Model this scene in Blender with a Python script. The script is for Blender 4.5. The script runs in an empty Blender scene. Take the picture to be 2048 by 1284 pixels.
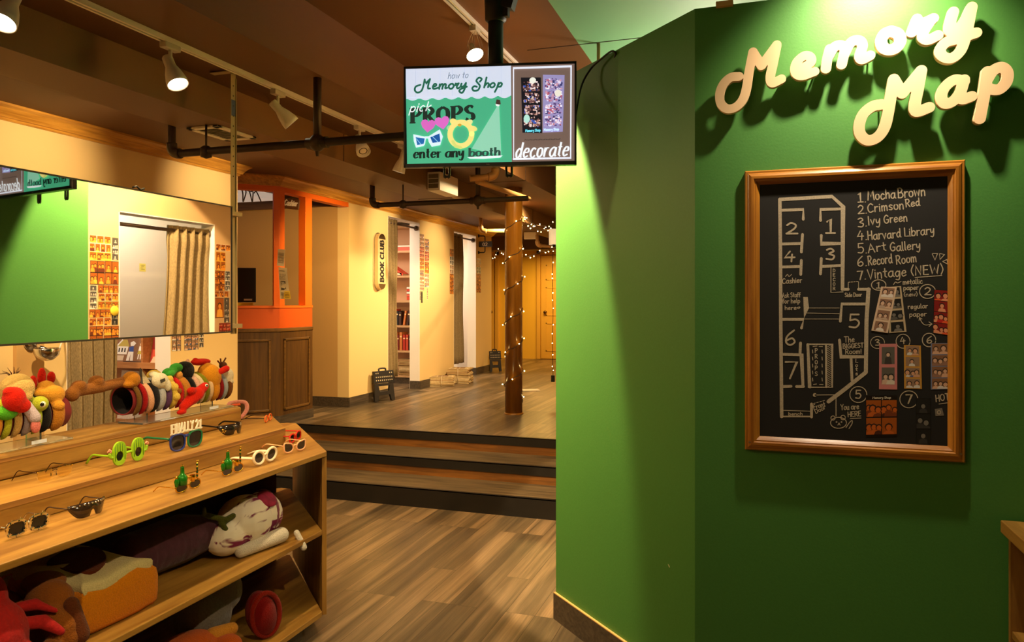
import bpy, bmesh, math, random
from mathutils import Vector, Matrix
sin, cos, pi = math.sin, math.cos, math.pi
SC = bpy.context.scene
COL = SC.collection
# ---------------------------------------------------------------- camera
F, HZ, CX, CAMZ = 1490.0, 602.0, 1024.0, 1.55
YAW = math.atan(496.0 / F)
cam_d = bpy.data.cameras.new('camera'); cam = bpy.data.objects.new('camera', cam_d); COL.objects.link(cam)
cam_d.sensor_width = 36.0; cam_d.lens = F / 2048 * 36.0
cam_d.shift_y = -(642 - HZ) / 2048.0
cam_d.clip_start = 0.05
cam.location = (0, 0, CAMZ); cam.rotation_euler = (pi / 2, 0, YAW)
SC.camera = cam
# ---------------------------------------------------------------- world, exposure
w = bpy.data.worlds.new('world'); SC.world = w; w.use_nodes = True
w.node_tree.nodes['Background'].inputs[0].default_value = (1.0, 0.72, 0.42, 1)
w.node_tree.nodes['Background'].inputs[1].default_value = 0.0
SC.view_settings.view_transform = 'Standard'; SC.view_settings.look = 'None'
SC.view_settings.gamma = 1.0; SC.view_settings.use_curve_mapping = False
SC.view_settings.exposure = 0.0
# ---------------------------------------------------------------- lights: the place's own and added fill
WARM, WARM2, WHITE = (1.0, 0.66, 0.27), (1.0, 0.73, 0.38), (1.0, 0.84, 0.66)
def spot(name, loc, target, power, color=WARM, ang=70, blend=0.6, size=0.03):
    d = bpy.data.lights.new(name, 'SPOT'); o = bpy.data.objects.new(name, d); COL.objects.link(o)
    d.energy = power; d.color = color; d.spot_size = math.radians(ang); d.spot_blend = blend; d.shadow_soft_size = size
    o.location = loc; o.rotation_euler = (Vector(target) - Vector(loc)).to_track_quat('-Z', 'Y').to_euler()
    o['kind'] = 'helper'
    return o
def area(name, loc, size, power, color=WHITE, rot=(0, 0, 0), sy=None):
    d = bpy.data.lights.new(name, 'AREA'); o = bpy.data.objects.new(name, d); COL.objects.link(o)
    d.energy = power; d.color = color; d.size = size
    if sy: d.shape = 'RECTANGLE'; d.size_y = sy
    o.location = loc; o.rotation_euler = rot; o['kind'] = 'helper'
    return o
# (each track light carries its own spot, see lamp())
spot('lamp_or_fill_spot', (-2.95, 5.95, 2.45), (-4.40, 6.90, 1.60), 230, WARM, ang=85, blend=.9)  # unseen spot added to brighten the cashier sign and window
spot('lamp_or_fill_spot', (-2.42, 8.30, 2.60), (-4.20, 8.70, 1.00), 400, WARM2, ang=125, blend=1.0)  # from here to the far end: hall spots added without lamp bodies
spot('lamp_or_fill_spot', (-1.60, 6.00, 2.85), (-3.60, 7.60, 0.40), 170, WARM2, ang=120, blend=1.0)  # another added spot, hanging free over the hall
spot('lamp_or_fill_spot', (-2.10, 11.6, 2.60), (-3.40, 13.5, 0.60), 160, (1.0, .62, .16), ang=120, blend=1.0)
# props island: unseen spots added to brighten it from above and in front
spot('lamp_or_fill_spot', (-1.44, 1.30, 2.85), (-2.15, 1.90, 0.85), 130, WARM2, ang=75, blend=.8)
spot('lamp_or_fill_spot', (-1.44, 2.35, 2.85), (-2.25, 2.65, 0.90), 80, WARM2, ang=70, blend=.8)
spot('lamp_or_fill_spot', (0.50, 0.60, 2.85), (-2.10, 2.20, 0.45), 190, WARM2, ang=42, blend=.7)
# white light inside the photo rooms
def lamp_point(loc, power, color=WHITE, r=.12):
    d = bpy.data.lights.new('room_light', 'POINT'); o = bpy.data.objects.new('room_light', d); COL.objects.link(o); d.energy = power; d.color = color; d.shadow_soft_size = r; o.location = loc; o['kind'] = 'helper'
area('room_light', (-5.00, 4.05, 2.55), 0.8, 22)
area('room_light', (-5.00, 8.40, 2.60), 0.8, 30)
area('room_light', (-5.00, 10.50, 2.60), 0.7, 28)
lamp_point((-0.25, 4.75, 2.45), 60)
area('hall_light', (-3.6, 13.0, 2.45), 0.9, 60, (1.0, 0.62, 0.16))
# unseen ceiling fill for the near end of the shop
area('shop_fill_light', (-1.2, -0.9, 2.9), 1.8, 28, WARM2)
area('shop_fill_light', (-3.2, 0.6, 2.65), 0.9, 85, WARM2)  # added fill, strengthened for the wall under the mirror

# ---------------------------------------------------------------- pixel -> world helpers (surveying the photograph)
FWD = Vector((-sin(YAW), cos(YAW), 0)); RGT = Vector((cos(YAW), sin(YAW), 0)); UP = Vector((0, 0, 1)); EYE = Vector((0, 0, CAMZ))
def ray(px, py): return FWD + RGT * ((px - CX) / F) + UP * ((HZ - py) / F)
def onT(px, py, t): return EYE + ray(px, py) * t
def onX(px, py, X): r = ray(px, py); return EYE + r * (X / r.x)
def onY(px, py, Y): r = ray(px, py); return EYE + r * (Y / r.y)
def onZ(px, py, Z): r = ray(px, py); return EYE + r * ((Z - CAMZ) / r.z)
WS = 2.574
def onW(px, py, off=0.0):
    r = ray(px, py); return EYE + r * ((WS - off * 1.41421) / (r.x + r.y))

# ---------------------------------------------------------------- materials
def lin(c):
    def g(v):
        v /= 255.0
        return v / 12.92 if v <= 0.04045 else ((v + 0.055) / 1.055) ** 2.4
    return tuple(g(v) for v in c) + (1.0,)
_mats = {}
def new_mat(name):
    m = bpy.data.materials.new(name); m.use_nodes = True
    nt = m.node_tree; b = nt.nodes['Principled BSDF']
    return m, nt, b
def mat(rgb, rough=0.6, metal=0.0, emit=0.0, noise=0.0, nscale=40.0, bump=0.0, alpha=None, trans=0.0, sheen=0.0, spec=None, coat=0.0, name=None):
    key = (tuple(rgb), rough, metal, emit, noise, nscale, bump, trans, sheen, spec, coat)
    if key in _mats: return _mats[key]
    m, nt, b = new_mat(name or 'paint_%d_%d_%d' % tuple(int(v) for v in rgb))
    c = lin(rgb)
    b.inputs['Base Color'].default_value = c; b.inputs['Roughness'].default_value = rough; b.inputs['Metallic'].default_value = metal
    if spec is not None: b.inputs['Specular IOR Level'].default_value = spec
    if trans: b.inputs['Transmission Weight'].default_value = trans; b.inputs['IOR'].default_value = 1.3
    if sheen: b.inputs['Sheen Weight'].default_value = sheen; b.inputs['Sheen Roughness'].default_value = 0.5
    if coat: b.inputs['Coat Weight'].default_value = coat; b.inputs['Coat Roughness'].default_value = 0.1
    if emit:
        b.inputs['Emission Color'].default_value = c; b.inputs['Emission Strength'].default_value = emit
    if noise or bump:
        tc = nt.nodes.new('ShaderNodeTexCoord'); n = nt.nodes.new('ShaderNodeTexNoise')
        n.inputs['Scale'].default_value = nscale; n.inputs['Detail'].default_value = 5
        nt.links.new(tc.outputs['Object'], n.inputs['Vector'])
        if noise:
            mx = nt.nodes.new('ShaderNodeMix'); mx.data_type = 'RGBA'; mx.blend_type = 'MULTIPLY'
            rmp = nt.nodes.new('ShaderNodeMapRange'); rmp.inputs[1].default_value = 0.3; rmp.inputs[2].default_value = 0.7
            rmp.inputs[3].default_value = 1 - noise; rmp.inputs[4].default_value = 1.0
            nt.links.new(n.outputs['Fac'], rmp.inputs[0])
            mx.inputs[0].default_value = 1.0; mx.inputs[6].default_value = c
            nt.links.new(rmp.outputs[0], mx.inputs[7]); nt.links.new(mx.outputs[2], b.inputs['Base Color'])
        if bump:
            bp = nt.nodes.new('ShaderNodeBump'); bp.inputs['Strength'].default_value = bump; bp.inputs['Distance'].default_value = 0.01
            nt.links.new(n.outputs['Fac'], bp.inputs['Height']); nt.links.new(bp.outputs[0], b.inputs['Normal'])
    _mats[key] = m
    return m
def wood(name, dark, light, axis='Y', scale=6.0, rough=0.45, stretch=14.0, bump=0.08, pores=0.25):
    m, nt, b = new_mat(name)
    N, L = nt.nodes.new, nt.links.new
    tc = N('ShaderNodeTexCoord'); mp = N('ShaderNodeMapping')
    s = [stretch, stretch, stretch]; s['XYZ'.index(axis)] = 1.0
    mp.inputs['Scale'].default_value = s
    L(tc.outputs['Object'], mp.inputs['Vector'])
    n = N('ShaderNodeTexNoise'); n.inputs['Scale'].default_value = scale * 0.5; n.inputs['Detail'].default_value = 8; n.inputs['Distortion'].default_value = 0.6
    L(mp.outputs[0], n.inputs['Vector'])
    n2 = N('ShaderNodeTexNoise'); n2.inputs['Scale'].default_value = scale * 5; n2.inputs['Detail'].default_value = 3
    L(mp.outputs[0], n2.inputs['Vector'])
    r = N('ShaderNodeValToRGB'); r.color_ramp.elements[0].position = 0.32; r.color_ramp.elements[0].color = lin(dark)
    r.color_ramp.elements[1].position = 0.68; r.color_ramp.elements[1].color = lin(light)
    L(n.outputs['Fac'], r.inputs[0])
    mx = N('ShaderNodeMix'); mx.data_type = 'RGBA'; mx.blend_type = 'MULTIPLY'; mx.inputs[0].default_value = pores
    L(r.outputs[0], mx.inputs[6]); L(n2.outputs['Fac'], mx.inputs[7]); L(mx.outputs[2], b.inputs['Base Color'])
    b.inputs['Roughness'].default_value = rough
    bp = N('ShaderNodeBump'); bp.inputs['Strength'].default_value = bump; bp.inputs['Distance'].default_value = 0.004
    L(n2.outputs['Fac'], bp.inputs['Height']); L(bp.outputs[0], b.inputs['Normal'])
    return m
def plank_floor(name):
    m, nt, b = new_mat(name); N, L = nt.nodes.new, nt.links.new
    tc = N('ShaderNodeTexCoord'); mp = N('ShaderNodeMapping'); mp.inputs['Rotation'].default_value = (0, 0, pi / 2)
    L(tc.outputs['Object'], mp.inputs['Vector'])
    br = N('ShaderNodeTexBrick'); br.offset = 0.37; br.offset_frequency = 3; br.squash = 1.0
    br.inputs['Scale'].default_value = 1.0; br.inputs['Brick Width'].default_value = 1.22; br.inputs['Row Height'].default_value = 0.152
    br.inputs['Mortar Size'].default_value = 0.0012; br.inputs['Mortar Smooth'].default_value = 0.2; br.inputs['Bias'].default_value = 0.0
    br.inputs['Color1'].default_value = (0.02, 0.02, 0.02, 1); br.inputs['Color2'].default_value = (1, 1, 1, 1); br.inputs['Mortar'].default_value = (0.1, 0.1, 0.1, 1)
    L(mp.outputs[0], br.inputs['Vector'])
    # per plank shift of the grain
    add = N('ShaderNodeVectorMath'); add.operation = 'ADD'
    sc = N('ShaderNodeVectorMath'); sc.operation = 'SCALE'; sc.inputs[3].default_value = 7.3
    L(br.outputs['Color'], sc.inputs[0]); L(tc.outputs['Object'], add.inputs[0]); L(sc.outputs[0], add.inputs[1])
    mp2 = N('ShaderNodeMapping'); mp2.inputs['Scale'].default_value = (11.0, 0.38, 1.0); L(add.outputs[0], mp2.inputs['Vector'])
    n = N('ShaderNodeTexNoise'); n.inputs['Scale'].default_value = 1.6; n.inputs['Detail'].default_value = 6; n.inputs['Distortion'].default_value = 0.9
    L(mp2.outputs[0], n.inputs['Vector'])
    mp3 = N('ShaderNodeMapping'); mp3.inputs['Scale'].default_value = (70.0, 2.2, 1.0); L(add.outputs[0], mp3.inputs['Vector'])
    n2 = N('ShaderNodeTexNoise'); n2.inputs['Scale'].default_value = 2.0; n2.inputs['Detail'].default_value = 4; L(mp3.outputs[0], n2.inputs['Vector'])
    r = N('ShaderNodeValToRGB'); e = r.color_ramp.elements
    e[0].position = 0.20; e[0].color = lin((70, 60, 48)); e[1].position = 0.80; e[1].color = lin((166, 138, 106))
    x = e.new(0.5); x.color = lin((112, 95, 72))
    m1 = N('ShaderNodeMath'); m1.operation = 'MULTIPLY_ADD'; m1.inputs[1].default_value = 0.16; L(br.outputs['Fac'], m1.inputs[0])
    sep = N('ShaderNodeSeparateColor'); L(br.outputs['Color'], sep.inputs[0])
    ma = N('ShaderNodeMath'); ma.operation = 'MULTIPLY_ADD'; ma.inputs[1].default_value = 0.34; L(sep.outputs[0], ma.inputs[0])
    mb = N('ShaderNodeMath'); mb.operation = 'SUBTRACT'; mb.inputs[1].default_value = 0.17; L(n.outputs['Fac'], mb.inputs[0]); L(mb.outputs[0], ma.inputs[2])
    L(ma.outputs[0], r.inputs[0])
    mx = N('ShaderNodeMix'); mx.data_type = 'RGBA'; mx.blend_type = 'MULTIPLY'; mx.inputs[0].default_value = 0.6
    L(r.outputs[0], mx.inputs[6]); L(n2.outputs['Fac'], mx.inputs[7])
    seam = N('ShaderNodeMix'); seam.data_type = 'RGBA'; seam.inputs[7].default_value = lin((40, 30, 22)); L(br.outputs['Fac'], seam.inputs[0]); L(mx.outputs[2], seam.inputs[6])
    L(seam.outputs[2], b.inputs['Base Color'])
    b.inputs['Roughness'].default_value = 0.34; b.inputs['Specular IOR Level'].default_value = 0.4
    bp = N('ShaderNodeBump'); bp.inputs['Strength'].default_value = 0.12; bp.inputs['Distance'].default_value = 0.003
    L(n2.outputs['Fac'], bp.inputs['Height']); L(bp.outputs[0], b.inputs['Normal'])
    return m
def fabric(rgb, scale=260.0, name=None):
    m, nt, b = new_mat(name or 'linen_fabric'); N, L = nt.nodes.new, nt.links.new
    tc = N('ShaderNodeTexCoord'); n = N('ShaderNodeTexNoise'); n.inputs['Scale'].default_value = scale
    mp = N('ShaderNodeMapping'); mp.inputs['Scale'].default_value = (1, 1, 0.25); L(tc.outputs['Object'], mp.inputs['Vector']); L(mp.outputs[0], n.inputs['Vector'])
    r = N('ShaderNodeValToRGB'); r.color_ramp.elements[0].position = 0.3; r.color_ramp.elements[1].position = 0.7
    r.color_ramp.elements[0].color = lin(tuple(v * 0.78 for v in rgb)); r.color_ramp.elements[1].color = lin(rgb)
    L(n.outputs['Fac'], r.inputs[0]); L(r.outputs[0], b.inputs['Base Color']); b.inputs['Roughness'].default_value = 0.95; b.inputs['Specular IOR Level'].default_value = 0.1
    return m

# ---------------------------------------------------------------- mesh builder
def smooth_pts(pts, sub=6, closed=False):
    P = [Vector(p) for p in pts]; n = len(P)
    if n < 3: return P
    out = []
    rng = range(n if closed else n - 1)
    for i in rng:
        p0 = P[(i - 1) % n] if (closed or i > 0) else P[0] * 2 - P[1]
        p1, p2 = P[i], P[(i + 1) % n]
        p3 = P[(i + 2) % n] if (closed or i + 2 < n) else P[-1] * 2 - P[-2]
        for k in range(sub):
            t = k / sub
            out.append(0.5 * ((2 * p1) + (p2 - p0) * t + (2 * p0 - 5 * p1 + 4 * p2 - p3) * t * t + (3 * p1 - p0 - 3 * p2 + p3) * t ** 3))
    if not closed: out.append(P[-1])
    return out
class MB:
    def __init__(s): s.v = []; s.f = []; s.mi = []; s.sm = []; s.mats = []
    def m(s, mt):
        if mt not in s.mats: s.mats.append(mt)
        return s.mats.index(mt)
    def add(s, vs, fs, mt, sm=False):
        o = len(s.v); s.v += [Vector(v) for v in vs]; i = s.m(mt)
        for f in fs: s.f.append([o + k for k in f]); s.mi.append(i); s.sm.append(sm)
    def box(s, lo, hi, mt):
        (a, b, c), (d, e, f) = lo, hi
        vs = [(a, b, c), (d, b, c), (d, e, c), (a, e, c), (a, b, f), (d, b, f), (d, e, f), (a, e, f)]
        s.add(vs, [(3, 2, 1, 0), (4, 5, 6, 7), (0, 1, 5, 4), (1, 2, 6, 5), (2, 3, 7, 6), (3, 0, 4, 7)], mt)
    def cbox(s, c, size, mt, rot=None):
        h = Vector(size) / 2; vs = []
        for z in (-1, 1):
            for x, y in ((-1, -1), (1, -1), (1, 1), (-1, 1)):
                p = Vector((x * h.x, y * h.y, z * h.z))
                if rot is not None: p = rot @ p
                vs.append(Vector(c) + p)
        s.add(vs, [(3, 2, 1, 0), (4, 5, 6, 7), (0, 1, 5, 4), (1, 2, 6, 5), (2, 3, 7, 6), (3, 0, 4, 7)], mt)
    def prism(s, poly, vec, mt, sm=False):
        n = len(poly); P = [Vector(p) for p in poly]; Q = [p + Vector(vec) for p in P]
        s.add(P + Q, [tuple(reversed(range(n))), tuple(range(n, 2 * n))], mt)
        o = len(s.v) - 2 * n; i = s.m(mt)
        for k in range(n):
            j = (k + 1) % n; s.f.append([o + k, o + j, o + n + j, o + n + k]); s.mi.append(i); s.sm.append(sm)
    def poly(s, pts, mt): s.add(pts, [tuple(range(len(pts)))], mt)
    def tube(s, pts, r, mt, seg=8, closed=False, caps=True, flat=1.0):
        P = [Vector(p) for p in pts]; n = len(P); rings = []
        R = r if isinstance(r, (list, tuple)) else [r] * n
        up = None
        for i in range(n):
            a = P[(i - 1) % n] if (closed or i > 0) else P[i]; b = P[(i + 1) % n] if (closed or i < n - 1) else P[i]
            t = (b - a); t = t.normalized() if t.length > 1e-9 else Vector((0, 0, 1))
            if up is None: up = Vector((0, 0, 1)) if abs(t.z) < 0.9 else Vector((1, 0, 0))
            x = t.cross(up); x = x.normalized() if x.length > 1e-6 else t.orthogonal().normalized()
            y = x.cross(t).normalized(); up = y
            rings.append([P[i] + (x * cos(2 * pi * k / seg) + y * sin(2 * pi * k / seg) * flat) * R[i] for k in range(seg)])
        vs = [p for rg in rings for p in rg]; fs = []
        for i in range(n if closed else n - 1):
            j = (i + 1) % n
            for k in range(seg):
                l = (k + 1) % seg; fs.append((i * seg + k, i * seg + l, j * seg + l, j * seg + k))
        s.add(vs, fs, mt, True)
        if caps and not closed:
            o = len(s.v) - len(vs); i0 = s.m(mt)
            s.f.append([o + k for k in reversed(range(seg))]); s.mi.append(i0); s.sm.append(False)
            s.f.append([o + (n - 1) * seg + k for k in range(seg)]); s.mi.append(i0); s.sm.append(False)
    def ell(s, c, r, mt, rot=None, seg=16, rings=10):
        r = Vector((r, r, r)) if isinstance(r, (int, float)) else Vector(r); vs = []; fs = []
        for i in range(rings + 1):
            th = pi * i / rings
            for k in range(seg):
                ph = 2 * pi * k / seg; p = Vector((r.x * sin(th) * cos(ph), r.y * sin(th) * sin(ph), r.z * cos(th)))
                if rot is not None: p = rot @ p
                vs.append(Vector(c) + p)
        for i in range(rings):
            for k in range(seg):
                l = (k + 1) % seg; fs.append((i * seg + k, (i + 1) * seg + k, (i + 1) * seg + l, i * seg + l))
        s.add(vs, fs, mt, True)
    def lathe(s, prof, c, axis, mt, seg=24, sm=True):
        ax = Vector(axis).normalized(); x = ax.orthogonal().normalized(); y = ax.cross(x); c = Vector(c); vs = []; fs = []
        for (r, h) in prof:
            for k in range(seg): a = 2 * pi * k / seg; vs.append(c + ax * h + (x * cos(a) + y * sin(a)) * r)
        for i in range(len(prof) - 1):
            for k in range(seg):
                l = (k + 1) % seg; fs.append((i * seg + k, i * seg + l, (i + 1) * seg + l, (i + 1) * seg + k))
        s.add(vs, fs, mt, sm)
    def disc(s, c, r, axis, mt, seg=24):
        ax = Vector(axis).normalized(); x = ax.orthogonal().normalized(); y = ax.cross(x)
        s.add([Vector(c) + (x * cos(2 * pi * k / seg) + y * sin(2 * pi * k / seg)) * r for k in range(seg)], [tuple(range(seg))], mt)
    def build(s, name, parent=None, bevel=0.0, local=False, sub=0, remesh=0.0, solid=0.0, origin=None, bseg=2):
        me = bpy.data.meshes.new(name)
        if local: o0 = Vector((0, 0, 0))
        elif parent is not None: o0 = wloc(parent)
        elif origin is not None: o0 = Vector(origin)
        else:
            xs = [v.x for v in s.v]; ys = [v.y for v in s.v]; zs = [v.z for v in s.v]
            o0 = Vector(((min(xs) + max(xs)) / 2, (min(ys) + max(ys)) / 2, min(zs)))
        me.from_pydata([v - o0 for v in s.v], [], s.f); me.update()
        for mt in s.mats: me.materials.append(mt)
        me.polygons.foreach_set('material_index', s.mi); me.polygons.foreach_set('use_smooth', s.sm)
        ob = bpy.data.objects.new(name, me); COL.objects.link(ob)
        if parent is not None: ob.parent = parent
        elif not local: ob.location = o0
        if remesh:
            md = ob.modifiers.new('remesh', 'REMESH'); md.mode = 'VOXEL'; md.voxel_size = remesh; md.use_smooth_shade = True
            md = ob.modifiers.new('smooth', 'SMOOTH'); md.factor = 0.5; md.iterations = 4
        if bevel:
            md = ob.modifiers.new('bevel', 'BEVEL'); md.width = bevel; md.segments = bseg; md.limit_method = 'ANGLE'; md.angle_limit = math.radians(40)
        if solid:
            md = ob.modifiers.new('solid', 'SOLIDIFY'); md.thickness = solid; md.offset = 0
        if sub:
            md = ob.modifiers.new('sub', 'SUBSURF'); md.levels = sub; md.render_levels = sub
        return ob
def wloc(o):
    l = o.location.copy()
    while o.parent is not None: o = o.parent; l += o.location
    return l
def thing(name, label, cat, loc=(0, 0, 0), rz=0.0, group=None):
    o = bpy.data.objects.new(name, None); COL.objects.link(o); o.empty_display_size = 0.05
    o.location = loc; o.rotation_euler = (0, 0, rz)
    return tag(o, label, cat, group)
def tag(o, label, cat, group=None):
    o['label'] = label; o['category'] = cat
    if group: o['group'] = group
    return o
def struct(o, label=None):
    o['kind'] = 'structure'
    if label: o['label'] = label
    return o
# ================================================================ the setting
CREAM = mat((222, 190, 130), 0.75, bump=0.05, nscale=90, name='cream_wall_paint')
CREAM2 = mat((190, 148, 88), 0.75, bump=0.05, nscale=90, name='tan_wall_paint')
WHITEP = mat((236, 226, 214), 0.7, name='white_wall_paint')
GREEN = mat((72, 134, 56), 0.55, bump=0.04, nscale=120, noise=0.06, name='green_wall_paint')
GREENC = mat((110, 170, 122), 0.6, bump=0.03, nscale=60, name='green_ceiling_paint')
BROWNC = mat((96, 62, 28), 0.6, bump=0.03, nscale=50, name='brown_ceiling_paint')
BROWN2 = mat((92, 66, 36), 0.6, bump=0.03, nscale=50, name='dark_brown_ceiling_paint')
YELLOW = mat((232, 186, 66), 0.7, name='yellow_lit_wall_paint')  # wall colour carries the yellow glow of the string lights
FLOORM = plank_floor('vinyl_plank_floor')
SKIRT = wood('dark_baseboard_wood', (58, 48, 38), (92, 78, 62), 'Y', 8, 0.5)
CROWNW = wood('golden_crown_wood', (168, 112, 36), (220, 160, 66), 'Y', 6, 0.3)
BLACKR = mat((26, 23, 21), 0.45, noise=0.3, nscale=12, name='black_rubber_nosing')
PINE = wood('orange_riser_wood', (104, 64, 18), (150, 96, 32), 'X', 5, 0.6)
TREAD = wood('grey_tread_wood', (66, 56, 42), (116, 98, 72), 'X', 4, 0.5)
SEAM = mat((52, 36, 22), 0.8, name='drywall_seam')
FL = 0.40                       # upper floor level
XL, ZC, ZU = -4.22, 2.70, 3.03  # left wall plane, low ceiling, upper ceiling
S1, S2, S3 = 5.10, 5.525, 5.957
def slab(name, boxes, mt, label=None, bevel=0):
    m = MB()
    for lo, hi in boxes: m.box(lo, hi, mt)
    return struct(m.build(name, bevel=bevel), label)
slab('floor', [((-4.4, -3.0, -0.1), (2.6, S1 + 0.05, 0.0))], FLOORM, 'grey brown vinyl plank floor of the lower shop')
slab('floor_upper', [((-7.2, S3, 0.20), (0.4, 14.4, FL)), ((-7.2, S1 + .3, .20), (-4.22, S3, FL))], FLOORM, 'grey brown vinyl plank floor above the steps')
# steps
m = MB()
for i, y in enumerate((S1, S2)):
    z = 0.1333 * (i + 1)
    m.box((-4.60, y, -0.05), (-0.9, S3 + 0.05, z), TREAD)
m.box((-4.60, S3 + 0.001, -0.05), (-0.9, S3 + 0.3, FL - 0.002), TREAD)
st = struct(m.build('floor_steps'), 'three wide grey plank steps with black nosings')
m = MB()
for i, y in enumerate((S1, S2, S3)):
    z = 0.1333 * (i + 1)
    m.box((-4.58, y - 0.012, z - (0.134 if i == 0 else 0.066)), (-0.92, y + 0.004, z + 0.004), BLACKR)
    m.box((-4.58, y - 0.012, z), (-0.92, y + 0.035, z + 0.004), BLACKR)
m.build('step_nosing', parent=st)
m = MB()
for i, y in enumerate((S2, S3)):
    z = 0.1333 * (i + 2)
    m.box((-4.58, y - 0.004, z - 0.1333), (-0.92, y + 0.002, z - 0.066), PINE)
m.build('step_riser', parent=st)
# ---- ceilings, from the left wall to the right
slab('ceiling_left', [((-7.2, -3.0, ZC), (-3.06, 14.4, ZC + 0.4))], BROWNC)
slab('ceiling_soffit', [((-3.06, -3.0, 2.511), (-2.72, 14.4, 3.1))], mat((116, 86, 50), 0.6, bump=0.03, nscale=50, name='bounce_lit_soffit_paint'))  # ceiling brown lightened; bounce light from below is in the colour
slab('ceiling_duct', [((-2.72, -3.0, ZC), (-2.124, 14.4, 3.1))], BROWNC)
slab('ceiling_upper', [((-2.124, -3.0, ZU), (-0.99, 14.4, ZU + 0.1))], BROWNC)
slab('ceiling_green', [((-0.99, -3.0, ZU), (2.6, 14.4, ZU + 0.1))], GREENC)
m = MB()   # drywall joints that show as fine dark lines
def seam(a, b, wd=0.006):
    a, b = Vector(a), Vector(b); lo = [min(a[i], b[i]) - wd / 2 for i in range(3)]; hi = [max(a[i], b[i]) + wd / 2 for i in range(3)]
    m.box(lo, hi, SEAM)
seam((-2.124, 6.79, 2.70), (-2.124, 6.79, 3.03)); seam((-2.72, 6.79, 2.70), (-2.124, 6.79, 2.70))
seam((-2.72, 4.50, 2.515), (-2.72, 4.50, 2.70)); seam((-3.06, 9.0, 2.511), (-2.72, 9.0, 2.511)); seam((-2.72, 9.0, 2.511), (-2.72, 9.0, 2.70))
seam((-3.06, 6.4, 2.511), (-2.72, 6.4, 2.511))
seam((-1.30, 4.20, ZU), (0.3, 4.20, ZU), 0.005)
struct(m.build('ceiling_trim'), 'fine dark drywall joints in the ceiling')
slab('ceiling_bulkhead', [((-7.2, 12.6, 2.46), (-0.5, 12.95, 2.72)), ((-2.124, 9.9, 2.50), (-0.5, 10.2, 3.05))], BROWN2)
# ---- left wall with its three room openings
def wall_x(name, y0, y1, z0, z1, mt, opens, x0=XL - 0.14, x1=XL):
    bx = []; y = y0
    for (a, b, top) in opens:
        bx.append(((x0, y, z0), (x1, a, z1))); bx.append(((x0, a, top), (x1, b, z1))); y = b
    bx.append(((x0, y, z0), (x1, y1, z1)))
    return slab(name, bx, mt)
wall_x('wall_left', -3.0, 5.28, 0.0, ZC, CREAM, [(3.63, 4.52, 2.13)])
slab('wall_left_return', [((-7.0, 5.14, 0), (XL - 0.14, 5.28, ZC))], CREAM2)
wall_x('wall_left_far', 7.09, 11.6, FL, ZC, CREAM, [(7.98, 8.856, 2.57), (10.0, 10.89, 2.57)])
slab('wall_cashier_back', [((-7.0, 7.09, FL), (XL - 0.14, 7.2, ZC))], CREAM2)
slab('wall_left_end', [((-7.0, 11.46, FL), (XL - 0.14, 11.6, ZC))], YELLOW)
slab('wall_cashier_left', [((-6.6, 5.28, FL), (-6.5, 7.09, ZC))], CREAM2)
# room interiors (white paint)
def room(name, x0, x1, y0, y1, z0, z1):
    t = 0.04
    slab(name, [((x0 - t, y0 - t, z0), (x0, y1 + t, z1)), ((x0, y0 - t, z0), (x1, y0, z1)), ((x0, y1, z0), (x1, y1 + t, z1)), ((x0, y0, z1 - t), (x1, y1, z1))], WHITEP)
room('wall_record_room', -5.9, XL - 0.14, 3.05, 5.08, 0, 2.69)
room('wall_library', -5.9, XL - 0.14, 7.25, 9.62, FL, 2.69)
room('wall_red_room', -5.7, XL - 0.14, 9.74, 11.40, FL, 2.69)
slab('floor_record_room', [((-6.0, 3.0, -0.1), (-4.36, 5.1, 0.0))], FLOORM)
def reveal(n, y0, y1, z0, top, x0, x1):     # white lining of an opening
    t = 0.006
    slab('trim_%d' % n, [((x0, y0, z0), (x1, y0 + t, top)), ((x0, y1 - t, z0), (x1, y1, top)), ((x0, y0, top - t), (x1, y1, top))], WHITEP)
reveal(1, 3.63, 4.52, 0, 2.13, XL - 0.141, XL + 0.001)
reveal(2, 7.98, 8.856, FL, 2.57, XL - 0.141, XL + 0.001)
reveal(3, 10.0, 10.89, FL, 2.57, XL - 0.141, XL + 0.001)
# ---- green walls on the right
c0, c1 = Vector((-0.945, 3.519, 0)), Vector((-0.2265, 2.8005, 0))
m = MB(); T = 0.12
m.prism([(c0.x, c0.y, 0), (c1.x, c1.y, 0), (2.6, c1.y, 0), (2.6, c1.y + T, 0), (c1.x + 0.05, c1.y + T, 0), (c0.x + T, c0.y + 0.05, 0)], (0, 0, 2.62), GREEN)
wg = struct(m.build('wall_green'), 'green partition wall with an angled corner panel')
m = MB(); p = onW(1336, 1128, .001); e = Vector((.7071, -.7071, 0)); m.prism([p, p + e * .008 - UP * .004, p + e * .012 - UP * .010, p + e * .006 - UP * .008], Vector((-.0007, -.0007, 0)), mat((230, 214, 180), .8)); q = m.build('paint_chip', parent=wg); q['label'] = 'pale chip in the green paint'
m = MB(); p = onY(1432, 8, 2.8); m.box((p.x, 2.785, 2.612), (p.x + .06, 2.86, 2.632), mat((190, 150, 90), .7)); q = m.build('wood_scrap', parent=wg, bevel=.002); q['label'] = 'scrap of raw wood on top of the green wall'
m = MB(); HALLC = mat((206, 166, 118), 0.75, bump=0.05, nscale=90, name='darkened_cream_wall_paint')  # wall colour darkened to offset the strong bulb light on it
m.box((-0.945, 3.52, 0), (-0.945 + T, 3.75, 2.62), HALLC); m.box((-0.945, 3.75, 2.13), (-0.945 + T, 4.64, 2.62), HALLC)
m.box((-0.945, 4.64, 0), (-0.945 + T, 8.17, 2.62), HALLC)
struct(m.build('wall_right_hall'), 'cream wall behind the green corner with a room opening')
reveal(4, 3.75, 4.64, 0, 2.13, -0.946, -0.945 + T + 0.001)
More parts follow.
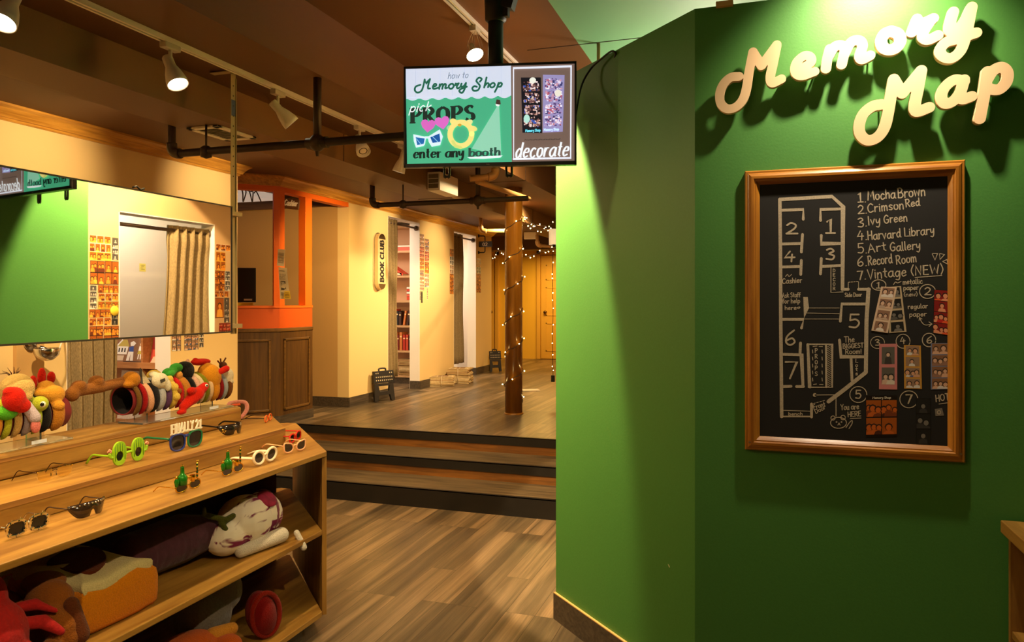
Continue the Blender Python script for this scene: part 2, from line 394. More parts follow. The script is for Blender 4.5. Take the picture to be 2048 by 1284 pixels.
slab('wall_gallery', [((0.30, 2.93, 0), (0.34, 6.2, 2.62)), ((-0.82, 6.2, 0), (0.34, 6.24, 2.62))], WHITEP)
slab('floor_gallery', [((-0.9, S1 - 0.1, -0.1), (2.6, 8.2, 0.0))], FLOORM)
slab('wall_hall_corner', [((-2.19, 8.17, FL), (-0.8, 14.2, 3.03))], CREAM)
slab('wall_far', [((-7.2, 14.2, FL), (-0.5, 14.35, ZU))], YELLOW)
slab('wall_far_left', [((-7.2, 11.6, FL), (-7.05, 14.2, ZC))], YELLOW)
slab('wall_back', [((-4.4, -3.1, 0), (2.6, -3.0, ZU))], CREAM2)
slab('wall_right', [((2.5, -3.0, 0), (2.6, 2.8, ZU))], GREEN)
# ---- baseboards
def bb(name, pts, z0, h=0.125, t=0.012, mt=SKIRT, cap=None):
    m = MB()
    for a, b in zip(pts, pts[1:]):
        a, b = Vector(a + (0,)), Vector(b + (0,)); d = (b - a).normalized(); n = Vector((d.y, -d.x, 0))
        a2, b2 = a - d * t * 0.4, b + d * t * 0.4
        m.prism([a2 + Vector((0, 0, z0)), b2 + Vector((0, 0, z0)), b2 + n * t + Vector((0, 0, z0)), a2 + n * t + Vector((0, 0, z0))], (0, 0, h), mt)
    return struct(m.build(name))
bb('baseboard_right', [(-0.945, 3.519), (-0.2265, 2.8005), (2.5, 2.8005)], 0.0)
bb('baseboard_right_cap', [(-0.945, 3.519), (-0.2265, 2.8005), (2.5, 2.8005)], 0.1252, 0.004, 0.0115, mat((206, 160, 96), .6))
bb('baseboard_left', [(XL, 3.63), (XL, -3.0)][::-1], 0.0)
bb('baseboard_left_end', [(XL, 4.52), (XL, 5.28)], 0.0)
bb('baseboard_cashier', [(-6.4, 7.09), (XL, 7.09), (XL, 7.98)], FL, 0.105)
bb('baseboard_hall', [(XL - 0.13, 8.856), (XL, 8.856), (XL, 10.0)], FL, 0.105)
bb('baseboard_hall_end', [(XL - 0.13, 10.89), (XL, 10.89), (XL, 11.6)], FL, 0.105)
# ---- crown moulding
def crown(name, pts, zb, zt, proj, mt=CROWNW):
    prof = [(0, 0), (0.012, 0), (0.018, 0.10), (0.02, 0.16), (0.034, 0.2), (0.05, 0.45), (0.075, 0.72), (0.088, 0.8), (0.1, 0.86), (0.1, 1.0), (0, 1.0)]
    m = MB(); P = [Vector(p + (0,)) for p in pts]; rings = []
    for i, p in enumerate(P):
        ds = []
        if i > 0: ds.append((P[i] - P[i - 1]).normalized())
        if i < len(P) - 1: ds.append((P[i + 1] - P[i]).normalized())
        ns = [Vector((d.y, -d.x, 0)) for d in ds]
        n = sum(ns, Vector((0, 0, 0))).normalized(); k = 1 / max(0.3, n.dot(ns[0]))
        rings.append([p + n * k * (x / 0.1 * proj) + Vector((0, 0, zb + y * (zt - zb))) for x, y in prof])
    q = len(prof)
    vs = [v for r in rings for v in r]; fs = []
    for i in range(len(P) - 1):
        for j in range(q): l = (j + 1) % q; fs.append((i * q + j, (i + 1) * q + j, (i + 1) * q + l, i * q + l))
    fs.append(tuple(range(q))); fs.append(tuple(reversed(range((len(P) - 1) * q, len(P) * q))))
    m.add(vs, fs, mt)
    return struct(m.build(name))
crown('trim_11', [(XL, -3.0), (XL, 5.28), (-5.2, 5.28)], 2.612, ZC, 0.085)
crown('trim_12', [(-4.81, 5.28), (-4.22, 5.868), (XL, 11.6), (-6.9, 11.6)], 2.612, ZC, 0.085)
slab('trim_13', [((-6.5, 7.05, 2.58), (XL - 0.1, 7.09, 2.665))], wood('brown_trim_wood', (92, 60, 28), (120, 82, 40), 'X'))
# ---- far doors
DOORM = mat((220, 172, 74), 0.5, name='yellow_door_paint')
BRASS = mat((120, 92, 50), 0.3, 1.0, name='aged_brass')
def far_door(n, x0, x1, knob_x, label):
    Y = 14.2; m = MB(); z1 = FL + 2.05
    m.box((x0, Y - 0.035, FL + 0.01), (x1, Y - 0.002, z1), DOORM)
    o = struct(m.build('door_%d' % n, bevel=0.004), label)
    f = MB()
    for a, b in ((x0 - 0.09, x0 - 0.015), (x1 + 0.015, x1 + 0.09)): f.box((a, Y - 0.05, FL), (b, Y - 0.002, z1 + 0.1), DOORM)
    f.box((x0 - 0.09, Y - 0.05, z1 + 0.02), (x1 + 0.09, Y - 0.002, z1 + 0.1), DOORM); f.build('door_frame', parent=o, bevel=0.006)
    w = (x1 - x0 - 0.3) / 2
    for c in range(2):
        for (za, zb) in ((0.16, 0.72), (0.86, 1.42), (1.56, 1.86)):
            p = MB(); xa = x0 + 0.1 + c * (w + 0.1)
            fr = [((xa, za), (xa + w, za + .02)), ((xa, zb - .02), (xa + w, zb)), ((xa, za), (xa + .02, zb)), ((xa + w - .02, za), (xa + w, zb))]
            for (a, b), (c2, d2) in fr: p.box((a, Y - 0.043, FL + b), (c2, Y - 0.034, FL + d2), DOORM)
            p.build('door_panel', parent=o)
    k = MB(); k.lathe([(0.0, 0.06), (0.028, 0.055), (0.03, 0.035), (0.012, 0.02), (0.03, 0.008), (0.03, 0)], (knob_x, Y - 0.035, FL + 0.93), (0, -1, 0), BRASS); k.build('door_knob', parent=o)
dx = onY(1083, 600, 14.2).x
far_door(1, dx, dx + 0.86, onY(1089, 600, 14.2).x + 0.03, 'yellow panelled door at the end of the hall, right of the column')
dl = onY(990, 600, 14.2).x
far_door(2, dl - 0.86, dl, dl - 0.07, 'yellow door at the end of the hall, left of the column')
# ---- round column
CW = wood('glossy_brown_column', (128, 80, 18), (154, 102, 30), 'Z', 3, 0.22)
cc = Vector((-2.385, 7.22, FL))
m = MB(); m.lathe([(0.0, 0.0), (0.089, 0.0), (0.089, 2.30)], cc, (0, 0, 1), CW, 40); m.lathe([(0.1, 0.0), (0.1, 0.012), (0.089, 0.015)], cc, (0, 0, 1), CW, 40)
struct(m.build('column'), 'round glossy brown column wound with string lights')
# ================================================================ stroke lettering
GL = {}
def _g(ch, w, *st):
    L = []
    for s in st:
        sm = s[0] == '~'; p = [tuple(float(v) for v in q.split(',')) for q in s.lstrip('~').split()]
        L.append((sm, p))
    GL[ch] = (w, L)
_g('a', .56, '~.5,.5 .3,.6 .05,.42 .03,.15 .2,0 .4,.12 .5,.48', '.5,.6 .48,.12 .6,0')
_g('b', .52, '.05,1 .03,0', '~.05,.35 .25,.6 .5,.4 .4,.06 .2,0 .04,.12')
_g('c', .5, '~.46,.5 .25,.6 .04,.35 .1,.06 .3,0 .48,.12')
_g('d', .56, '~.46,.45 .25,.6 .03,.35 .12,.04 .3,.04 .46,.3', '.48,1 .46,.1 .55,0')
_g('e', .5, '~.05,.32 .42,.36 .4,.56 .2,.58 .03,.3 .15,.02 .46,.12')
_g('f', .38, '~.42,.92 .26,1 .16,.8 .15,0', '0,.55 .36,.58')
_g('g', .54, '~.48,.5 .25,.6 .03,.35 .15,.06 .35,.14 .48,.5', '~.5,.6 .47,0 .33,-.3 .06,-.25')
_g('h', .5, '.05,1 .03,0', '~.05,.35 .25,.6 .42,.5 .43,0')
_g('i', .14, '.06,.6 .06,0', '.06,.8 .08,.84')
_g('k', .48, '.05,1 .05,0', '.42,.58 .07,.28 .45,0')
_g('l', .18, '.06,1 .05,.08 .14,0')
_g('m', .68, '.03,.6 .03,0', '~.04,.4 .18,.6 .31,.5 .31,0', '~.32,.4 .47,.6 .6,.5 .62,0')
_g('n', .5, '.03,.6 .03,0', '~.04,.38 .22,.6 .4,.5 .42,0')
_g('o', .5, '~.25,.6 .06,.48 .04,.15 .23,0 .44,.15 .44,.48 .25,.6')
_g('p', .52, '.05,.6 .03,-.35', '~.05,.4 .25,.6 .48,.4 .4,.06 .2,0 .05,.12')
_g('r', .4, '.05,.6 .05,0', '~.06,.35 .18,.56 .4,.57')
_g('s', .44, '~.4,.52 .22,.6 .06,.46 .2,.32 .38,.18 .28,.02 .03,.06')
_g('t', .38, '.18,.92 .16,.1 .32,0', '0,.6 .36,.62')
_g('u', .52, '~.03,.6 .05,.12 .22,0 .4,.15 .43,.6', '.43,.6 .43,.1 .5,0')
_g('v', .46, '0,.6 .2,0 .42,.62')
_g('w', .66, '0,.6 .15,0 .31,.5 .46,0 .62,.62')
_g('y', .5, '~.02,.6 .08,.22 .26,.2 .42,.5', '~.44,.62 .4,0 .25,-.32 .02,-.25')
_g('x', .46, '0,.6 .42,0', '.42,.6 0,0')
_g('A', .64, '0,0 .3,1 .6,0', '.1,.35 .5,.37')
_g('B', .6, '.05,1 .03,0', '~0,.96 .3,1.02 .5,.8 .3,.55 .06,.52', '~.06,.52 .45,.5 .58,.22 .35,0 0,.02')
_g('C', .62, '~.6,.85 .35,1 .06,.7 .04,.3 .25,0 .6,.12')
_g('D', .64, '.05,1 .03,0', '~0,1 .4,.95 .6,.5 .4,.06 0,0')
_g('E', .52, '.46,1 .05,1 .03,0 .48,0', '.04,.52 .4,.54')
_g('F', .52, '.5,1 .05,1 .03,0', '.04,.52 .4,.54')
_g('G', .66, '~.58,.85 .35,1 .06,.68 .05,.25 .3,0 .58,.15', '.58,.12 .6,.45 .36,.45')
_g('H', .6, '.05,1 .03,0', '.55,1 .55,0', '.04,.5 .55,.52')
_g('I', .2, '.1,1 .1,0')
_g('K', .56, '.05,1 .05,0', '.5,1 .07,.45 .52,0')
_g('L', .5, '.08,1 .05,.02 .5,.02')
_g('M', .8, '0,0 .12,1 .38,.35 .65,1 .76,0')
_g('N', .6, '.03,0 .06,1 .5,.02 .54,1')
_g('O', .68, '~.33,1 .06,.75 .06,.25 .33,0 .6,.25 .6,.75 .33,1')
_g('P', .54, '.05,1 .03,0', '~0,.98 .35,1 .52,.75 .3,.48 .05,.46')
_g('R', .58, '.05,1 .03,0', '~0,.98 .35,1 .5,.76 .3,.5 .05,.48', '.2,.48 .54,0')
_g('S', .54, '~.48,.88 .28,1 .06,.8 .18,.56 .42,.42 .47,.15 .25,0 .02,.12')
_g('T', .6, '0,1 .6,1', '.3,1 .28,0')
_g('U', .58, '~.05,1 .06,.22 .28,0 .5,.22 .52,1')
_g('V', .58, '0,1 .28,0 .58,1')
_g('W', .82, '0,1 .2,0 .4,.7 .6,0 .8,1')
_g('Y', .56, '0,1 .28,.5 .55,1', '.28,.5 .26,0')
_g('0', .56, '~.27,1 .05,.75 .05,.25 .27,0 .5,.25 .5,.75 .27,1')
_g('1', .5, '.06,.8 .26,1 .26,0', '0,0 .5,0')
_g('2', .56, '~.05,.8 .25,1 .48,.8 .38,.45 .02,.03', '.02,.03 .56,.04')
_g('3', .54, '~.05,.9 .3,1 .47,.78 .2,.55 .5,.35 .38,.04 .02,.08')
_g('4', .58, '.3,1 .02,.4 .56,.42', '.42,.7 .38,0')
_g('5', .54, '.5,1 .08,1 .06,.55', '~.06,.55 .35,.62 .52,.35 .35,.02 .02,.06')
_g('6', .52, '~.45,.98 .12,.6 .05,.2 .25,0 .48,.2 .35,.45 .08,.3')
_g('7', .54, '0,1 .52,1 .2,0')
_g('.', .14, '.05,.02 .09,.03')
_g('!', .16, '.08,1 .07,.3', '.07,.04 .08,.06')
_g('(', .26, '~.24,1.1 .06,.6 .06,.3 .22,-.1')
_g(')', .26, '~.02,1.1 .2,.6 .2,.3 .04,-.1')
_g("'", .12, '.06,1 .04,.85')
_eps = [0]
def stroke(mb, pts, wd, fmap, mt, lift=0.0, nib=None, caps=True):
    """flat ribbon with round ends; pts in 2-D drawing units, fmap(x, y, lift) -> 3-D"""
    P = [Vector((p[0], p[1])) for p in pts]
    if len(P) < 2: return
    _eps[0] = (_eps[0] + 1) % 7; lf = lift + _eps[0] * 0.00003
    n = len(P); L = []; R = []
    W = wd if isinstance(wd, (list, tuple)) else [wd] * n
    for i in range(n):
        d = (P[min(i + 1, n - 1)] - P[max(i - 1, 0)])
        d = d.normalized() if d.length > 1e-9 else Vector((1, 0)); nn = Vector((-d.y, d.x)); h = W[i] / 2
        if nib is not None: h *= nib + (1 - nib) * abs(d.y) ** 1.3
        if 0 < i < n - 1:
            d0 = (P[i] - P[i - 1]).normalized(); c = abs(nn.dot(Vector((-d0.y, d0.x)))); h /= max(c, 0.6)
        L.append(P[i] + nn * h); R.append(P[i] - nn * h)
    vs = [fmap(p.x, p.y, lf) for p in L] + [fmap(p.x, p.y, lf) for p in R]
    mb.add(vs, [(i, i + 1, n + i + 1, n + i) for i in range(n - 1)], mt)
    if caps and nib is None:
        for i, c in ((0, P[0]), (n - 1, P[-1])):
            h = W[i] / 2; mb.add([fmap(c.x + h * cos(2 * pi * k / 8), c.y + h * sin(2 * pi * k / 8), lf + 0.00001) for k in range(8)], [tuple(range(8))], mt)
def sm2(p, sub=5): return [(v.x, v.y) for v in smooth_pts([(a, b, 0) for a, b in p], sub)]
def text_w(s, sp=0.14): return sum((0.34 if c == ' ' else GL[c][0] + sp) for c in s) - sp
def text(mb, s, a, b, h, fmap, mt, wd, slant=0.0, sp=0.14, nib=None, serif=0.0, jit=0.0, lift=0.0):
    """s written from baseline point a to baseline point b (drawing units, y down), cap height h"""
    a = Vector(a); b = Vector(b); ex = (b - a); W = text_w(s, sp); ux = ex / W; up = Vector((ex.y, -ex.x)).normalized() * h
    if up.y > 0: up = -up
    x = 0.0; rnd = random.Random(hash(s) % 1000 if False else len(s) * 31 + ord(s[0]))
    for c in s:
        if c == ' ': x += 0.34; continue
        gw, st = GL[c]; jy = rnd.uniform(-jit, jit)
        for sm, p in st:
            q = sm2(p) if sm else p
            pts = [a + ux * (x + u + slant * v) + up * (v + jy) for u, v in q]
            stroke(mb, pts, wd, fmap, mt, lift, nib)
            if serif:
                for e, e2 in ((0, 1), (-1, -2)):
                    d = (pts[e] - pts[e2]).normalized()
                    if abs(d.y) > 0.75 and not sm or (sm and abs(d.y) > 0.9):
                        stroke(mb, [pts[e] - Vector((serif, 0)), pts[e] + Vector((serif, 0))], wd * 0.3, fmap, mt, lift)
        x += gw + sp
# filled shapes from a distance field (rounded solid letters)
def field_mesh(segs, rad, res):
    """segs: polylines; returns outline-clipped 2-D cells (verts, faces, boundary edges) of the union of round strokes"""
    import numpy as np
    allp = [p for s in segs for p in s]
    x0 = min(p[0] for p in allp) - rad * 1.2; x1 = max(p[0] for p in allp) + rad * 1.2; y0 = min(p[1] for p in allp) - rad * 1.2; y1 = max(p[1] for p in allp) + rad * 1.2
    nx, ny = int((x1 - x0) / res) + 2, int((y1 - y0) / res) + 2
    gx, gy = np.meshgrid(x0 + np.arange(nx) * res, y0 + np.arange(ny) * res, indexing='ij'); D = np.full(gx.shape, 1e9)
    for s in segs:
        for (ax, ay), (bx, by) in zip(s, s[1:]):
            dx, dy = bx - ax, by - ay; L = dx * dx + dy * dy + 1e-12
            t = np.clip(((gx - ax) * dx + (gy - ay) * dy) / L, 0, 1); D = np.minimum(D, np.hypot(gx - ax - t * dx, gy - ay - t * dy))
    D = D - rad; V = []; idx = {}; Fc = []
    def vid(k, p):
        if k not in idx: idx[k] = len(V); V.append(p)
        return idx[k]
    for i in range(nx - 1):
        for j in range(ny - 1):
            c = [(i, j), (i + 1, j), (i + 1, j + 1), (i, j + 1)]; d = [D[q] for q in c]
            if min(d) >= 0: continue
            f = []
            for k in range(4):
                q, r = c[k], c[(k + 1) % 4]; dq, dr = d[k], d[(k + 1) % 4]
                if dq < 0: f.append(vid(q, (gx[q], gy[q])))
                if (dq < 0) != (dr < 0):
                    t = dq / (dq - dr); f.append(vid(tuple(sorted((q, r))), (gx[q] + t * (gx[r] - gx[q]), gy[q] + t * (gy[r] - gy[q]))))
            if len(f) > 2: Fc.append(f)
    ed = {}
    for f in Fc:
        for k in range(len(f)):
            e = (f[k], f[(k + 1) % len(f)]); ed[e] = 1
    bd = [e for e in ed if (e[1], e[0]) not in ed]
    return V, Fc, bd
def solid_letter(mb, segs, rad, res, fmap, depth, mt, chamf=0.12):
    """extruded rounded stroke letter; fmap(x, y, lift): lift towards the viewer"""
    V, Fc, bd = field_mesh(segs, rad, res)
    n = len(V); ch = depth * chamf
    front = [fmap(x, y, depth) for x, y in V]; back = [fmap(x, y, 0) for x, y in V]
    fl = Vector(fmap(1, 0, 0)) - Vector(fmap(0, 0, 0)); ff = Vector(fmap(0, 1, 0)) - Vector(fmap(0, 0, 0)); out = Vector(fmap(0, 0, 1)) - Vector(fmap(0, 0, 0))
    flip = fl.cross(ff).dot(out) < 0
    fs = [tuple(reversed(f)) if flip else tuple(f) for f in Fc]
    mb.add(front, fs, mt); mb.add(back, [tuple(reversed(f)) for f in fs], mt)
    o = len(mb.v) - 2 * n; i = mb.m(mt)
    for a, b in bd:
        f = [o + a, o + n + a, o + n + b, o + b]
        if flip: f.reverse()
        mb.f.append(f); mb.mi.append(i); mb.sm.append(True)
# small picture cells for photo strips and photographs
SKIN = [(222, 170, 128), (196, 140, 100), (236, 196, 160)]
def face_cell(mb, x0, y0, x1, y1, fmap, pal, rnd, lift):
    """a tiny blurred portrait: a coloured ground with a few heads and shoulders, in drawing units"""
    mb.add([fmap(x, y, lift) for x, y in ((x0, y0), (x1, y0), (x1, y1), (x0, y1))], [(0, 1, 2, 3)], mat(pal[0], 0.5))
    w, h = x1 - x0, y1 - y0; n = rnd.choice((1, 2, 2, 3)) if w > h * 0.8 else rnd.choice((1, 2))
    for k in range(n):
        cx = x0 + w * ((k + 0.5) / n + rnd.uniform(-.06, .06)); cy = y0 + h * rnd.uniform(0.4, 0.6); r = min(abs(w), abs(h)) * rnd.uniform(0.17, 0.24)
        l2 = lift + 0.00005 * (k + 1)
        b = [(cx - r * 1.7, y1), (cx - r * 1.3, cy + r * 1.5), (cx, cy + r * 1.0), (cx + r * 1.3, cy + r * 1.5), (cx + r * 1.7, y1)]
        b = [(min(max(x, min(x0, x1)), max(x0, x1)), min(y, max(y0, y1))) for x, y in b]
        mb.add([fmap(x, y, l2) for x, y in b], [(0, 1, 2, 3, 4)], mat(rnd.choice(pal[2:]), 0.6))
        mb.add([fmap(cx + r * 1.2 * cos(a * pi / 4), cy - r * .15 + r * 1.25 * sin(a * pi / 4), l2 + .00001) for a in range(8)], [tuple(range(8))], mat(pal[1], 0.6))
        mb.add([fmap(cx + r * .85 * cos(a * pi / 4), cy + r * .1 + r * 1.0 * sin(a * pi / 4), l2 + .00002) for a in range(8)], [tuple(range(8))], mat(pal[2], 0.6))
PAL_ORANGE = [(150, 76, 16), (36, 16, 8), (226, 138, 40), (90, 34, 10), (240, 170, 60)]
PAL_BW = [(70, 66, 62), (24, 22, 22), (180, 170, 158), (110, 104, 98), (220, 214, 204)]
PAL_DARK = [(24, 24, 24), (12, 12, 12), (120, 114, 106), (50, 48, 46), (90, 86, 80)]
PAL_SEPIA = [(150, 112, 90), (52, 34, 28), (226, 186, 160), (236, 224, 214), (200, 170, 150)]
PAL_RED = [(140, 24, 18), (40, 12, 12), (228, 150, 110), (200, 30, 24), (236, 90, 40)]
PAL_MIX = [(150, 120, 96), (44, 30, 26), (214, 160, 124), (90, 100, 140), (220, 214, 208)]
def bil(q, u, v): # q: four corners TL TR BR BL
    a = Vector(q[0]) * (1 - u) + Vector(q[1]) * u; b = Vector(q[3]) * (1 - u) + Vector(q[2]) * u; r = a * (1 - v) + b * v
    return r
def photo_strip(name, label, cat, group, corners, nrm, border, pal, rows, cols=1, seed=0, mx=0.08, my=0.03, head=0.0, foot=0.0, title=None):
    """a printed strip: thin card with its printed pictures; corners TL TR BR BL in world space, nrm towards the viewer"""
    rnd = random.Random(seed); C4 = [Vector(c) for c in corners]; nrm = Vector(nrm).normalized(); mb = MB()
    asp = ((C4[0] - C4[3]).length / max(1e-6, (C4[1] - C4[0]).length))
    fm = lambda x, y, l: bil(C4, x, y / asp) + nrm * (l + 0.0006)
    bm_ = mat(border, 0.45)
    mb.prism([c + nrm * 0.0001 for c in C4], nrm * 0.0005, bm_)
    hh = asp * (1 - head - foot) ; y = asp * head
    for r in range(rows):
        for c in range(cols):
            cw, chh = 1.0 / cols, hh / rows
            face_cell(mb, c * cw + mx * cw, y + r * chh + my * asp / rows * 1.5, (c + 1) * cw - mx * cw, y + (r + 1) * chh - my * asp / rows * 1.5, fm, pal, rnd, 0.0001)
    if title: text(mb, title[0], (0.22, asp * head * 0.8), (0.8, asp * head * 0.8), asp * head * 0.5, fm, mat(title[1], .6), 0.014, lift=0.0002)
    o = mb.build(name); return tag(o, label, cat, group)
# ================================================================ MEMORY MAP letters
LETM = mat((234, 200, 156), 0.5, name='cream_letter_paint')
SIGN = {  # centre lines, surveyed on the wall; x, y in drawing units
 'M1': ['~300,468 250,474 205,515 182,575 190,635 230,667 282,655 322,612 345,545 362,440 386,318', '386,318 438,402 532,275', '~532,275 508,395 492,470 505,508 560,484'],
 'e': ['~655,428 712,404 745,375 735,346 700,342 658,376 642,420 655,455 692,464 765,438'],
 'm': ['~857,300 842,360 834,420', '~850,345 885,288 925,277 950,300 940,350 930,395', '~945,335 988,258 1038,248 1058,280 1040,340 1055,363 1104,340'],
 'o': ['~1232,190 1192,208 1172,250 1186,292 1225,305 1266,290 1290,250 1276,208 1232,190'],
 'r': ['~1392,115 1376,155 1360,198', '~1388,135 1432,138 1492,112', '~1478,124 1440,180 1426,225 1458,244 1520,216'],
 'y': ['~1615,72 1594,150 1598,192 1640,184 1690,118 1728,42', '~1728,42 1696,200 1662,305 1605,355 1550,345 1535,302 1572,258 1640,238 1756,200'],
 'M2': ['~1172,640 1118,652 1062,700 1038,768 1046,825 1090,860 1148,842 1192,784 1214,700 1232,590 1250,485', '1250,485 1302,572 1418,432', '~1418,432 1396,555 1380,640 1390,684 1466,658'],
 'a': ['~1682,498 1625,488 1568,528 1542,588 1560,634 1610,622 1658,565 1682,488', '~1682,488 1660,565 1668,608 1728,590'],
 'p': ['~1825,438 1806,570 1777,728', '~1820,490 1860,432 1912,412 1946,445 1940,502 1898,546 1850,548 1822,535'],
}
SY = 2.8005
def sign_map(y_off):
    def f(x, y, l): return onY(1380 + x / 3.066, y / 3.066, SY - y_off - l)
    return f
# flat, true-size drawing plane for the sign: x to the right along the wall, y down
def sign_uv(p): q = onY(1380 + p[0] / 3.066, p[1] / 3.066, SY - 0.060); return (q.x, -q.z)
lab = {'M1': ('M', 'big cream letter M with a curled tail, beginning the upper word Memory'), 'e': ('e', 'cream letter e, second letter of the upper word Memory'),
       'm': ('m', 'cream small letter m in the middle of the word Memory'), 'o': ('o', 'cream letter o under the bright spot on the green wall'),
       'r': ('r', 'cream letter r between the o and the y of Memory'), 'y': ('y', 'cream letter y with a looped tail at the end of Memory'),
       'M2': ('M', 'big cream letter M with a curled tail, beginning the lower word Map'), 'a': ('a', 'cream letter a in the middle of the word Map'),
       'p': ('p', 'cream letter p at the end of the word Map')}
for k, st in SIGN.items():
    segs = []
    for s in st:
        pts = [tuple(float(v) for v in q.split(',')) for q in s.lstrip('~').split()]
        if s[0] == '~': pts = sm2(pts, 6)
        segs.append([sign_uv(p) for p in pts])
    rad = {'o': 0.0185, 'r': 0.0165, 'm': 0.0165, 'M1': 0.0155, 'e': 0.0150, 'y': 0.0165, 'M2': 0.0175, 'a': 0.0165, 'p': 0.0170}[k]
    mb = MB(); solid_letter(mb, segs, rad, 0.0028, lambda x, y, l: Vector((x, SY - 0.036 - l, -y)), 0.024, LETM)
    xs = [p[0] for s in segs for p in s]; zs = [-p[1] for s in segs for p in s]
    o = mb.build('sign_letter', origin=((min(xs) + max(xs)) / 2, SY - 0.036, min(zs))); tag(o, lab[k][1], 'sign letter', 'letters of the wall sign')
    for s in (segs[0][0], segs[-1][-1]):
        pm = MB(); pm.tube([(s[0], SY - 0.037, -s[1]), (s[0], SY, -s[1])], 0.003, mat((150, 140, 120), 0.4, 0.8), 6); pm.build('standoff_pin', parent=o)
# ================================================================ chalkboard map
BW = wood('golden_frame_wood', (150, 88, 22), (204, 136, 48), 'Z', 5, 0.32)
BWX = wood('golden_frame_wood_across', (150, 88, 22), (204, 136, 48), 'X', 5, 0.32)
BOARD = mat((22, 20, 19), 0.7, noise=0.25, nscale=6, name='black_chalkboard')
CHALK = mat((206, 190, 164), 0.95, noise=0.3, nscale=300, name='chalk_line')
bx0, bx1, bz0, bz1 = -0.051, 0.637, 1.021, 2.012
cb = thing('chalkboard', 'framed black chalkboard with a hand drawn floor map on green wall', 'chalkboard', (0.293, SY, bz0))
m = MB(); m.box((bx0 + .03, SY - 0.014, bz0 + .03), (bx1 - .03, SY - 0.003, bz1 - .03), BOARD); m.build('board', parent=cb)
prof = [(0, 0.0), (0, 0.020), (0.004, 0.026), (0.010, 0.026), (0.014, 0.030), (0.022, 0.034), (0.030, 0.034), (0.034, 0.028), (0.038, 0.028), (0.043, 0.022), (0.050, 0.015), (0.050, 0.0)]
m = MB(); ring = [(bx0, bz0, 1, 1), (bx1, bz0, -1, 1), (bx1, bz1, -1, -1), (bx0, bz1, 1, -1)]
for k in range(4):
    a, b = ring[k], ring[(k + 1) % 4]; mt = BWX if k % 2 == 0 else BW
    A = [Vector((a[0] + a[2] * d, SY - h - 0.001, a[1] + a[3] * d)) for d, h in prof]; B = [Vector((b[0] + b[2] * d, SY - h - 0.001, b[1] + b[3] * d)) for d, h in prof]
    q = len(prof); m.add(A + B, [(j, (j + 1) % q, q + (j + 1) % q, q + j) for j in range(q)], mt)
m.build('frame', parent=cb)
for x, z in ((bx0 + .016, bz0 + .03), (bx1 - .016, bz0 + .03)):
    m = MB(); m.disc((x, SY - 0.0352, z), 0.004, (0, -1, 0), mat((190, 180, 160), .3, 1.0), 10); m.build('frame_screw', parent=cb)
BY = SY - 0.0142
bmap = lambda x, y, l: onY(x, y, BY) + Vector((0, -l - 0.0004, 0))
m = MB()
def cl(w, *pts, closed=False): 
    p = list(pts) + ([pts[0]] if closed else []); stroke(m, p, w, bmap, CHALK)
W = 5.6
cl(7, (1559.7, 398.7), (1561, 520), (1561.5, 650), (1563.4, 833)); cl(7, (1559.7, 399), (1664, 393), (1686, 413), (1685, 578.6)); cl(W, (1684, 578.6), (1696.5, 578.6))
cl(W, (1717, 578.6), (1739, 578.6)); cl(8, (1737, 578.6), (1733, 640), (1731.7, 744.6)); cl(8, (1731.7, 744.6), (1690, 778), (1657, 803))
cl(3, (1563.4, 833), (1623, 833)); cl(W, (1623, 834), (1623, 808)); cl(1.4, (1567, 820.6), (1619.5, 822.4))
for pl in ([(1564, 420.5), (1606.5, 419), (1606.5, 438.5)], [(1680, 418), (1641, 419), (1641, 441)], [(1605, 469), (1602.7, 504)], [(1564, 488), (1604, 487)], [(1642.5, 470.7), (1642.5, 487.4), (1681, 487)],
           [(1602.7, 520.8), (1601.4, 549)], [(1564, 534), (1600, 533)], [(1642.5, 517), (1641, 547.8)], [(1644, 533), (1681, 531)], [(1563.4, 638.7), (1607, 638.7), (1603, 656)],
           [(1735, 608), (1683.6, 608), (1680.6, 642.4)], [(1679, 680), (1682, 713.5), (1729, 713.5)], [(1702, 716), (1704, 761)], [(1601, 686), (1600, 708.5)], [(1564.7, 708.5), (1603, 709.7), (1606, 773)],
           [(1566, 773), (1582, 772.5)], [(1593, 773), (1607, 773)]): cl(W, *pl)
cl(1.6, (1661.8, 535), (1661.8, 585), (1686, 583.8))
m.add([bmap(x, y, 0) for x, y in ((1606.5, 594), (1615.5, 594), (1618, 616), (1608, 636.5))], [(0, 1, 2, 3)], CHALK)
for a, b in (((1618, 616), (1678.5, 616)), ((1614, 626), (1678.5, 627.5)), ((1608, 638), (1677, 638))): cl(1.3, a, b)
cl(3, (1614.5, 688.5), (1664.4, 688.5), (1664.4, 774.5), (1618, 774.5), closed=True); cl(W, (1615.5, 689), (1620, 774)); cl(4, (1652, 689), (1652.5, 774))
for k in range(22):
    y = 692 + k * 3.8; cl(1.2, (1653, y + 3), (1663, y - 3))
for x in (1625, 1644):
    for k in range(5): cl(1.6, (x, 700 + k * 14), (x + .5, 706 + k * 14))
cl(1.5, (1626, 693), (1634, 692)); cl(1.5, (1638, 693), (1645, 693)); cl(1.5, (1627, 769), (1633, 768)); cl(1.5, (1639, 769), (1646, 769))
for i, c in enumerate('PROPS'): text(m, c, (1630, 705 + i * 11.6), (1635, 705 + i * 11.6), 8, bmap, CHALK, 1.6)
for i, c in enumerate('DECOR'): text(m, c, (1666, 544 + i * 9.0), (1670.5, 544 + i * 9.0), 6, bmap, CHALK, 1.3)
for i, c in enumerate('Lots'): text(m, c, (1711, 725 + i * 8.4), (1715.5, 725 + i * 8.4), 7, bmap, CHALK, 1.5)
def T(s, x0, y0, x1, y1, h, w=2.0, j=0.04): text(m, s, (x0, y0), (x1, y1), h, bmap, CHALK, w, jit=j)
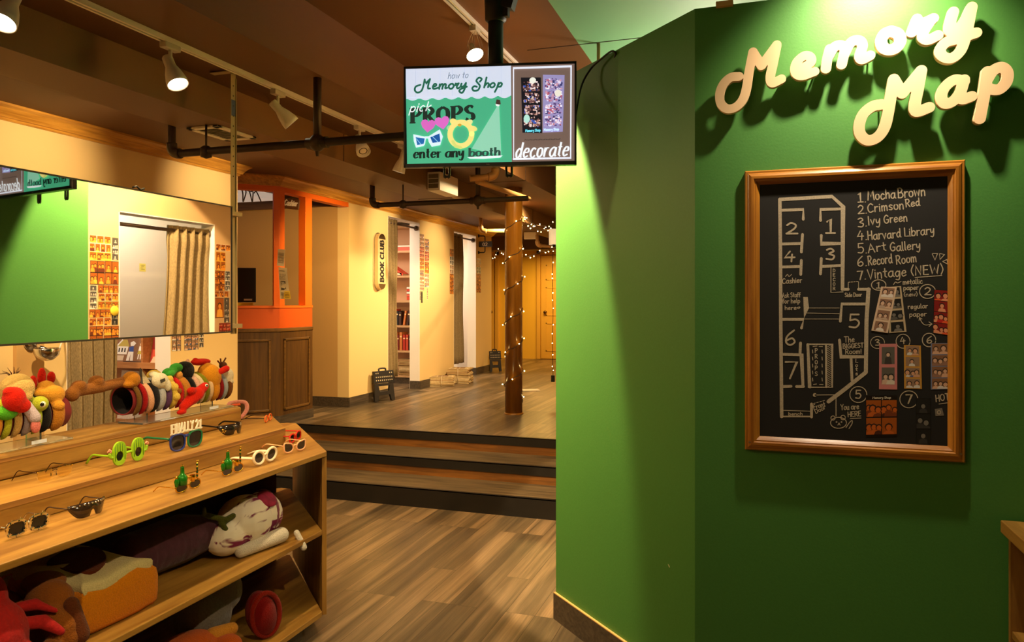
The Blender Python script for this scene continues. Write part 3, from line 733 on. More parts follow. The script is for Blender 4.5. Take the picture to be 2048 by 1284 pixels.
for s, x0, x1, y, h in (('2', 1572, 1595, 468, 22), ('1', 1652, 1670, 466, 28), ('4', 1569, 1590, 523, 20), ('3', 1652, 1669.5, 519.5, 22), ('5', 1698, 1719, 655, 26), ('6', 1570, 1591, 690, 30), ('7', 1571, 1594.6, 757, 33)): T(s, x0, y, x1, y, h, 3.6, 0)
for a in (('1.', 1716, 405, 1732, 404, 19), ('Mocha', 1736, 400, 1791, 396, 18), ('Brown', 1796.5, 395.5, 1851, 391, 19), ('2.', 1716, 428, 1734, 427, 17), ('Crimson', 1736, 424.5, 1808, 418, 17), ('Red', 1812, 414, 1840, 411, 15),
          ('3.', 1716, 454, 1734, 453, 18), ('Ivy', 1736, 450, 1761, 448, 17), ('Green', 1768.5, 447, 1815, 442, 16), ('4.', 1715, 480, 1734, 479, 18), ('Harvard', 1736, 480, 1802, 474, 17), ('Library', 1809, 473, 1869, 468, 17),
          ('5.', 1716, 507, 1734, 506, 19), ('Art', 1737, 506, 1773, 501, 17), ('Gallery', 1781, 503, 1841, 498, 17), ('6.', 1715, 533.5, 1734, 532, 20), ('Record', 1737, 531, 1785, 526, 18), ('Room', 1793, 528, 1833, 524, 17),
          ('7.', 1716, 559.5, 1732, 558, 17), ('Vintage', 1736, 558, 1813, 552, 19), ('(NEW)', 1822, 550, 1887, 547, 18)): T(*a, 2.3)
cl(1.6, (1830, 555), (1883.5, 551))
for tr in (((1864, 507), (1875, 507), (1870, 520)), ((1879, 507), (1889, 509), (1880, 519)), ((1885, 523), (1894, 519), (1895, 528))): cl(1.6, *tr, closed=True)
def circ(cx, cy, rx, ry, w=1.8, a0=0.2, a1=6.3): cl(w, *[(cx + rx * cos(a0 + (a1 - a0) * k / 20), cy + ry * sin(a0 + (a1 - a0) * k / 20)) for k in range(21)])
circ(1757.3, 570, 14.5, 10.5); T('1', 1753, 576, 1761, 576, 12); circ(1855, 583, 16, 14); T('2', 1849, 590, 1862, 590, 15, 2.4)
circ(1755, 685, 14, 12, 1.4); T('3', 1751, 691, 1760, 690, 12); circ(1806, 682.5, 14, 14, 1.6); T('4', 1801, 688, 1811, 687, 13); circ(1858, 680, 13.5, 13.5); T('6', 1853, 686, 1864, 686, 14, 2.2)
circ(1716.6, 789, 17, 16); T('5', 1711, 797, 1722, 797, 16, 2.6); circ(1817.6, 798.6, 18, 17); T('7', 1812, 807, 1824, 807, 17, 2.8)
T('metallic', 1806, 569, 1845, 567, 10, 1.6); T('paper', 1807, 580, 1837, 579, 9, 1.6); T('(new)', 1808, 593, 1835, 592, 8, 1.4); cl(1.6, *sm2([(1787, 569), (1791, 564), (1795, 566), (1802, 563)]))
T('regular', 1816, 618, 1855.5, 616, 9, 1.6); T('paper', 1819, 633, 1853, 632, 9, 1.6); cl(1.6, *sm2([(1838.7, 635), (1844, 645), (1851, 650), (1864, 648)])); cl(1.5, (1858, 644), (1864, 648), (1858, 653)); cl(1.4, (1838, 641), (1839, 635), (1844, 638))
T('HOT', 1872, 803, 1899, 800, 13, 2.0); cl(1.4, (1878, 808), (1899, 805)); 
m.add([bmap(x, y, 0) for x, y in ((1869.5, 818), (1884, 816), (1888, 831), (1871, 832))], [(0, 1, 2, 3)], mat((120, 112, 100), 0.9)); circ(1878, 824.5, 3.5, 3.5, 1.2)
T('Cashier', 1565, 567, 1604, 565, 10, 1.7); cl(1.4, *sm2([(1571, 553), (1575, 549), (1578, 553), (1583, 549)])); T('Ask Staff', 1565, 595, 1601, 594, 9, 1.5); T('for help', 1565, 607, 1600, 606, 9, 1.5); T('here', 1570, 620, 1593, 619, 8, 1.5)
cl(1.4, *sm2([(1596.5, 618), (1594.5, 615), (1596.5, 614.5), (1598.5, 614), (1600, 615), (1596.5, 618)]))
T('Side Door', 1690, 594, 1723.5, 593, 8, 1.5)
dp = [(1696.5, 577), (1696.5, 564.5), (1717, 563), (1717, 577)]
for a, b in zip(dp, dp[1:]):
    for k in range(4): cl(1.5, (a[0] + (b[0] - a[0]) * (k + .15) / 4, a[1] + (b[1] - a[1]) * (k + .15) / 4), (a[0] + (b[0] - a[0]) * (k + .7) / 4, a[1] + (b[1] - a[1]) * (k + .7) / 4))
T('The', 1689, 685, 1709, 684, 11, 1.7); T('BIGGEST', 1686, 697, 1727, 695, 9, 1.7); T('Room!', 1691, 708, 1723, 707, 9, 1.7)
T('Front', 1628, 819, 1651, 812, 9, 1.6); T('Door', 1632, 827, 1652, 817, 8, 1.5)
for k in range(4): cl(1.4, (1627 + k * 6.2, 807 - k * 1.7), (1630.5 + k * 6.2, 806 - k * 1.7))
T('bench', 1577, 830.6, 1605, 830.6, 6, 1.4); circ(1629.5, 790, 1.8, 1.8, 4); cl(1.6, (1629.5, 790), (1674, 789.5)); cl(1.8, (1672, 794.5), (1672, 832))
T('You are', 1682, 820, 1718, 818, 11, 1.7); T('HERE', 1696, 834, 1722, 832, 10, 1.7); cl(1.4, (1700.5, 837), (1722, 836))
circ(1677, 845.6, 16, 11); circ(1666, 836, 4.2, 4.2, 1.6); circ(1686, 835, 4.5, 4.5, 1.6)
for x, y in ((1673, 844), (1683, 844), (1678, 847)): circ(x, y, 0.9, 0.9, 1.6)
cl(1.4, (1675, 850), (1678, 849), (1681, 850)); cl(1.7, *sm2([(1692, 855), (1699, 845), (1704, 841), (1704, 847), (1698, 857)]))
m.build('chalk_drawing', parent=cb)
def bq(*p): return [onY(x, y, BY) for x, y in p]
GRP = 'photo strips on the chalkboard'; NB = (0, -1, 0)
photo_strip('photo_strip', 'tilted cream photo strip with four sepia portraits on the chalkboard', 'photo strip', GRP, [v + Vector((0, -.001, 0)) for v in bq((1762.4, 573), (1793.8, 575), (1775.6, 666), (1742.7, 661))], NB, (226, 196, 168), PAL_SEPIA, 4, 1, 3, .12, .06)
photo_strip('photo_strip', 'dark grey photo strip tucked behind the tilted sepia strip', 'photo strip', GRP, bq((1776, 574), (1802, 572), (1813, 663.5), (1778, 666)), NB, (198, 176, 142), PAL_DARK, 4, 1, 4, .12, .06)
photo_strip('photo_strip', 'bright red photo strip beside the circled 2 on the chalkboard', 'photo strip', GRP, bq((1868, 579), (1898, 581), (1898, 671), (1866, 666)), NB, (30, 14, 12), PAL_RED, 4, 1, 5, .03, .02)
photo_strip('photo_strip', 'pink bordered photo strip with two pictures under the circled 3', 'photo strip', GRP, bq((1758.5, 688), (1794.3, 687.3), (1794.3, 779), (1758, 778.5)), NB, (206, 128, 128), [(96, 92, 84), (40, 34, 30), (216, 180, 156), (220, 208, 190), (60, 54, 50)], 2, 1, 6, .14, .05, .03, .07)
photo_strip('photo_strip', 'yellow bordered photo strip with four group pictures under the circled 4', 'photo strip', GRP, bq((1807.8, 690), (1841.5, 691), (1843.7, 778), (1808.4, 777)), NB, (206, 150, 60), PAL_MIX, 4, 1, 7, .1, .05)
photo_strip('photo_strip', 'blue grey photo strip at the frame edge under the circled 6', 'photo strip', GRP, bq((1861.7, 686.4), (1899, 686), (1899.8, 778.4), (1861.7, 779)), NB, (120, 128, 160), [(138, 96, 66), (52, 36, 30), (216, 170, 140), (150, 110, 90), (220, 210, 206)], 4, 1, 8, .06, .03)
photo_strip('photo_strip', 'black photo card with four fiery orange pictures beside the circled 5', 'photo strip', GRP, bq((1731.5, 791), (1794.3, 790.5), (1794.3, 872.4), (1731.5, 874)), NB, (20, 12, 8), [(170, 84, 10), (40, 16, 4), (200, 96, 20), (70, 26, 6), (120, 52, 10)], 2, 2, 9, .03, .02, .1, .04, ('Memory Shop', (230, 220, 200)))
photo_strip('photo_strip', 'dark black and white photo strip under the circled 7', 'photo strip', GRP, bq((1831.6, 796), (1861.7, 796.7), (1861.7, 889), (1831.6, 889)), NB, (14, 14, 14), PAL_DARK, 3, 1, 10, .04, .03)
# ================================================================ hanging screen
BL, BR = onT(808, 333, 3.256), onT(1153, 332, 3.180)
ex = BR - BL; ex.z = 0; TW = ex.length; ex.normalize(); ez = Vector((0, 0, 1)); en = Vector((ex.y, -ex.x, 0))   # en: towards the viewer
TZ0 = (BL.z + BR.z) / 2; TZ1 = (onT(808, 129, 3.256).z + onT(1153, 128, 3.18).z) / 2; TH = TZ1 - TZ0
BLK = mat((18, 17, 17), 0.35, name='black_plastic'); BLKM = mat((24, 22, 20), 0.5, name='black_steel')
t0 = Vector((BL.x, BL.y, TZ0))
def tp(u, v, d): return t0 + ex * (u * TW) + ez * (v * TH) + en * d       # u right, v up (0..1), d towards the viewer
tv = thing('hanging_television', 'flat television hung from a black ceiling pole, showing a green and brown slide', 'television', tp(.5, 0, 0))
m = MB()
def tbox(u0, v0, u1, v1, d0, d1, mt, mb=None):
    vs = [tp(u, v, d) for d in (d0, d1) for u, v in ((u0, v0), (u1, v0), (u1, v1), (u0, v1))]
    (mb or m).add(vs, [(3, 2, 1, 0), (4, 5, 6, 7), (0, 1, 5, 4), (1, 2, 6, 5), (2, 3, 7, 6), (3, 0, 4, 7)], mt)
tbox(0, 0, 1, 1, -0.03, -0.002, BLK); tbox(0.12, 0.08, 0.88, 0.7, -0.06, -0.03, BLK); m.build('casing', parent=tv, bevel=0.003)
m = MB()
for a in ((0, 0, 1, .036), (0, .978, 1, 1), (0, .0, .011, 1), (.989, 0, 1, 1)): tbox(*a, -0.002, 0.006, BLK)
text(m, 'TCL', (0, 0), (1, 0), 0.55, lambda x, y, l: tp(.484 + x * .02, .013 - y * .014, .0064 + l), mat((150, 150, 150), .4), .12)
m.build('bezel', parent=tv)
# ---- the slide on the screen, drawn in layers on one screen mesh
def em(c, s=1.0): return mat(c, 0.3, emit=s * 1.0, spec=0.2)
SX0, SX1, SY0, SY1 = 811.5, 1149.5, 132.5, 326.0
def smap(x, y, l):
    u = .011 + (x - SX0) / (SX1 - SX0) * .978; v = .978 - (y - SY0) / (SY1 - SY0) * (.978 - .036); return tp(u, v, 0.0 + l * 1.0)
def sp(cx, cy): return (800 + cx / 4.938, 110 + cy / 4.938)      # slide drawing units
m = MB(); LAY = [0.0002]
def lay(): LAY[0] += 0.0001; return LAY[0]
def P(pts, c, s=1.0):
    l = lay(); m.add([smap(*sp(*p), l) for p in pts][::-1], [tuple(range(len(pts)))], em(c, s))
def ST(pts, w, c, s=1.0): l = lay(); stroke(m, [sp(*p) for p in pts], w / 4.938, smap, em(c, s), l)
def TX(s, a, b, h, c, w, **k): l = lay(); text(m, s, sp(*a), sp(*b), h / 4.938, smap, em(c), w / 4.938, lift=l, **k)
def EL(cx, cy, rx, ry, c, rot=0, n=20):
    P([(cx + rx * cos(a) * cos(rot) - ry * sin(a) * sin(rot), cy + rx * cos(a) * sin(rot) + ry * sin(a) * cos(rot)) for a in [2 * pi * k / n for k in range(n)]], c)
tbx = [(50, 100), (1108, 100), (1116, 1090), (60, 1090)]
G1, AWN, DGR = (70, 172, 130), (206, 216, 236), (38, 98, 76)
P([(54, 108), (1106, 108), (1114, 1080), (70, 1080)], G1)
P([(1106, 108), (1735, 100), (1735, 1085), (1114, 1080)], (112, 92, 82))
aw = [(54, 108), (1106, 108), (1108, 405)]
for k in range(8):
    xa = 1108 - k * 131.0; aw += [(xa - 131 * t, 405 + 24 * sin(pi * t) + 4 * k / 8) for t in (.15, .35, .5, .65, .85)] + [(xa - 131, 408)]
aw = [(max(60, x), y) for x, y in aw]
l = lay(); c_ = [smap(*sp(*p), l) for p in aw]
m.add([smap(*sp(*p), l) for p in ((54, 108), (1106, 108), (1108, 406), (62, 412))], [(3, 2, 1, 0)], em(AWN))
for k in range(8):
    xa = 1108 - k * 130.7; P([(xa, 402)] + [(xa - 130.7 * t, 404 + 26 * sin(pi * t)) for t in (.1, .25, .4, .5, .6, .75, .9)] + [(xa - 130.7, 402)], AWN)
for x in (158, 280, 402, 524, 646, 768, 890, 1012): ST([(x, 112), (x, 400)], 2.5, (150, 158, 180))
TX('how to', (480, 222), (680, 218), 62, (100, 112, 124), 6, slant=.25)
ms = {'M': ['~205,275 160,290 148,325 175,352 215,335 235,285 248,222', '248,222 262,262 302,220', '~302,220 285,275 282,312 302,314'],
      'e': ['~330,300 362,288 362,272 345,272 330,300 342,320 385,308'], 'm': ['~400,275 394,322', '~398,300 418,274 432,282 424,322', '~428,300 448,274 462,282 455,315 475,312'],
      'o': ['~510,275 490,295 498,320 520,322 540,298 530,276 510,275'], 'r': ['~560,272 556,290', '558,280 590,272', '~588,274 570,305 580,322 600,312'],
      'y': ['~618,275 610,305 640,300 662,270', '~662,270 648,330 622,368 596,352 610,330 670,308'],
      'S': ['~800,262 818,235 790,222 765,250 780,275 800,305 780,345 740,350 725,325 745,305 770,312'], 'h': ['~866,222 842,322', '~847,305 872,280 888,288 880,320'], 'o2': ['~922,280 902,298 908,320 932,320 948,298 938,280 922,280'],
      'p': ['~985,280 970,325 948,368', '~975,305 1000,280 1018,290 1005,315 978,318']}
for k, ss in ms.items():
    for s in ss:
        q = [tuple(float(v) for v in t.split(',')) for t in s.lstrip('~').split()]; ST(sm2(q) if s[0] == '~' else q, 19, DGR)
P([(975, 505), (990, 505), (1012, 1000), (720, 925)], (140, 206, 178))      # light beam
TX('PROPS', (122, 655), (745, 640), 142, (30, 46, 38), 46, nib=.28, serif=5.0, sp=.24)
TX('pick', (96, 545), (305, 535), 88, (236, 244, 250), 10, slant=.3)
TX('enter any', (140, 1010), (640, 1006), 95, (16, 36, 30), 24, nib=.34, serif=2.0)
TX('booth', (695, 1003), (1000, 1000), 80, (40, 74, 64), 24, nib=.34, serif=2.0)
P([(672, 1010), (1026, 1000), (1000, 1022), (840, 1030), (700, 1026)], (226, 240, 244))
def heart(cx, cy, s, c, r=0.0):
    P([(cx + s * (x * cos(r) - y * sin(r)), cy + s * (x * sin(r) + y * cos(r))) for x, y in ((0, 1), (-.75, .35), (-1, -.2), (-.85, -.6), (-.45, -.75), (-.1, -.6), (0, -.4), (.1, -.6), (.45, -.75), (.85, -.6), (1, -.2), (.75, .35))], c)
heart(284, 682, 74, (206, 100, 190), .1); heart(425, 655, 74, (210, 104, 196), -.15); ST([(340, 675), (372, 665)], 12, (206, 100, 190))
P([(134, 770), (265, 800), (252, 872), (240, 890), (162, 905), (140, 840)], (210, 234, 246)); P([(280, 800), (400, 728), (432, 800), (405, 885), (320, 900), (290, 850)], (210, 234, 246)); ST([(255, 805), (295, 805)], 22, (210, 234, 246))
P([(158, 800), (250, 815), (240, 868), (175, 880)], (30, 100, 170)); P([(305, 805), (398, 768), (408, 850), (330, 862)], (24, 84, 160))
for a, b in (((165, 815), (210, 870)), ((330, 800), (380, 850))): ST([a, b], 8, (120, 180, 220))
circ_y = [(612 + 108 * cos(a), 780 + 118 * sin(a)) for a in [2 * pi * k / 28 for k in range(29)]]
EL(540, 655, 40, 30, (238, 222, 130), .5); EL(690, 668, 42, 28, (226, 226, 150), -.5); EL(735, 728, 40, 26, (232, 220, 130), .3); EL(500, 712, 32, 24, (150, 210, 150), -.4)
ST(circ_y, 52, (240, 222, 132)); ST([(530, 850), (560, 900), (612, 915)], 30, (206, 214, 120)); EL(600, 690, 20, 14, (200, 160, 60))
P([(965, 445), (1000, 450), (1006, 490), (985, 512), (955, 492)], (70, 52, 46)); P([(955, 488), (998, 498), (990, 512), (962, 510)], (235, 240, 240))
FR = (226, 232, 248)
for q in ([(1126, 130), (1700, 130), (1700, 150), (1126, 150)], [(1126, 1030), (1694, 1030), (1694, 1048), (1126, 1048)], [(1126, 130), (1138, 130), (1138, 1046), (1130, 1046)], [(1686, 130), (1700, 130), (1694, 1046), (1682, 1046)]): P(q, FR)
rn = random.Random(5)
def strip(q, border, pal, n=4):
    P(q, border)
    for r in range(n):
        l = lay(); lay()
        fm = lambda x, y, lf: smap(*sp(*(bil([Vector(t) for t in q], .1 + x * .8, .05 + (r + y) / n * .86 )[:])), l + lf)
        for k in range(85):
            x, y = rn.uniform(0, .92), rn.uniform(0.03, .86); ww = rn.uniform(.05, .15); hh2 = rn.uniform(.06, .2)
            c = rn.choice(pal); lf = l + k * 0.000002
            pts = [(x, y), (min(1, x + ww), y), (min(1, x + ww), min(.93, y + hh2)), (x, min(.93, y + hh2))]
            m.add([smap(*sp(*(bil([Vector(t) for t in q], .08 + a * .84, .05 + (r + b) / n * .86)[:])), lf) for a, b in pts][::-1], [(0, 1, 2, 3)], em(c))
strip([(1205, 235), (1400, 240), (1412, 790), (1220, 780)], (26, 24, 30), [(200, 160, 150), (90, 60, 60), (60, 90, 180), (230, 210, 210), (120, 80, 80), (40, 30, 40), (170, 120, 110)])
strip([(1420, 215), (1630, 225), (1612, 780), (1418, 785)], (150, 142, 190), [(220, 210, 235), (180, 90, 110), (60, 60, 110), (235, 230, 245), (160, 140, 190), (90, 70, 120), (200, 150, 170)])
EL(1320, 268, 32, 30, (232, 236, 224)); EL(1566, 402, 32, 36, (230, 226, 212)); EL(1262, 645, 30, 42, (176, 226, 214))
TX('Memory Shop', (1250, 775), (1395, 772), 24, (110, 220, 240), 6); TX('Memory Shop', (1430, 770), (1575, 766), 24, (200, 230, 250), 6)
for k in range(22): ST([(1242 + k * 16, 856), (1250 + k * 16, 850 + (k % 3) * 3)], 7, (66, 54, 50))
TX('decorate', (1150, 1030), (1660, 1020), 150, (238, 246, 255), 20, slant=.3, nib=.5)
m.build('screen', parent=tv)
# ---- mount: two hooked bars, plate, pole, ceiling flange
for u in (.235, .605):
    m = MB(); pts = [tp(u - .016, .5, -.07), tp(u - .016, -.03, -.07), tp(u - .008, -.065, -.07), tp(u + .008, -.065, -.07), tp(u + .016, -.03, -.07), tp(u + .016, .5, -.07)]
    m.tube(smooth_pts(pts, 4), .0055, BLKM, 8); m.build('mount_bar', parent=tv)
m = MB(); tbox(.2, .3, .66, .36, -.09, -.066, BLKM); tbox(.2, .62, .66, .68, -.09, -.066, BLKM); tbox(.46, .25, .56, .8, -.12, -.088, BLKM); m.build('mount_plate', parent=tv)
pb = tp(.516, .6, -.13)
m = MB(); m.tube([(pb.x, pb.y, pb.z), (pb.x, pb.y, ZU - .01)], .034, BLKM, 20); m.lathe([(0, -.02), (.09, -.02), (.09, -.005), (.05, 0)], (pb.x, pb.y, ZU), (0, 0, 1), BLKM, 24); m.build('pole', parent=tv)
m = MB(); m.lathe([(0.036, 0), (.048, .01), (.052, .12), (.05, .2)], (pb.x, pb.y, 2.80), (0, 0, 1), BLKM, 20); m.cbox((pb.x + .07, pb.y - .01, 2.90), (.06, .05, .10), BLKM, Matrix.Rotation(.3, 3, 'Y')); m.cbox((pb.x + .05, pb.y - .01, 2.84), (.03, .03, .05), BLKM)
m.build('pole_collar', parent=tv)
m = MB(); m.tube(smooth_pts([tp(.99, .45, -.03), onW(1162, 175, .06), onW(1180, 140, .03), onW(1200, 120, .02), onW(1222, 103, .015), onW(1231, 106, .006), onW(1229, 116, -.004)], 6), 0.0045, BLK, 8)
m.build('power_cord', parent=tv)
# ================================================================ track lights
WHT = mat((226, 220, 206), 0.45, name='white_enamel'); WHT2 = mat((196, 190, 176), 0.5, name='dull_white_enamel')
BULB = mat((255, 238, 205), 0.4, emit=22.0, name='lit_bulb'); BULBO = mat((225, 215, 195), 0.3, name='bulb_glass'); DARKIN = mat((60, 54, 46), .5)
STEEL = mat((176, 160, 120), 0.5, 0.25, name='galvanised_steel'); CHROME = mat((220, 220, 222), 0.12, 1.0, name='chrome')
def track(X, Z, y0, y1, label):
    t = thing('lighting_track', label, 'light track', (X, (y0 + y1) / 2, Z))
    for nm, a, b, mt in (('rail', -.018, -.006, WHT), ('rail', .006, .018, WHT), ('groove', -.006, .006, mat((70, 58, 44), .6))):
        m = MB(); h = .022 if nm == 'rail' else .012; m.box((X + a, y0, Z - h), (X + b, y1, Z), mt); m.build(nm, parent=t)
    return t
track(-2.457, ZC, -2.6, 5.35, 'long white lighting track under the left ceiling duct')
track(-1.44, ZU, -1.0, 4.9, 'white lighting track on the brown ceiling above the television')
def lamp(X, Y, Z, d, label, lit=True, L=.15, power=0, col=WARM, ang=100, blend=.8, aim=None):
    d = Vector(d).normalized(); t = thing('track_light', label, 'track light', (X, Y, Z), 0, 'track lights along the aisle')
    m = MB(); m.box((X - .018, Y - .045, Z - .048), (X + .018, Y + .045, Z - .022), WHT2); m.build('track_adapter', parent=t, bevel=.003)
    jz = Z - .115
    m = MB(); m.tube([(X, Y, Z - .047), (X, Y, jz)], .0085, WHT, 10); m.cbox((X, Y, jz), (.02, .03, .02), WHT); m.build('stem', parent=t)
    a = Vector((X, Y, jz)) - d * .045
    m = MB(); m.lathe([(0, -.002), (.019, 0), (.023, .006), (.023, .052), (.026, .062), (.036, .09), (.044, .125), (.046, L), (.043, L), (.041, .125), (.03, .1), (0, .1)], a, d, WHT, 28); m.build('lamp_head', parent=t)
    m = MB(); m.lathe([(0, L - .012), (.030, L - .011), (.0405, L - .018)], a, d, BULB if lit else BULBO, 24)
    if not lit: m.lathe([(.022, L - .0105), (.025, L - .008), (.028, L - .0105)], a, d, DARKIN, 24)
    m.build('bulb', parent=t)
    if power:
        p = a + d * (L + .012); spot('lamp_or_fill_spot', p, Vector(aim) if aim else p + d, power, col, ang, blend)
    return t
lamp(-2.457, 1.90, ZC, (.15, -.45, -.85), 'lit white track light at the near end, cut by the top left corner', power=120, ang=100, blend=1.0)
lamp(-2.457, 2.63, ZC, RGT * .42 - UP * .86 - FWD * .22, 'lit white track light with bright round bulb above the mirror strap', power=70, ang=135, blend=1.0, aim=(-1.25, 2.5, .9))
lamp(-2.457, 3.40, ZC, RGT * .62 - UP * .72 + FWD * .35, 'white track light seen from behind, turned away to the right', power=200, ang=100)
lamp(-2.457, 4.26, ZC, RGT * .35 - UP * .8 - FWD * .5, 'unlit white track light showing its ringed face', False, power=60)
lamp(-2.457, 4.87, ZC, RGT * -.28 - UP * .9 + FWD * .1, 'white track light next to the left edge of the television', power=200, ang=110)
# bare bulb on wires over the television
t = thing('bare_spotlight', 'glowing bare bulb on a wire cage over the television', 'track light', (-1.44, 3.70, ZU))
m = MB(); m.box((-1.458, 3.665, ZU - .05), (-1.422, 3.735, ZU - .022), WHT2); m.build('track_adapter', parent=t)
bc = onT(950, 110, 3.646); bd = (RGT * .34 - UP * .9 - FWD * .42).normalized()
for k in range(5):
    a = k * 1.26; m = MB(); m.tube(smooth_pts([(-1.44 + .012 * cos(a), 3.70 + .012 * sin(a), ZU - .05), (-1.44 + .035 * cos(a), 3.70 + .035 * sin(a), ZU - .10), bc + Vector((.04 * cos(a), .04 * sin(a), .03))], 4), .0016, STEEL, 5); m.build('cage_wire', parent=t)
m = MB(); m.lathe([(0, -.07), (.014, -.068), (.016, -.04), (.036, -.01), (.042, 0)], bc, bd, BULBO, 20); m.build('reflector', parent=t)
m = MB(); m.lathe([(0, .004), (.025, .003), (.042, 0)], bc, bd, mat((255, 226, 170), .4, emit=26.0), 20); m.build('bulb', parent=t)
bq_ = bc + bd * .02
spot('lamp_or_fill_spot', bc + Vector((.01, .01, -.02)), bc + Vector((.569, .542, -1.02)), 520, WARM2, 71, .10)
# lamp heads that serve the cream wall and the sign (behind the soffit or above the frame)
for y, z2, pw, an, l in ((3.40, 2.40, 75, 62, 'small white puck spotlight on the soffit, first along the cream wall'), (4.92, 2.40, 75, 56, 'small white puck spotlight on the soffit, second along the cream wall'),
                      (7.85, 2.35, 85, 56, 'small white puck spotlight on the soffit facing the pill sign'), (9.30, 2.10, 95, 70, 'small white puck spotlight on the soffit between the two hall rooms')):
    t = thing('puck_spotlight', l, 'spotlight', (-3.061, y, 2.64)); p = Vector((-3.061, y, 2.645)); d = Vector((-1, 0, -.12)).normalized()
    m = MB(); m.lathe([(0, 0), (.030, 0), (.032, .012), (.028, .035), (.024, .036), (.022, .028), (0, .027)], p, d, WHT, 20); m.build('housing', parent=t); m = MB(); m.disc(p + d * .029, .021, d, BULB, 16); m.build('bulb', parent=t)
    spot('lamp_or_fill_spot', p + d * .045, (XL, y, z2), pw, WARM2, an, 1.0)
t = None
for y, tg, pw in ((2.55, (-4.18, 3.80, 1.15), 260),):  # unseen puck added only to brighten the curtain below
    t = thing('puck_spotlight', 'added white puck spotlight hidden behind the soffit, brightening the record room curtain', 'spotlight', (-3.061, y, 2.64)); p = Vector((-3.061, y, 2.645)); d = (Vector(tg) - p).normalized()
    m = MB(); m.lathe([(0, 0), (.030, 0), (.032, .012), (.028, .035), (.024, .036), (.022, .028), (0, .027)], p, Vector((-1, .3, -.3)), WHT, 20); m.build('housing', parent=t); m = MB(); m.disc(p + Vector((-1, .3, -.3)).normalized() * .029, .021, Vector((-1, .3, -.3)), BULB, 16); m.build('bulb', parent=t)
    spot('lamp_or_fill_spot', p + d * .06, tg, pw, WARM2, 60, 1.0)
lamp(.37, 2.43, ZU, (.0, .36, -.62), 'track light on the green ceiling over the cream wall letters', True, power=95, col=(1.0, .82, .58), ang=105, blend=1.0)
# ================================================================ mirror
MIRM, nt, b = new_mat('mirror_glass'); b.inputs['Base Color'].default_value = (.64, .63, .60, 1); b.inputs['Metallic'].default_value = 1; b.inputs['Roughness'].default_value = 0.015
MX, MY0, MY1, MZ0, MZ1 = -2.43, 1.05, 3.0, 1.397, 2.009
t = thing('hanging_mirror', 'long frameless mirror hung over the props island', 'mirror', (MX, 2.0, MZ0))
m = MB(); m.box((MX - .012, MY0, MZ0), (MX - .001, MY1, MZ1), mat((40, 36, 32), .6)); m.build('backing_board', parent=t)
m = MB(); m.add([(MX, MY0 + .006, MZ0 + .006), (MX, MY1 - .006, MZ0 + .006), (MX, MY1 - .006, MZ1 - .006), (MX, MY0 + .006, MZ1 - .006)], [(0, 1, 2, 3)], MIRM); m.build('mirror_glass', parent=t)
m = MB()
for lo, hi in (((MX - .001, MY0, MZ0), (MX + .003, MY1, MZ0 + .007)), ((MX - .001, MY0, MZ1 - .006), (MX + .003, MY1, MZ1)), ((MX - .001, MY0, MZ0), (MX + .003, MY0 + .006, MZ1)), ((MX - .001, MY1 - .006, MZ0), (MX + .003, MY1, MZ1))): m.box(lo, hi, mat((46, 40, 34), .5))
m.build('edge_trim', parent=t)
SXX = -2.486
for y in (MY0 + .1, 3.062):
    m = MB(); m.box((SXX - .003, y, MZ0 - .01), (SXX, y + .035, 2.699), STEEL); m.box((SXX - .003, y + .032, MZ0 - .01), (SXX + .02 * 0 + .006, y + .035, 2.66), STEEL)
    m.box((SXX - .13, y, 2.690), (SXX, y + .035, 2.694), STEEL)
    for z in (MZ0 + .03, MZ1 - .03): m.box((SXX, y - .065, z - .01), (MX - .012, y + .03, z + .01), STEEL)
    for k in range(10): m.disc((SXX + .0006, y + .016, 2.62 - k * .05), .004, (1, 0, 0), mat((40, 36, 30), .6), 8)
    s_ = m.build('hanging_strap', parent=t)
    m = MB(); m.box((SXX, y + .002, 2.47), (SXX + .0006, y + .031, 2.55), mat((60, 80, 120), .6)); s2 = m.build('price_sticker', parent=s_); s2['label'] = 'blue sticker on the steel strap'
m = MB(); p = onX(277, 377, MX + .004); m.tube([p + Vector((0, -.03, 0)), p + Vector((0, -.01, .008)), p + Vector((0, .01, -.004)), p + Vector((0, .03, .004))], .004, BLKM, 6); m.build('hanging_clip', parent=t)
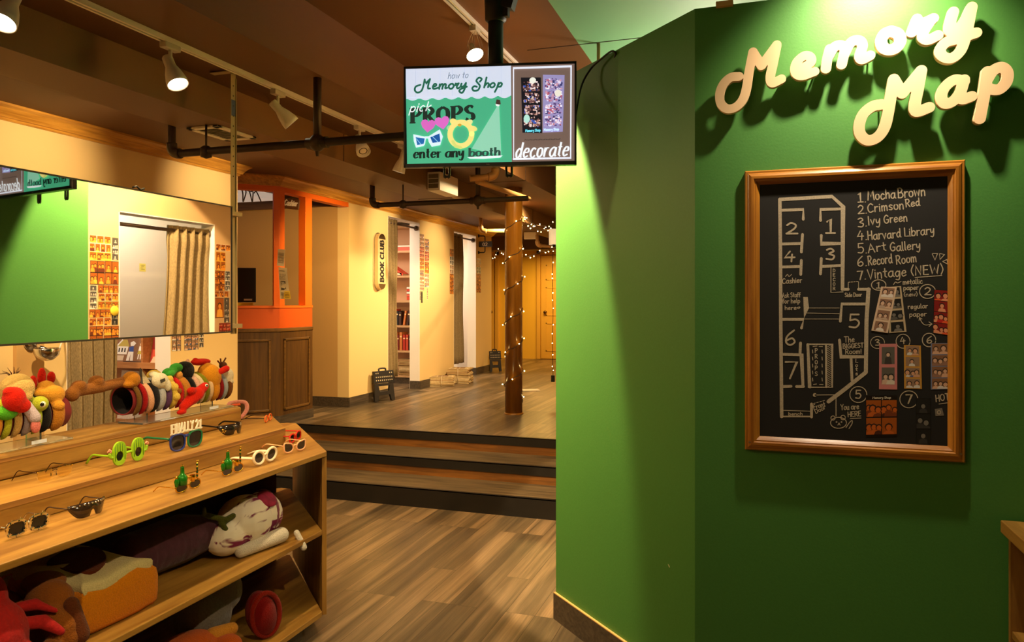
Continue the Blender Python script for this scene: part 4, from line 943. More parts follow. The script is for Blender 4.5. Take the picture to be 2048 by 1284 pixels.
# ================================================================ sprinkler pipes
PIPE = mat((62, 46, 30), 0.5, 0.3, noise=.3, nscale=20, name='dark_bronze_pipe'); PIPEC = mat((180, 138, 82), 0.45, 0.3, name='tan_painted_pipe')
def elbow_run(pts, r, mt, rb=.05):
    P = [Vector(p) for p in pts]; out = [P[0]]
    for i in range(1, len(P) - 1):
        a = (P[i - 1] - P[i]).normalized(); b = (P[i + 1] - P[i]).normalized()
        for k in range(7):
            t = k / 6; out.append(P[i] + a * rb * (1 - t) ** 2 + b * rb * t ** 2)
    out.append(P[-1]); return out
def pipe(label, pts, r, mt=None, fits=(), name='sprinkler_pipe'):
    mt = mt or PIPE; t = thing(name, label, 'pipe', pts[0])
    m = MB(); m.tube(elbow_run(pts, r, mt), r, mt, 14); m.build('pipe_run', parent=t)
    for i in range(1, len(pts) - 1):
        P = [Vector(q) for q in pts]; a = (P[i - 1] - P[i]).normalized(); b = (P[i + 1] - P[i]).normalized()
        m = MB(); q = elbow_run([P[i] + a * .06, P[i], P[i] + b * .06], r, mt); m.tube(q, r * 1.35, mt, 14); m.build('elbow', parent=t)
    for (p, top, kind) in fits:
        p = Vector(p)
        if kind == 'drop':
            m = MB(); m.tube([p, (p.x, p.y, top)], .006, mt, 8); m.lathe([(0, -.01), (.03, 0), (.03, .05), (.016, .06)], p - Vector((0, 0, .03)), (0, 0, 1), mt, 12); m.build('pipe_hanger', parent=t)
        else:
            m = MB(); m.tube([p, (p.x, p.y, top)], r, mt, 12); m.ell(p, (r * 2.0, r * 2.0, r * 2.2), mt, None, 12, 8); m.tube([p - Vector((.06, 0, 0)), p + Vector((.06, 0, 0))], r * 1.4, mt, 12)
            m.tube([p, p - Vector((0, 0, .07))], [r * .9, r * .35], mt, 10); m.build('tee_fitting', parent=t)
pipe('dark sprinkler pipe crossing behind the mirror strap to the television', [(-3.10, 3.33, 2.70), (-3.10, 3.33, 2.366), (-1.25, 3.33, 2.366)], .021, fits=[((-2.867, 3.33, 2.366), 2.511, 'drop'), ((-2.167, 3.33, 2.366), 2.70, 'tee')])
pipe('dark sprinkler pipe crossing the hall in front of the column', [(-3.085, 5.56, 2.70), (-3.085, 5.56, 2.352), (-1.72, 5.56, 2.352)], .021, fits=[((-2.80, 5.56, 2.352), 2.511, 'drop'), ((-2.138, 5.56, 2.352), 2.70, 'tee')])
a, b = onT(955, 363, 5.62), onT(1058, 398, 6.55)
pipe('tan pipe running along the hall to the top of the column', [a, b], .021, PIPEC, name='wall_pipe')
pipe('short tan pipe elbow under the television', [onT(990, 300, 5.65), onT(991, 353, 5.65), onT(940, 357, 5.6)], .024, PIPEC, name='wall_pipe')
pipe('far tan pipe bend beside the column top', [onT(961, 420, 8.7), onT(962, 462, 8.7), onT(1010, 461, 8.75)], .022, PIPEC, name='wall_pipe')
pipe('tan pipe bend near the white lampshade', [onT(1074, 470, 10), onT(1075, 491, 10), onT(1109, 494, 9.9)], .022, PIPEC, name='wall_pipe')
p = onT(1197, 88, 4.28)
pipe('short brass nipple pipe hanging above the green wall', [(p.x, p.y, ZU), (p.x, p.y, 2.76)], .010, mat((170, 124, 66), .5, name='brassy_paint'), name='wall_pipe')
# ================================================================ air vents
t = thing('air_vent', 'square white air grille under the grey soffit', 'vent', (-2.90, 3.5, 2.511))
x0, x1, y0, y1, z = -3.01, -2.80, 3.34, 3.67, 2.511
m = MB()
for lo, hi in (((x0, y0, z - .012), (x1, y0 + .035, z)), ((x0, y1 - .035, z - .012), (x1, y1, z)), ((x0, y0, z - .012), (x0 + .035, y1, z)), ((x1 - .035, y0, z - .012), (x1, y1, z))): m.box(lo, hi, WHT)
m.build('vent_frame', parent=t, bevel=.002)
m = MB(); m.box((x0 + .03, y0 + .03, z - .003), (x1 - .03, y1 - .03, z), mat((90, 78, 62), .7)); m.build('vent_core', parent=t)
for k in range(10):
    m = MB(); m.cbox((-2.905, y0 + .05 + k * .026, z - .007), (.14, .016, .002), WHT2, Matrix.Rotation(.5, 3, 'X')); m.build('louvre', parent=t)
t = thing('air_vent', 'white boxy air register on the side of the duct below the television', 'vent', (-2.70, 6.0, 2.52))
a = onX(853, 345, -2.72)
m = MB(); m.box((-2.72, 5.86, 2.50), (-2.60, 6.26, 2.66), WHT); m.build('register_box', parent=t, bevel=.004)
m = MB(); m.box((-2.705, 5.853, 2.52), (-2.615, 5.861, 2.64), mat((90, 80, 60), .6)); m.build('vent_core', parent=t)
for k in range(2):
    m = MB(); m.box((-2.705, 5.85, 2.558 + k * .04), (-2.615, 5.853, 2.563 + k * .04), WHT); m.build('louvre', parent=t)
# ================================================================ cashier booth
OAK = wood('oak_counter', (72, 44, 12), (100, 66, 20), 'Z', 5, 0.45); OAKT = wood('oak_counter_top', (88, 58, 18), (122, 84, 30), 'Y', 5, 0.4)
ORG = mat((228, 104, 18), 0.45, name='orange_paint'); ORG2 = mat((206, 84, 16), 0.45, name='dark_orange_paint')
A_, B_, C_ = Vector((-4.715, 5.373, 0)), Vector((-4.22, 5.868, 0)), Vector((-4.22, 6.40, 0))
def foot(off, th):   # L shaped footprint along both faces, pushed out by off, th thick
    d = .7071; o = Vector((off * d, -off * d, 0)); 
    return [A_ + o, Vector((B_.x + off, B_.y - off * .414, 0)), Vector((C_.x + off, C_.y, 0)), Vector((C_.x - th, C_.y, 0)), Vector((B_.x - th, B_.y + th * .414, 0)), A_ + Vector((-th * d, th * d + .0, 0))]
def fp(m, off, th, z0, z1, mt): m.prism([p + Vector((0, 0, z0)) for p in foot(off, th)], (0, 0, z1 - z0), mt)
t = thing('cashier_counter', 'oak panelled cashier counter with dark skirting at the top of the steps', 'counter', (-4.3, 5.9, FL))
m = MB(); fp(m, 0, .10, FL + .001, 1.265, OAK); m.build('counter_body', parent=t)
m = MB(); fp(m, .012, .30, 1.265, 1.297, OAKT); m.build('counter_top', parent=t, bevel=.004)
m = MB(); fp(m, .012, .02, FL + .001, FL + .085, SKIRT); m.build('counter_skirting', parent=t)
def molding(P0, ux, nn, u0, u1, z0, z1):
    m = MB(); w = .022
    for (a, b, c, d) in ((u0, u1, z0, z0 + w), (u0, u1, z1 - w, z1), (u0, u0 + w, z0, z1), (u1 - w, u1, z0, z1)):
        q = [P0 + ux * a + UP * c, P0 + ux * b + UP * c, P0 + ux * b + UP * d, P0 + ux * a + UP * d]; m.prism(q, nn * .012, OAKT)
    m.build('panel_molding', parent=t, bevel=.004)
d45 = Vector((.7071, .7071, 0)); n45 = Vector((.7071, -.7071, 0))
molding(A_, d45, n45, .08, .62, .53, 1.20)
molding(B_, Vector((0, 1, 0)), Vector((1, 0, 0)), .055, .475, .53, 1.20)
t = thing('cashier_window', 'orange painted cashier window frame on top of the oak counter', 'service window', (-4.3, 5.9, 1.297))
m = MB(); fp(m, -.004, .06, 1.298, 1.485, ORG2); m.build('lower_panel', parent=t)
m = MB(); fp(m, .004, .28, 1.485, 1.507, ORG); m.build('sill', parent=t)
q = [B_ + Vector((0, .075, 0)), B_, B_ - d45 * .055, B_ - d45 * .055 - n45 * .06, B_ + Vector((-.06, .04, 0)), B_ + Vector((-.06, .075, 0))]
m = MB(); m.prism([v + UP * 1.507 for v in q], UP * 1.07, ORG); m.build('post', parent=t, bevel=.002)
m = MB(); m.box((-4.30, 6.28, 1.507), (-4.222, 6.395, 2.575), ORG); m.build('post', parent=t, bevel=.002)
C2 = Vector((-4.222, 7.085, 0)); d = .7071
m = MB(); m.prism([v + UP * 2.565 for v in (A_ + n45 * .002, B_ + Vector((.002, 0, 0)), C2, C2 + Vector((-.09, 0, 0)), B_ + Vector((-.09, .037, 0)), A_ + Vector((-.064, .064, 0)))], UP * .08, ORG); m.build('header', parent=t)
# sign, papers, monitor
t = thing('cashier_sign', 'small brown hanging sign with white script Cashier behind the orange post', 'sign', onT(582, 407, 7.25))
sc = onT(582, 408, 7.25); sr = Matrix.Rotation(YAW, 3, 'Z') @ Matrix.Rotation(.10, 3, 'Y')
m = MB(); m.cbox(sc, (.168, .016, .10), mat((92, 58, 26), .5), sr); m.build('sign_board', parent=t, bevel=.012)
m = MB(); text(m, 'Cashier', (-.062, .016), (.062, .016), .052, lambda x, y, l: sc + sr @ Vector((x, -.0085 - l, -y)), mat((236, 226, 206), .6), .0105, slant=.2); m.build('sign_lettering', parent=t)
m = MB(); m.tube([sc + Vector((0, 0, .045)), sc + Vector((0, 0, .12))], .004, BLKM, 6); m.build('sign_hook', parent=t)
def paper(name, label, cat, quad, nrm, col, lines=(), group=None, curl=0.0):
    q = [Vector(v) for v in quad]; nrm = Vector(nrm).normalized(); m = MB(); n = 6; mt = mat(col, .8); vs = []
    for i in range(n + 1):
        for j in (0, 1): u = i / n; vs.append(bil(q, j, u) + nrm * (curl * sin(u * 5) * (j * .8 + .2) + .0008))
    fs = [(2 * i, 2 * i + 2, 2 * i + 3, 2 * i + 1) for i in range(n)]; m.add(vs, fs, mt, True); m.add([v + nrm * .0006 for v in vs], [tuple(reversed(f)) for f in fs], mt, True)
    for s, u0, v0, u1, v1, h, c in lines:
        fm = lambda x, y, l: bil(q, x, y) + nrm * (curl * sin(y * 5) * (x * .8 + .2) + .0022 + l)
        if s is None: m.add([fm(u0, v0, 0), fm(u1, v0, 0), fm(u1, v1, 0), fm(u0, v1, 0)], [(0, 1, 2, 3)], mat(c, .7))
        else: text(m, s, (u0, v0), (u1, v1), h, fm, mat(c, .8), h * .16)
    return tag(m.build(name), label, cat, group)
INK = (70, 60, 48)
def pq(t, a): return [onT(x, y, t) for x, y in a]
ln = [(None, .12, .22 + k * .07, .88, .255 + k * .07, 0, (150, 130, 100)) for k in range(9)]
paper('notice_paper', 'upper cream notice taped to the orange corner post', 'paper', pq(6.83, ((556, 498), (571, 499), (568, 533), (554, 531))), -FWD, (236, 218, 176), ln, curl=.006)
paper('notice_paper', 'lower longer notice with dark picture taped to the orange corner post', 'paper', pq(6.83, ((557, 534), (574, 536), (580, 598), (560, 598))), -FWD, (232, 212, 168),
      [('IN YOUR', .1, .26, .8, .26, .05, INK), ('PARTY', .1, .335, .7, .335, .05, INK), ('ROOM!', .1, .40, .75, .40, .05, INK), (None, .18, .43, .70, .72, 0, (96, 84, 66)), (None, .28, .46, .58, .62, 0, (200, 190, 160)), (None, .1, .1, .7, .12, 0, (150, 130, 100)), (None, .1, .80, .34, .82, 0, INK), (None, .1, .86, .34, .88, 0, INK)], curl=.008)
paper('sticky_note', 'yellow sticky note at the bottom of the long notice', 'paper', pq(6.827, ((569, 582), (580, 582), (582, 598), (567, 597))), -FWD, (240, 200, 60), [(None, .15, .2 + k * .2, .8, .26 + k * .2, 0, (150, 110, 30)) for k in range(4)], curl=.004)
t = thing('cash_desk_screen', 'black screen standing on a yellow block in the cashier window', 'screen', onT(484, 612, 7.0))
sm = onT(484, 570, 7.0); rr = Matrix.Rotation(YAW + .25, 3, 'Z')
m = MB(); m.cbox(sm, (.25, .03, .325), BLK, rr); m.build('screen_panel', parent=t, bevel=.006)
m = MB(); m.cbox(onT(496, 599.5, 6.975), (.085, .004, .028), mat((60, 56, 52), .5), rr); m.cbox(onT(496, 599.5, 6.970), (.07, .004, .016), mat((190, 186, 176), .5), rr); q_ = m.build('name_plate', parent=t)
m = MB(); z_ = onT(484, 605.5, 7.0).z; m.cbox((sm.x, sm.y + .0, (z_ + 1.509) / 2), (.2, .08, z_ - 1.509), mat((206, 160, 30), .6), rr); m.build('yellow_base_block', parent=t)
t = thing('booth_ceiling_light', 'white ceiling light with dangling cords inside the cashier booth', 'ceiling light', (-5.3, 6.3, 2.62))
m = MB(); m.box((-6.35, 6.2, 2.63), (-4.95, 6.8, 2.699), mat((240, 228, 210), .5, emit=.35)); m.build('diffuser', parent=t)
for k in range(5):
    a = onT(480 + k * 7, 378, 7.2 + .1 * k); b_ = onT(486 + k * 9 - (k % 2) * 8, 403, 7.3 + .08 * k)
    m = MB(); m.tube(smooth_pts([(a.x, a.y, 2.65), a + Vector((.03, 0, -.03)), b_], 4), .006, BLK, 6); m.build('cord', parent=t)
# ================================================================ pill sign BOOK CLUB
t = thing('pill_sign', 'pill shaped wall lightbox lettered BOOK CLUB beside the library curtain', 'sign', (XL, 7.72, 1.68))
def pill(y0, y1, z0, z1, n=12):
    r = (y1 - y0) / 2; c = (y0 + y1) / 2
    return [(c + r * cos(pi * k / n), z1 - r + r * sin(pi * k / n)) for k in range(n + 1)] + [(c - r * cos(pi * k / n), z0 + r - r * sin(pi * k / n)) for k in range(n + 1)]
m = MB(); m.prism([(XL + .012, y, z) for y, z in pill(7.63, 7.81, 1.68, 2.335)], (.05, 0, 0), mat((214, 186, 134), .5)); m.build('sign_body', parent=t, bevel=.008)
m = MB(); m.prism([(XL + .001, y, z) for y, z in pill(7.62, 7.82, 1.67, 2.345)], (.012, 0, 0), CHROME); m.build('back_rim', parent=t)
for z0, z1 in ((1.685, 1.75), (2.265, 2.33)):
    P_ = [(y, z) for y, z in pill(7.635, 7.805, 1.685, 2.33) if z0 - .001 <= z <= z1 + .001]
    m = MB(); m.prism([(XL + .0621, y, z) for y, z in P_], (.004, 0, 0), CHROME); m.build('chrome_cap', parent=t, bevel=.001)
m = MB(); text(m, 'BOOK CLUB', (1.775, 0), (2.25, 0), .085, lambda x, y, l: Vector((XL + .0625 + l, 7.762 + y, x)), mat((24, 20, 18), .5), .021, sp=.2); m.build('sign_lettering', parent=t)
# ================================================================ bracket sign 02
t = thing('number_sign', 'dark bracket sign numbered 02 at the second hall room', 'sign', (XL, 11.0, 1.9))
def pb_(px, py): return onY(px, py, 11.0)
m = MB()
for pts in (((957, 472), (970, 472), (970, 484)), ((957, 505), (970, 505), (970, 493))):
    P_ = [pb_(*p) for p in pts]; P_[0].x = XL; m.tube(elbow_run(P_, .01, PIPE, .03), .009, BLKM, 8); m.lathe([(.026, 0), (.026, .01), (.012, .014)], (XL, 11.0, P_[0].z), (1, 0, 0), BLKM, 14)
m.build('pipe_bracket', parent=t)
a, b = pb_(958, 483), pb_(984.5, 493.5)
m = MB(); m.box((a.x, 10.992, b.z), (b.x, 11.008, a.z), mat((46, 40, 34), .5)); m.build('sign_plate', parent=t)
m = MB(); text(m, '02', (a.x + .065, -b.z - .016), (a.x + .145, -b.z - .016), .05, lambda x, y, l: Vector((x, 10.9915 - l, -y)), mat((226, 206, 170), .6), .011, nib=.5); m.build('sign_lettering', parent=t)
# ================================================================ curtains and rods
LINEN = fabric((150, 128, 92)); RODM = mat((92, 74, 62), .4, .6, name='bronze_rod')
def curtain(label, X, y0, y1, z0, z1, folds, amp, taper=0.0, mt=None, flip=1):
    nu, nv = folds * 10, 18; vs = []; rnd = random.Random(int(y0 * 100)); ph = [rnd.uniform(-.5, .5) for _ in range(folds + 2)]
    for j in range(nv + 1):
        v = j / nv; z = z1 - v * (z1 - z0)
        for i in range(nu + 1):
            u = i / nu; g = u * folds; k = int(min(g, folds - 1)); a = amp * (.45 if v < .05 else .7 + .3 * v)
            yy = y0 + (y1 - y0) * (u + taper * (u - (1 if flip > 0 else 0)) * (1 - v) * -1 * 0) ; spread = 1 - taper * (1 - v)
            yy = (y1 - (y1 - yy) * spread) if flip > 0 else (y0 + (yy - y0) * spread)
            x = X + a * sin(2 * pi * g + ph[k] * v) + .008 * sin(9 * v + 3 * u + ph[0] * 9); pin = .012 * sin(2 * pi * g * 2) if v < .08 else 0
            vs.append((x + pin, yy + .012 * sin(2 * pi * g + 1.2) * v, z))
    w = nu + 1; fs = [(j * w + i, j * w + i + 1, (j + 1) * w + i + 1, (j + 1) * w + i) for j in range(nv) for i in range(nu)]
    m = MB(); m.add(vs, fs, mt or LINEN, True); o = m.build('curtain', solid=.004); tag(o, label, 'curtain'); return o
def rod(label, X, y0, y1, z):
    t = thing('curtain_rod', label, 'curtain rod', (X, y0, z)); m = MB(); m.tube([(X, y0 + .012, z), (X, y1 - .012, z)], .013, RODM, 12); m.build('pole', parent=t)
    for y, s in ((y0 + .006, 1), (y1 - .006, -1)):
        m = MB(); m.lathe([(0, 0), (.032, 0), (.034, .012), (.022, .02), (.014, .022)], (X, y, z), (0, s, 0), RODM, 16); m.build('end_flange', parent=t)
rod('bronze rod across the record room opening behind the mirror', XL - .045, 3.63, 4.52, 2.06); curtain('linen curtain in the record room opening under the mirror', XL - .04, 3.65, 4.06, .12, 2.09, 5, .03)
rod('bronze rod across the library room opening', XL - .045, 7.98, 8.856, 2.50); curtain('linen curtain bunched at the library opening beside the pill sign', XL - .04, 7.995, 8.30, .62, 2.55, 4, .028)
rod('bronze rod across the second hall room opening', XL - .045, 10.0, 10.89, 2.50); curtain('linen curtain bunched at the second hall room, before sign 02', XL - .04, 10.015, 10.45, .62, 2.55, 3, .028)
rod('dark rod across the gallery opening seen in the mirror', -.885, 3.75, 4.64, 2.055); curtain('linen curtain in the gallery opening reflected in the mirror', -.885, 4.13, 4.63, .15, 2.09, 5, .03, .22)
# ================================================================ props island
PLY = wood('honey_plywood', (136, 92, 30), (180, 134, 58), 'Y', 4, 0.5, 10); PLYZ = wood('honey_plywood_upright', (130, 86, 28), (172, 126, 54), 'Z', 4, 0.5, 10)
PLYE = wood('plywood_edge', (120, 78, 34), (180, 126, 60), 'Y', 3, 0.55, 60)
DKBACK = mat((70, 42, 24), .6, name='dark_back_panel')
IX0, IX1, IXM = -3.185, -1.915, -2.55
isl = thing('props_display_island', 'stepped honey plywood island holding glasses, headbands and plush props', 'display shelf', (IXM, 1.8, 0))
Y0 = .55
def isl_poly(x, ye, yt): return [(2 * IXM - x, Y0), (x, Y0), (x, ye), (IXM + .03, yt), (IXM - .03, yt), (2 * IXM - x, ye)]
def isl_slab(nm, x, ye, yt, z0, z1, mt, bev=.003):
    m = MB(); m.prism([(a, b, z0) for a, b in isl_poly(x, ye, yt)], (0, 0, z1 - z0), mt); return m.build(nm, parent=isl, bevel=bev)
isl_slab('top_board', IX1, 3.02, 3.66, .827, .85, PLY)
isl_slab('middle_tier', -2.197, 3.10, 3.43, .851, .93, PLY)
m = MB(); m.box((-2.70, Y0, .931), (-2.475, 3.13, 1.02), PLY); m.build('upper_tier', parent=isl, bevel=.012, bseg=3)
for z0, z1 in ((.467, .49), (.09, .115)): isl_slab('shelf', IX1 - .006, 2.99, 3.60, z0, z1, PLY)
m = MB(); e = Vector((-.69, .72, 0)).normalized(); nn = Vector((.72, .69, 0)).normalized(); a = Vector((IX1, 3.02, 0)); b_ = Vector((IXM + .03, 3.66, 0))
m.prism([p + UP * .09 for p in (a, a - nn * .022 + e * .0, b_ - nn * .022, b_)], UP * .737, PLYZ); m.build('end_panel', parent=isl, bevel=.002)
m = MB(); m.box((IXM - .01, Y0, .115), (IXM + .01, 3.5, .826), DKBACK); m.build('divider_panel', parent=isl)
m = MB(); m.box((IX0 + .01, Y0, .09), (IX0 + .03, 3.0, .826), PLYZ); m.build('rear_panel', parent=isl)
m = MB(); m.box((-2.199, Y0, .912), (-2.1955, 3.098, .9295), PLYE); m.build('edge_band', parent=isl)
m = MB(); m.box((-2.477, Y0, .994), (-2.4735, 3.118, 1.006), PLYE); m.build('edge_band', parent=isl)
isl_slab('plinth', IX1 - .07, 2.93, 3.48, .001, .089, SKIRT, 0)
# ---- shelf unit on the right
t = thing('display_shelf', 'low honey wood shelf unit in the right corner of the photo, by the green wall', 'shelf unit', (1.0, 1.9, 0))
m = MB(); m.box((.735, 1.1, .805), (1.25, 2.775, .845), PLY); m.build('top_board', parent=t, bevel=.003)
for z in (.50, .12):
    m = MB(); m.box((.76, 1.12, z - .022), (1.24, 2.75, z), PLY); m.build('shelf', parent=t, bevel=.002)
for y in (2.752, 1.1):
    m = MB(); m.box((.757, y, .001), (1.24, y + .02, .804), PLYZ); m.build('end_panel', parent=t)
m = MB(); m.box((1.225, 1.12, .001), (1.24, 2.75, .804), DKBACK); m.build('back_panel', parent=t)
# ================================================================ plush helper
BS = 1.22
FUZZ = dict(rough=.95, noise=.22, nscale=220, bump=.5, sheen=.08, spec=.1)
def fz(c): return mat(tuple(v * .93 for v in c), **FUZZ)
def blob(nm, parent, mt, parts, vox=.005):
    m = MB(); q_ = []
    for p in parts:
        sc = lambda r: r * BS if isinstance(r, (int, float)) else tuple(v * BS for v in r)
        q_.append((p[0], sc(p[1])) + tuple(p[2:]) if (len(p) == 2 or p[2] is None or isinstance(p[2], Matrix)) else (p[0], p[1], sc(p[2])))
    for p in q_:
        if len(p) == 2: m.ell(p[0], p[1], mt, None, 14, 9)
        elif p[2] is None: m.ell(p[0], p[1], mt, None, 14, 9)
        elif isinstance(p[2], Matrix): m.ell(p[0], p[1], mt, p[2], 14, 9)
        else:                                   # capsule a -> b with radii
            a, b, (r0, r1) = Vector(p[0]), Vector(p[1]), p[2]
            n = max(3, int((b - a).length / (min(r0, r1) * .3)))
            for k in range(n + 1): u = k / n; m.ell(a.lerp(b, u), r0 + (r1 - r0) * u, mt, None, 10, 7)
    return m.build(nm, parent=parent, remesh=vox)
# ================================================================ headband stands
HX, HZ_, HR = -2.585, 1.124, .063
def stand(y0, y1, label):
    t = thing('headband_stand', label, 'display stand', (HX, (y0 + y1) / 2, 1.021)); MAR = mat((120, 6, 16), .85, noise=.3, nscale=60, sheen=.05, name='maroon_velvet')
    m = MB(); m.lathe([(HR - .006, .004), (HR - .002, 0), (HR, .004), (HR, y1 - y0 - .01), (HR - .008, y1 - y0), (0, y1 - y0 + .004)], (HX, y0, HZ_), (0, 1, 0), MAR, 36)
    m.lathe([(HR - .006, .004), (HR - .006, .12), (0, .12)], (HX, y0, HZ_), (0, 1, 0), mat((22, 14, 14), .9), 36); m.build('velvet_roll', parent=t)
    AC = mat((230, 236, 236), .05, trans=.92, name='clear_acrylic')
    m = MB(); m.box((HX - .05, y0 + .03, 1.0215), (HX + .085, y1 - .02, 1.028), AC); m.build('acrylic_base', parent=t)
    for y in (y0 + .1, y1 - .12):
        m = MB(); m.box((HX - .035, y, 1.028), (HX + .035, y + .008, 1.066), AC); m.build('acrylic_upright', parent=t)
    m = MB(); m.box((HX + .082, y1 - .19, 1.029), (HX + .0835, y1 - .13, 1.042), mat((214, 222, 236), .3)); m.build('pale_strip', parent=t)  # small pale upright strip at the edge of the base
stand(2.49, 3.12, 'maroon velvet headband roll on a clear stand, the right of two')
stand(1.35, 2.20, 'maroon velvet headband roll on a clear stand at the left photo edge')
def hp(y, ang, r): a = math.radians(ang); return Vector((HX + r * cos(a), y, HZ_ + r * sin(a)))   # ang 0 = aisle side, 90 = top
def band(label, y, col, w=.032, th=.020, a0=-58, a1=238, lean=0.0, R=None, spots=None):
    t = thing('plush_headband', label, 'headband', (HX, y, HZ_ + HR), 0, 'plush headbands on the velvet rolls'); R = R or (HR + th * .5 + .0015)
    m = MB(); n = 26; seg = 10; vs = []; fs = []
    for i in range(n + 1):
        a = a0 + (a1 - a0) * i / n; k = 1.0 if 1 < i < n - 1 else (.75 if i in (1, n - 1) else .25); c = hp(y + lean * sin(math.radians(a)), a, R); ra = math.radians(a); rad = Vector((cos(ra), 0, sin(ra)))
        for j in range(seg): q = 2 * pi * j / seg; vs.append(c + Vector((0, 1, 0)) * cos(q) * w / 2 * k + rad * sin(q) * th / 2 * k)
    for i in range(n):
        for j in range(seg): l = (j + 1) % seg; fs.append((i * seg + j, i * seg + l, (i + 1) * seg + l, (i + 1) * seg + j))
    m.add(vs, fs, fz(col), True); m.build('band', parent=t); return t
def eye(t, c, d, r=.009):
    m = MB(); m.ell(c, r, mat((240, 236, 226), .3), None, 12, 8); m.ell(Vector(c) + Vector(d).normalized() * r * .55, r * .62, mat((12, 12, 12), .2), None, 10, 7); m.build('eye', parent=t)
# -- right roll, near to far
B1, TAN, GOLD = (150, 92, 34), (216, 150, 66), (196, 126, 42)
t = band('brown antler headband, its long knobby antler pointing toward the left', 2.512, (116, 82, 34), .022)
blob('antler', t, fz(B1), [((HX + .01, 2.50, 1.208), (HX + .03, 2.36, 1.198), (.018, .018)), ((HX + .03, 2.36, 1.198), (HX + .04, 2.22, 1.196), (.019, .019)), ((HX + .03, 2.335, 1.222), (.022, .028, .022)), ((HX + .04, 2.245, 1.214), (.022, .026, .02)), ((HX + .04, 2.215, 1.186), (.022, .022, .024))])
blob('ornament', t, fz((190, 122, 30)), [((HX + .03, 2.512, 1.212), .031), ((HX + .04, 2.485, 1.195), (.02, .02, .012))])
t = band('thin crimson headband between the antler band and the peach band', 2.545, (168, 20, 22), .024)
t = band('peach headband with a grey triangular cat ear', 2.577, (236, 176, 138), .032, lean=-.01)
m = MB(); q = [(HX + .05, 2.545, 1.185), (HX + .045, 2.61, 1.180), (HX + .02, 2.575, 1.262)]; m.prism([Vector(v) for v in q], (-.012, 0, 0), fz((74, 66, 62))); m.build('ear', parent=t, bevel=.006)
m = MB(); q = [(HX + .0515, 2.556, 1.192), (HX + .0475, 2.602, 1.19), (HX + .027, 2.575, 1.246)]; m.prism([Vector(v) for v in q], (-.002, 0, 0), fz((196, 178, 146))); m.build('ear_lining', parent=t)
t = band('black headband just behind the peach cat band', 2.610, (34, 30, 34), .028)
t = band('pale grey headband with a white plush head and dark tag', 2.645, (184, 186, 192), .034)
blob('ornament', t, fz((236, 226, 196)), [((HX + .062, 2.640, 1.196), (.024, .034, .03)), ((HX + .04, 2.625, 1.226), (.014, .02, .012)), ((HX + .08, 2.668, 1.172), (.012, .012, .022))])
m = MB(); m.cbox((HX + .089, 2.628, 1.20), (.003, .026, .014), mat((60, 54, 46), .7), Matrix.Rotation(.2, 3, 'X')); m.build('cloth_tag', parent=t)
t = band('purple headband beside the pale grey one', 2.682, (98, 62, 104), .030)
t = band('yellow headband with brown spotted puppy lumps', 2.720, (226, 190, 74), .034)
blob('ornament', t, fz((232, 196, 84)), [(hp(2.718, 28, .074), .018), (hp(2.722, -6, .075), .017), (hp(2.715, 62, .078), (.02, .018, .02)), (hp(2.68, 96, .09), (.03, .024, .022))])
for a, y in ((12, 2.735), (96, 2.69)):
    m = MB(); m.ell(hp(y, a, .083 if a < 50 else .106), (.008, .013, .013), fz((150, 96, 30)), None, 12, 8); m.build('spot', parent=t)
t = band('red headband topped with a big green bow', 2.756, (196, 26, 22), .030)
blob('bow', t, fz((70, 178, 62)), [((HX + .03, 2.725, 1.222), (.02, .028, .02)), ((HX + .02, 2.782, 1.240), (.02, .03, .019)), ((HX + .03, 2.755, 1.228), .013)])
t = band('golden brown bear headband with a small round ear', 2.796, GOLD, .044)
blob('ear', t, fz(TAN), [(hp(2.785, 68, .088), (.014, .016, .018))])
t = band('black headband with a large black pompom', 2.836, (22, 20, 22), .030)
blob('pompom', t, fz((26, 23, 25)), [((HX + .015, 2.840, 1.222), .037)])
t = band('pale pink headband with a soft pink ball on top', 2.868, (230, 180, 160), .026)
blob('ornament', t, fz((236, 180, 156)), [((HX - .01, 2.885, 1.222), (.028, .026, .032)), ((HX - .02, 2.90, 1.262), .009)])
t = band('cream headband carrying a bright red lobster', 2.897, (230, 208, 170), .024)
RED = (222, 36, 16)
lob = blob('lobster', t, fz(RED), [((HX + .088, 2.75, 1.066), (HX + .096, 2.83, 1.118), (.016, .026)), ((HX + .096, 2.83, 1.118), (HX + .098, 2.88, 1.148), (.022, .016)), ((HX + .105, 2.785, 1.138), (.014, .022, .014)), ((HX + .103, 2.80, 1.128), (HX + .098, 2.83, 1.118), (.009, .012)), ((HX + .094, 2.735, 1.046), (.012, .024, .010))], .004)
eye(t, (HX + .114, 2.872, 1.152), (1, -.6, .1), .008)
t = band('olive green headband behind the red lobster', 2.925, (132, 132, 22), .026)
t = band('thin cream headband next to the olive one', 2.953, (236, 196, 150), .022)
t = band('wide orange headband with a puffed dome and red bill', 2.990, (222, 146, 30), .042, .02)
blob('dome', t, fz((226, 150, 32)), [((HX + .042, 2.985, 1.178), (.04, .044, .052)), ((HX + .02, 2.985, 1.20), (.035, .04, .04))])
blob('bill', t, fz(RED), [((HX + .07, 2.985, 1.196), (HX + .085, 3.045, 1.216), (.012, .014)), ((HX - .01, 2.975, 1.252), (.03, .05, .014)), ((HX - .01, 2.94, 1.262), .012)])
t = band('dark red headband past the orange dome', 3.026, (140, 20, 24), .024)
t = band('grey blue headband near the far end of the roll', 3.054, (164, 172, 182), .028)
t = band('brown headband with a white plush head and twig antlers at the far end', 3.088, (120, 72, 28), .030)
blob('ornament', t, fz((240, 228, 200)), [((HX + .055, 3.088, 1.176), (.024, .028, .034)), ((HX + .05, 3.075, 1.206), (.014, .018, .012)), ((HX + .07, 3.095, 1.146), (.012, .016, .012))])
m = MB()
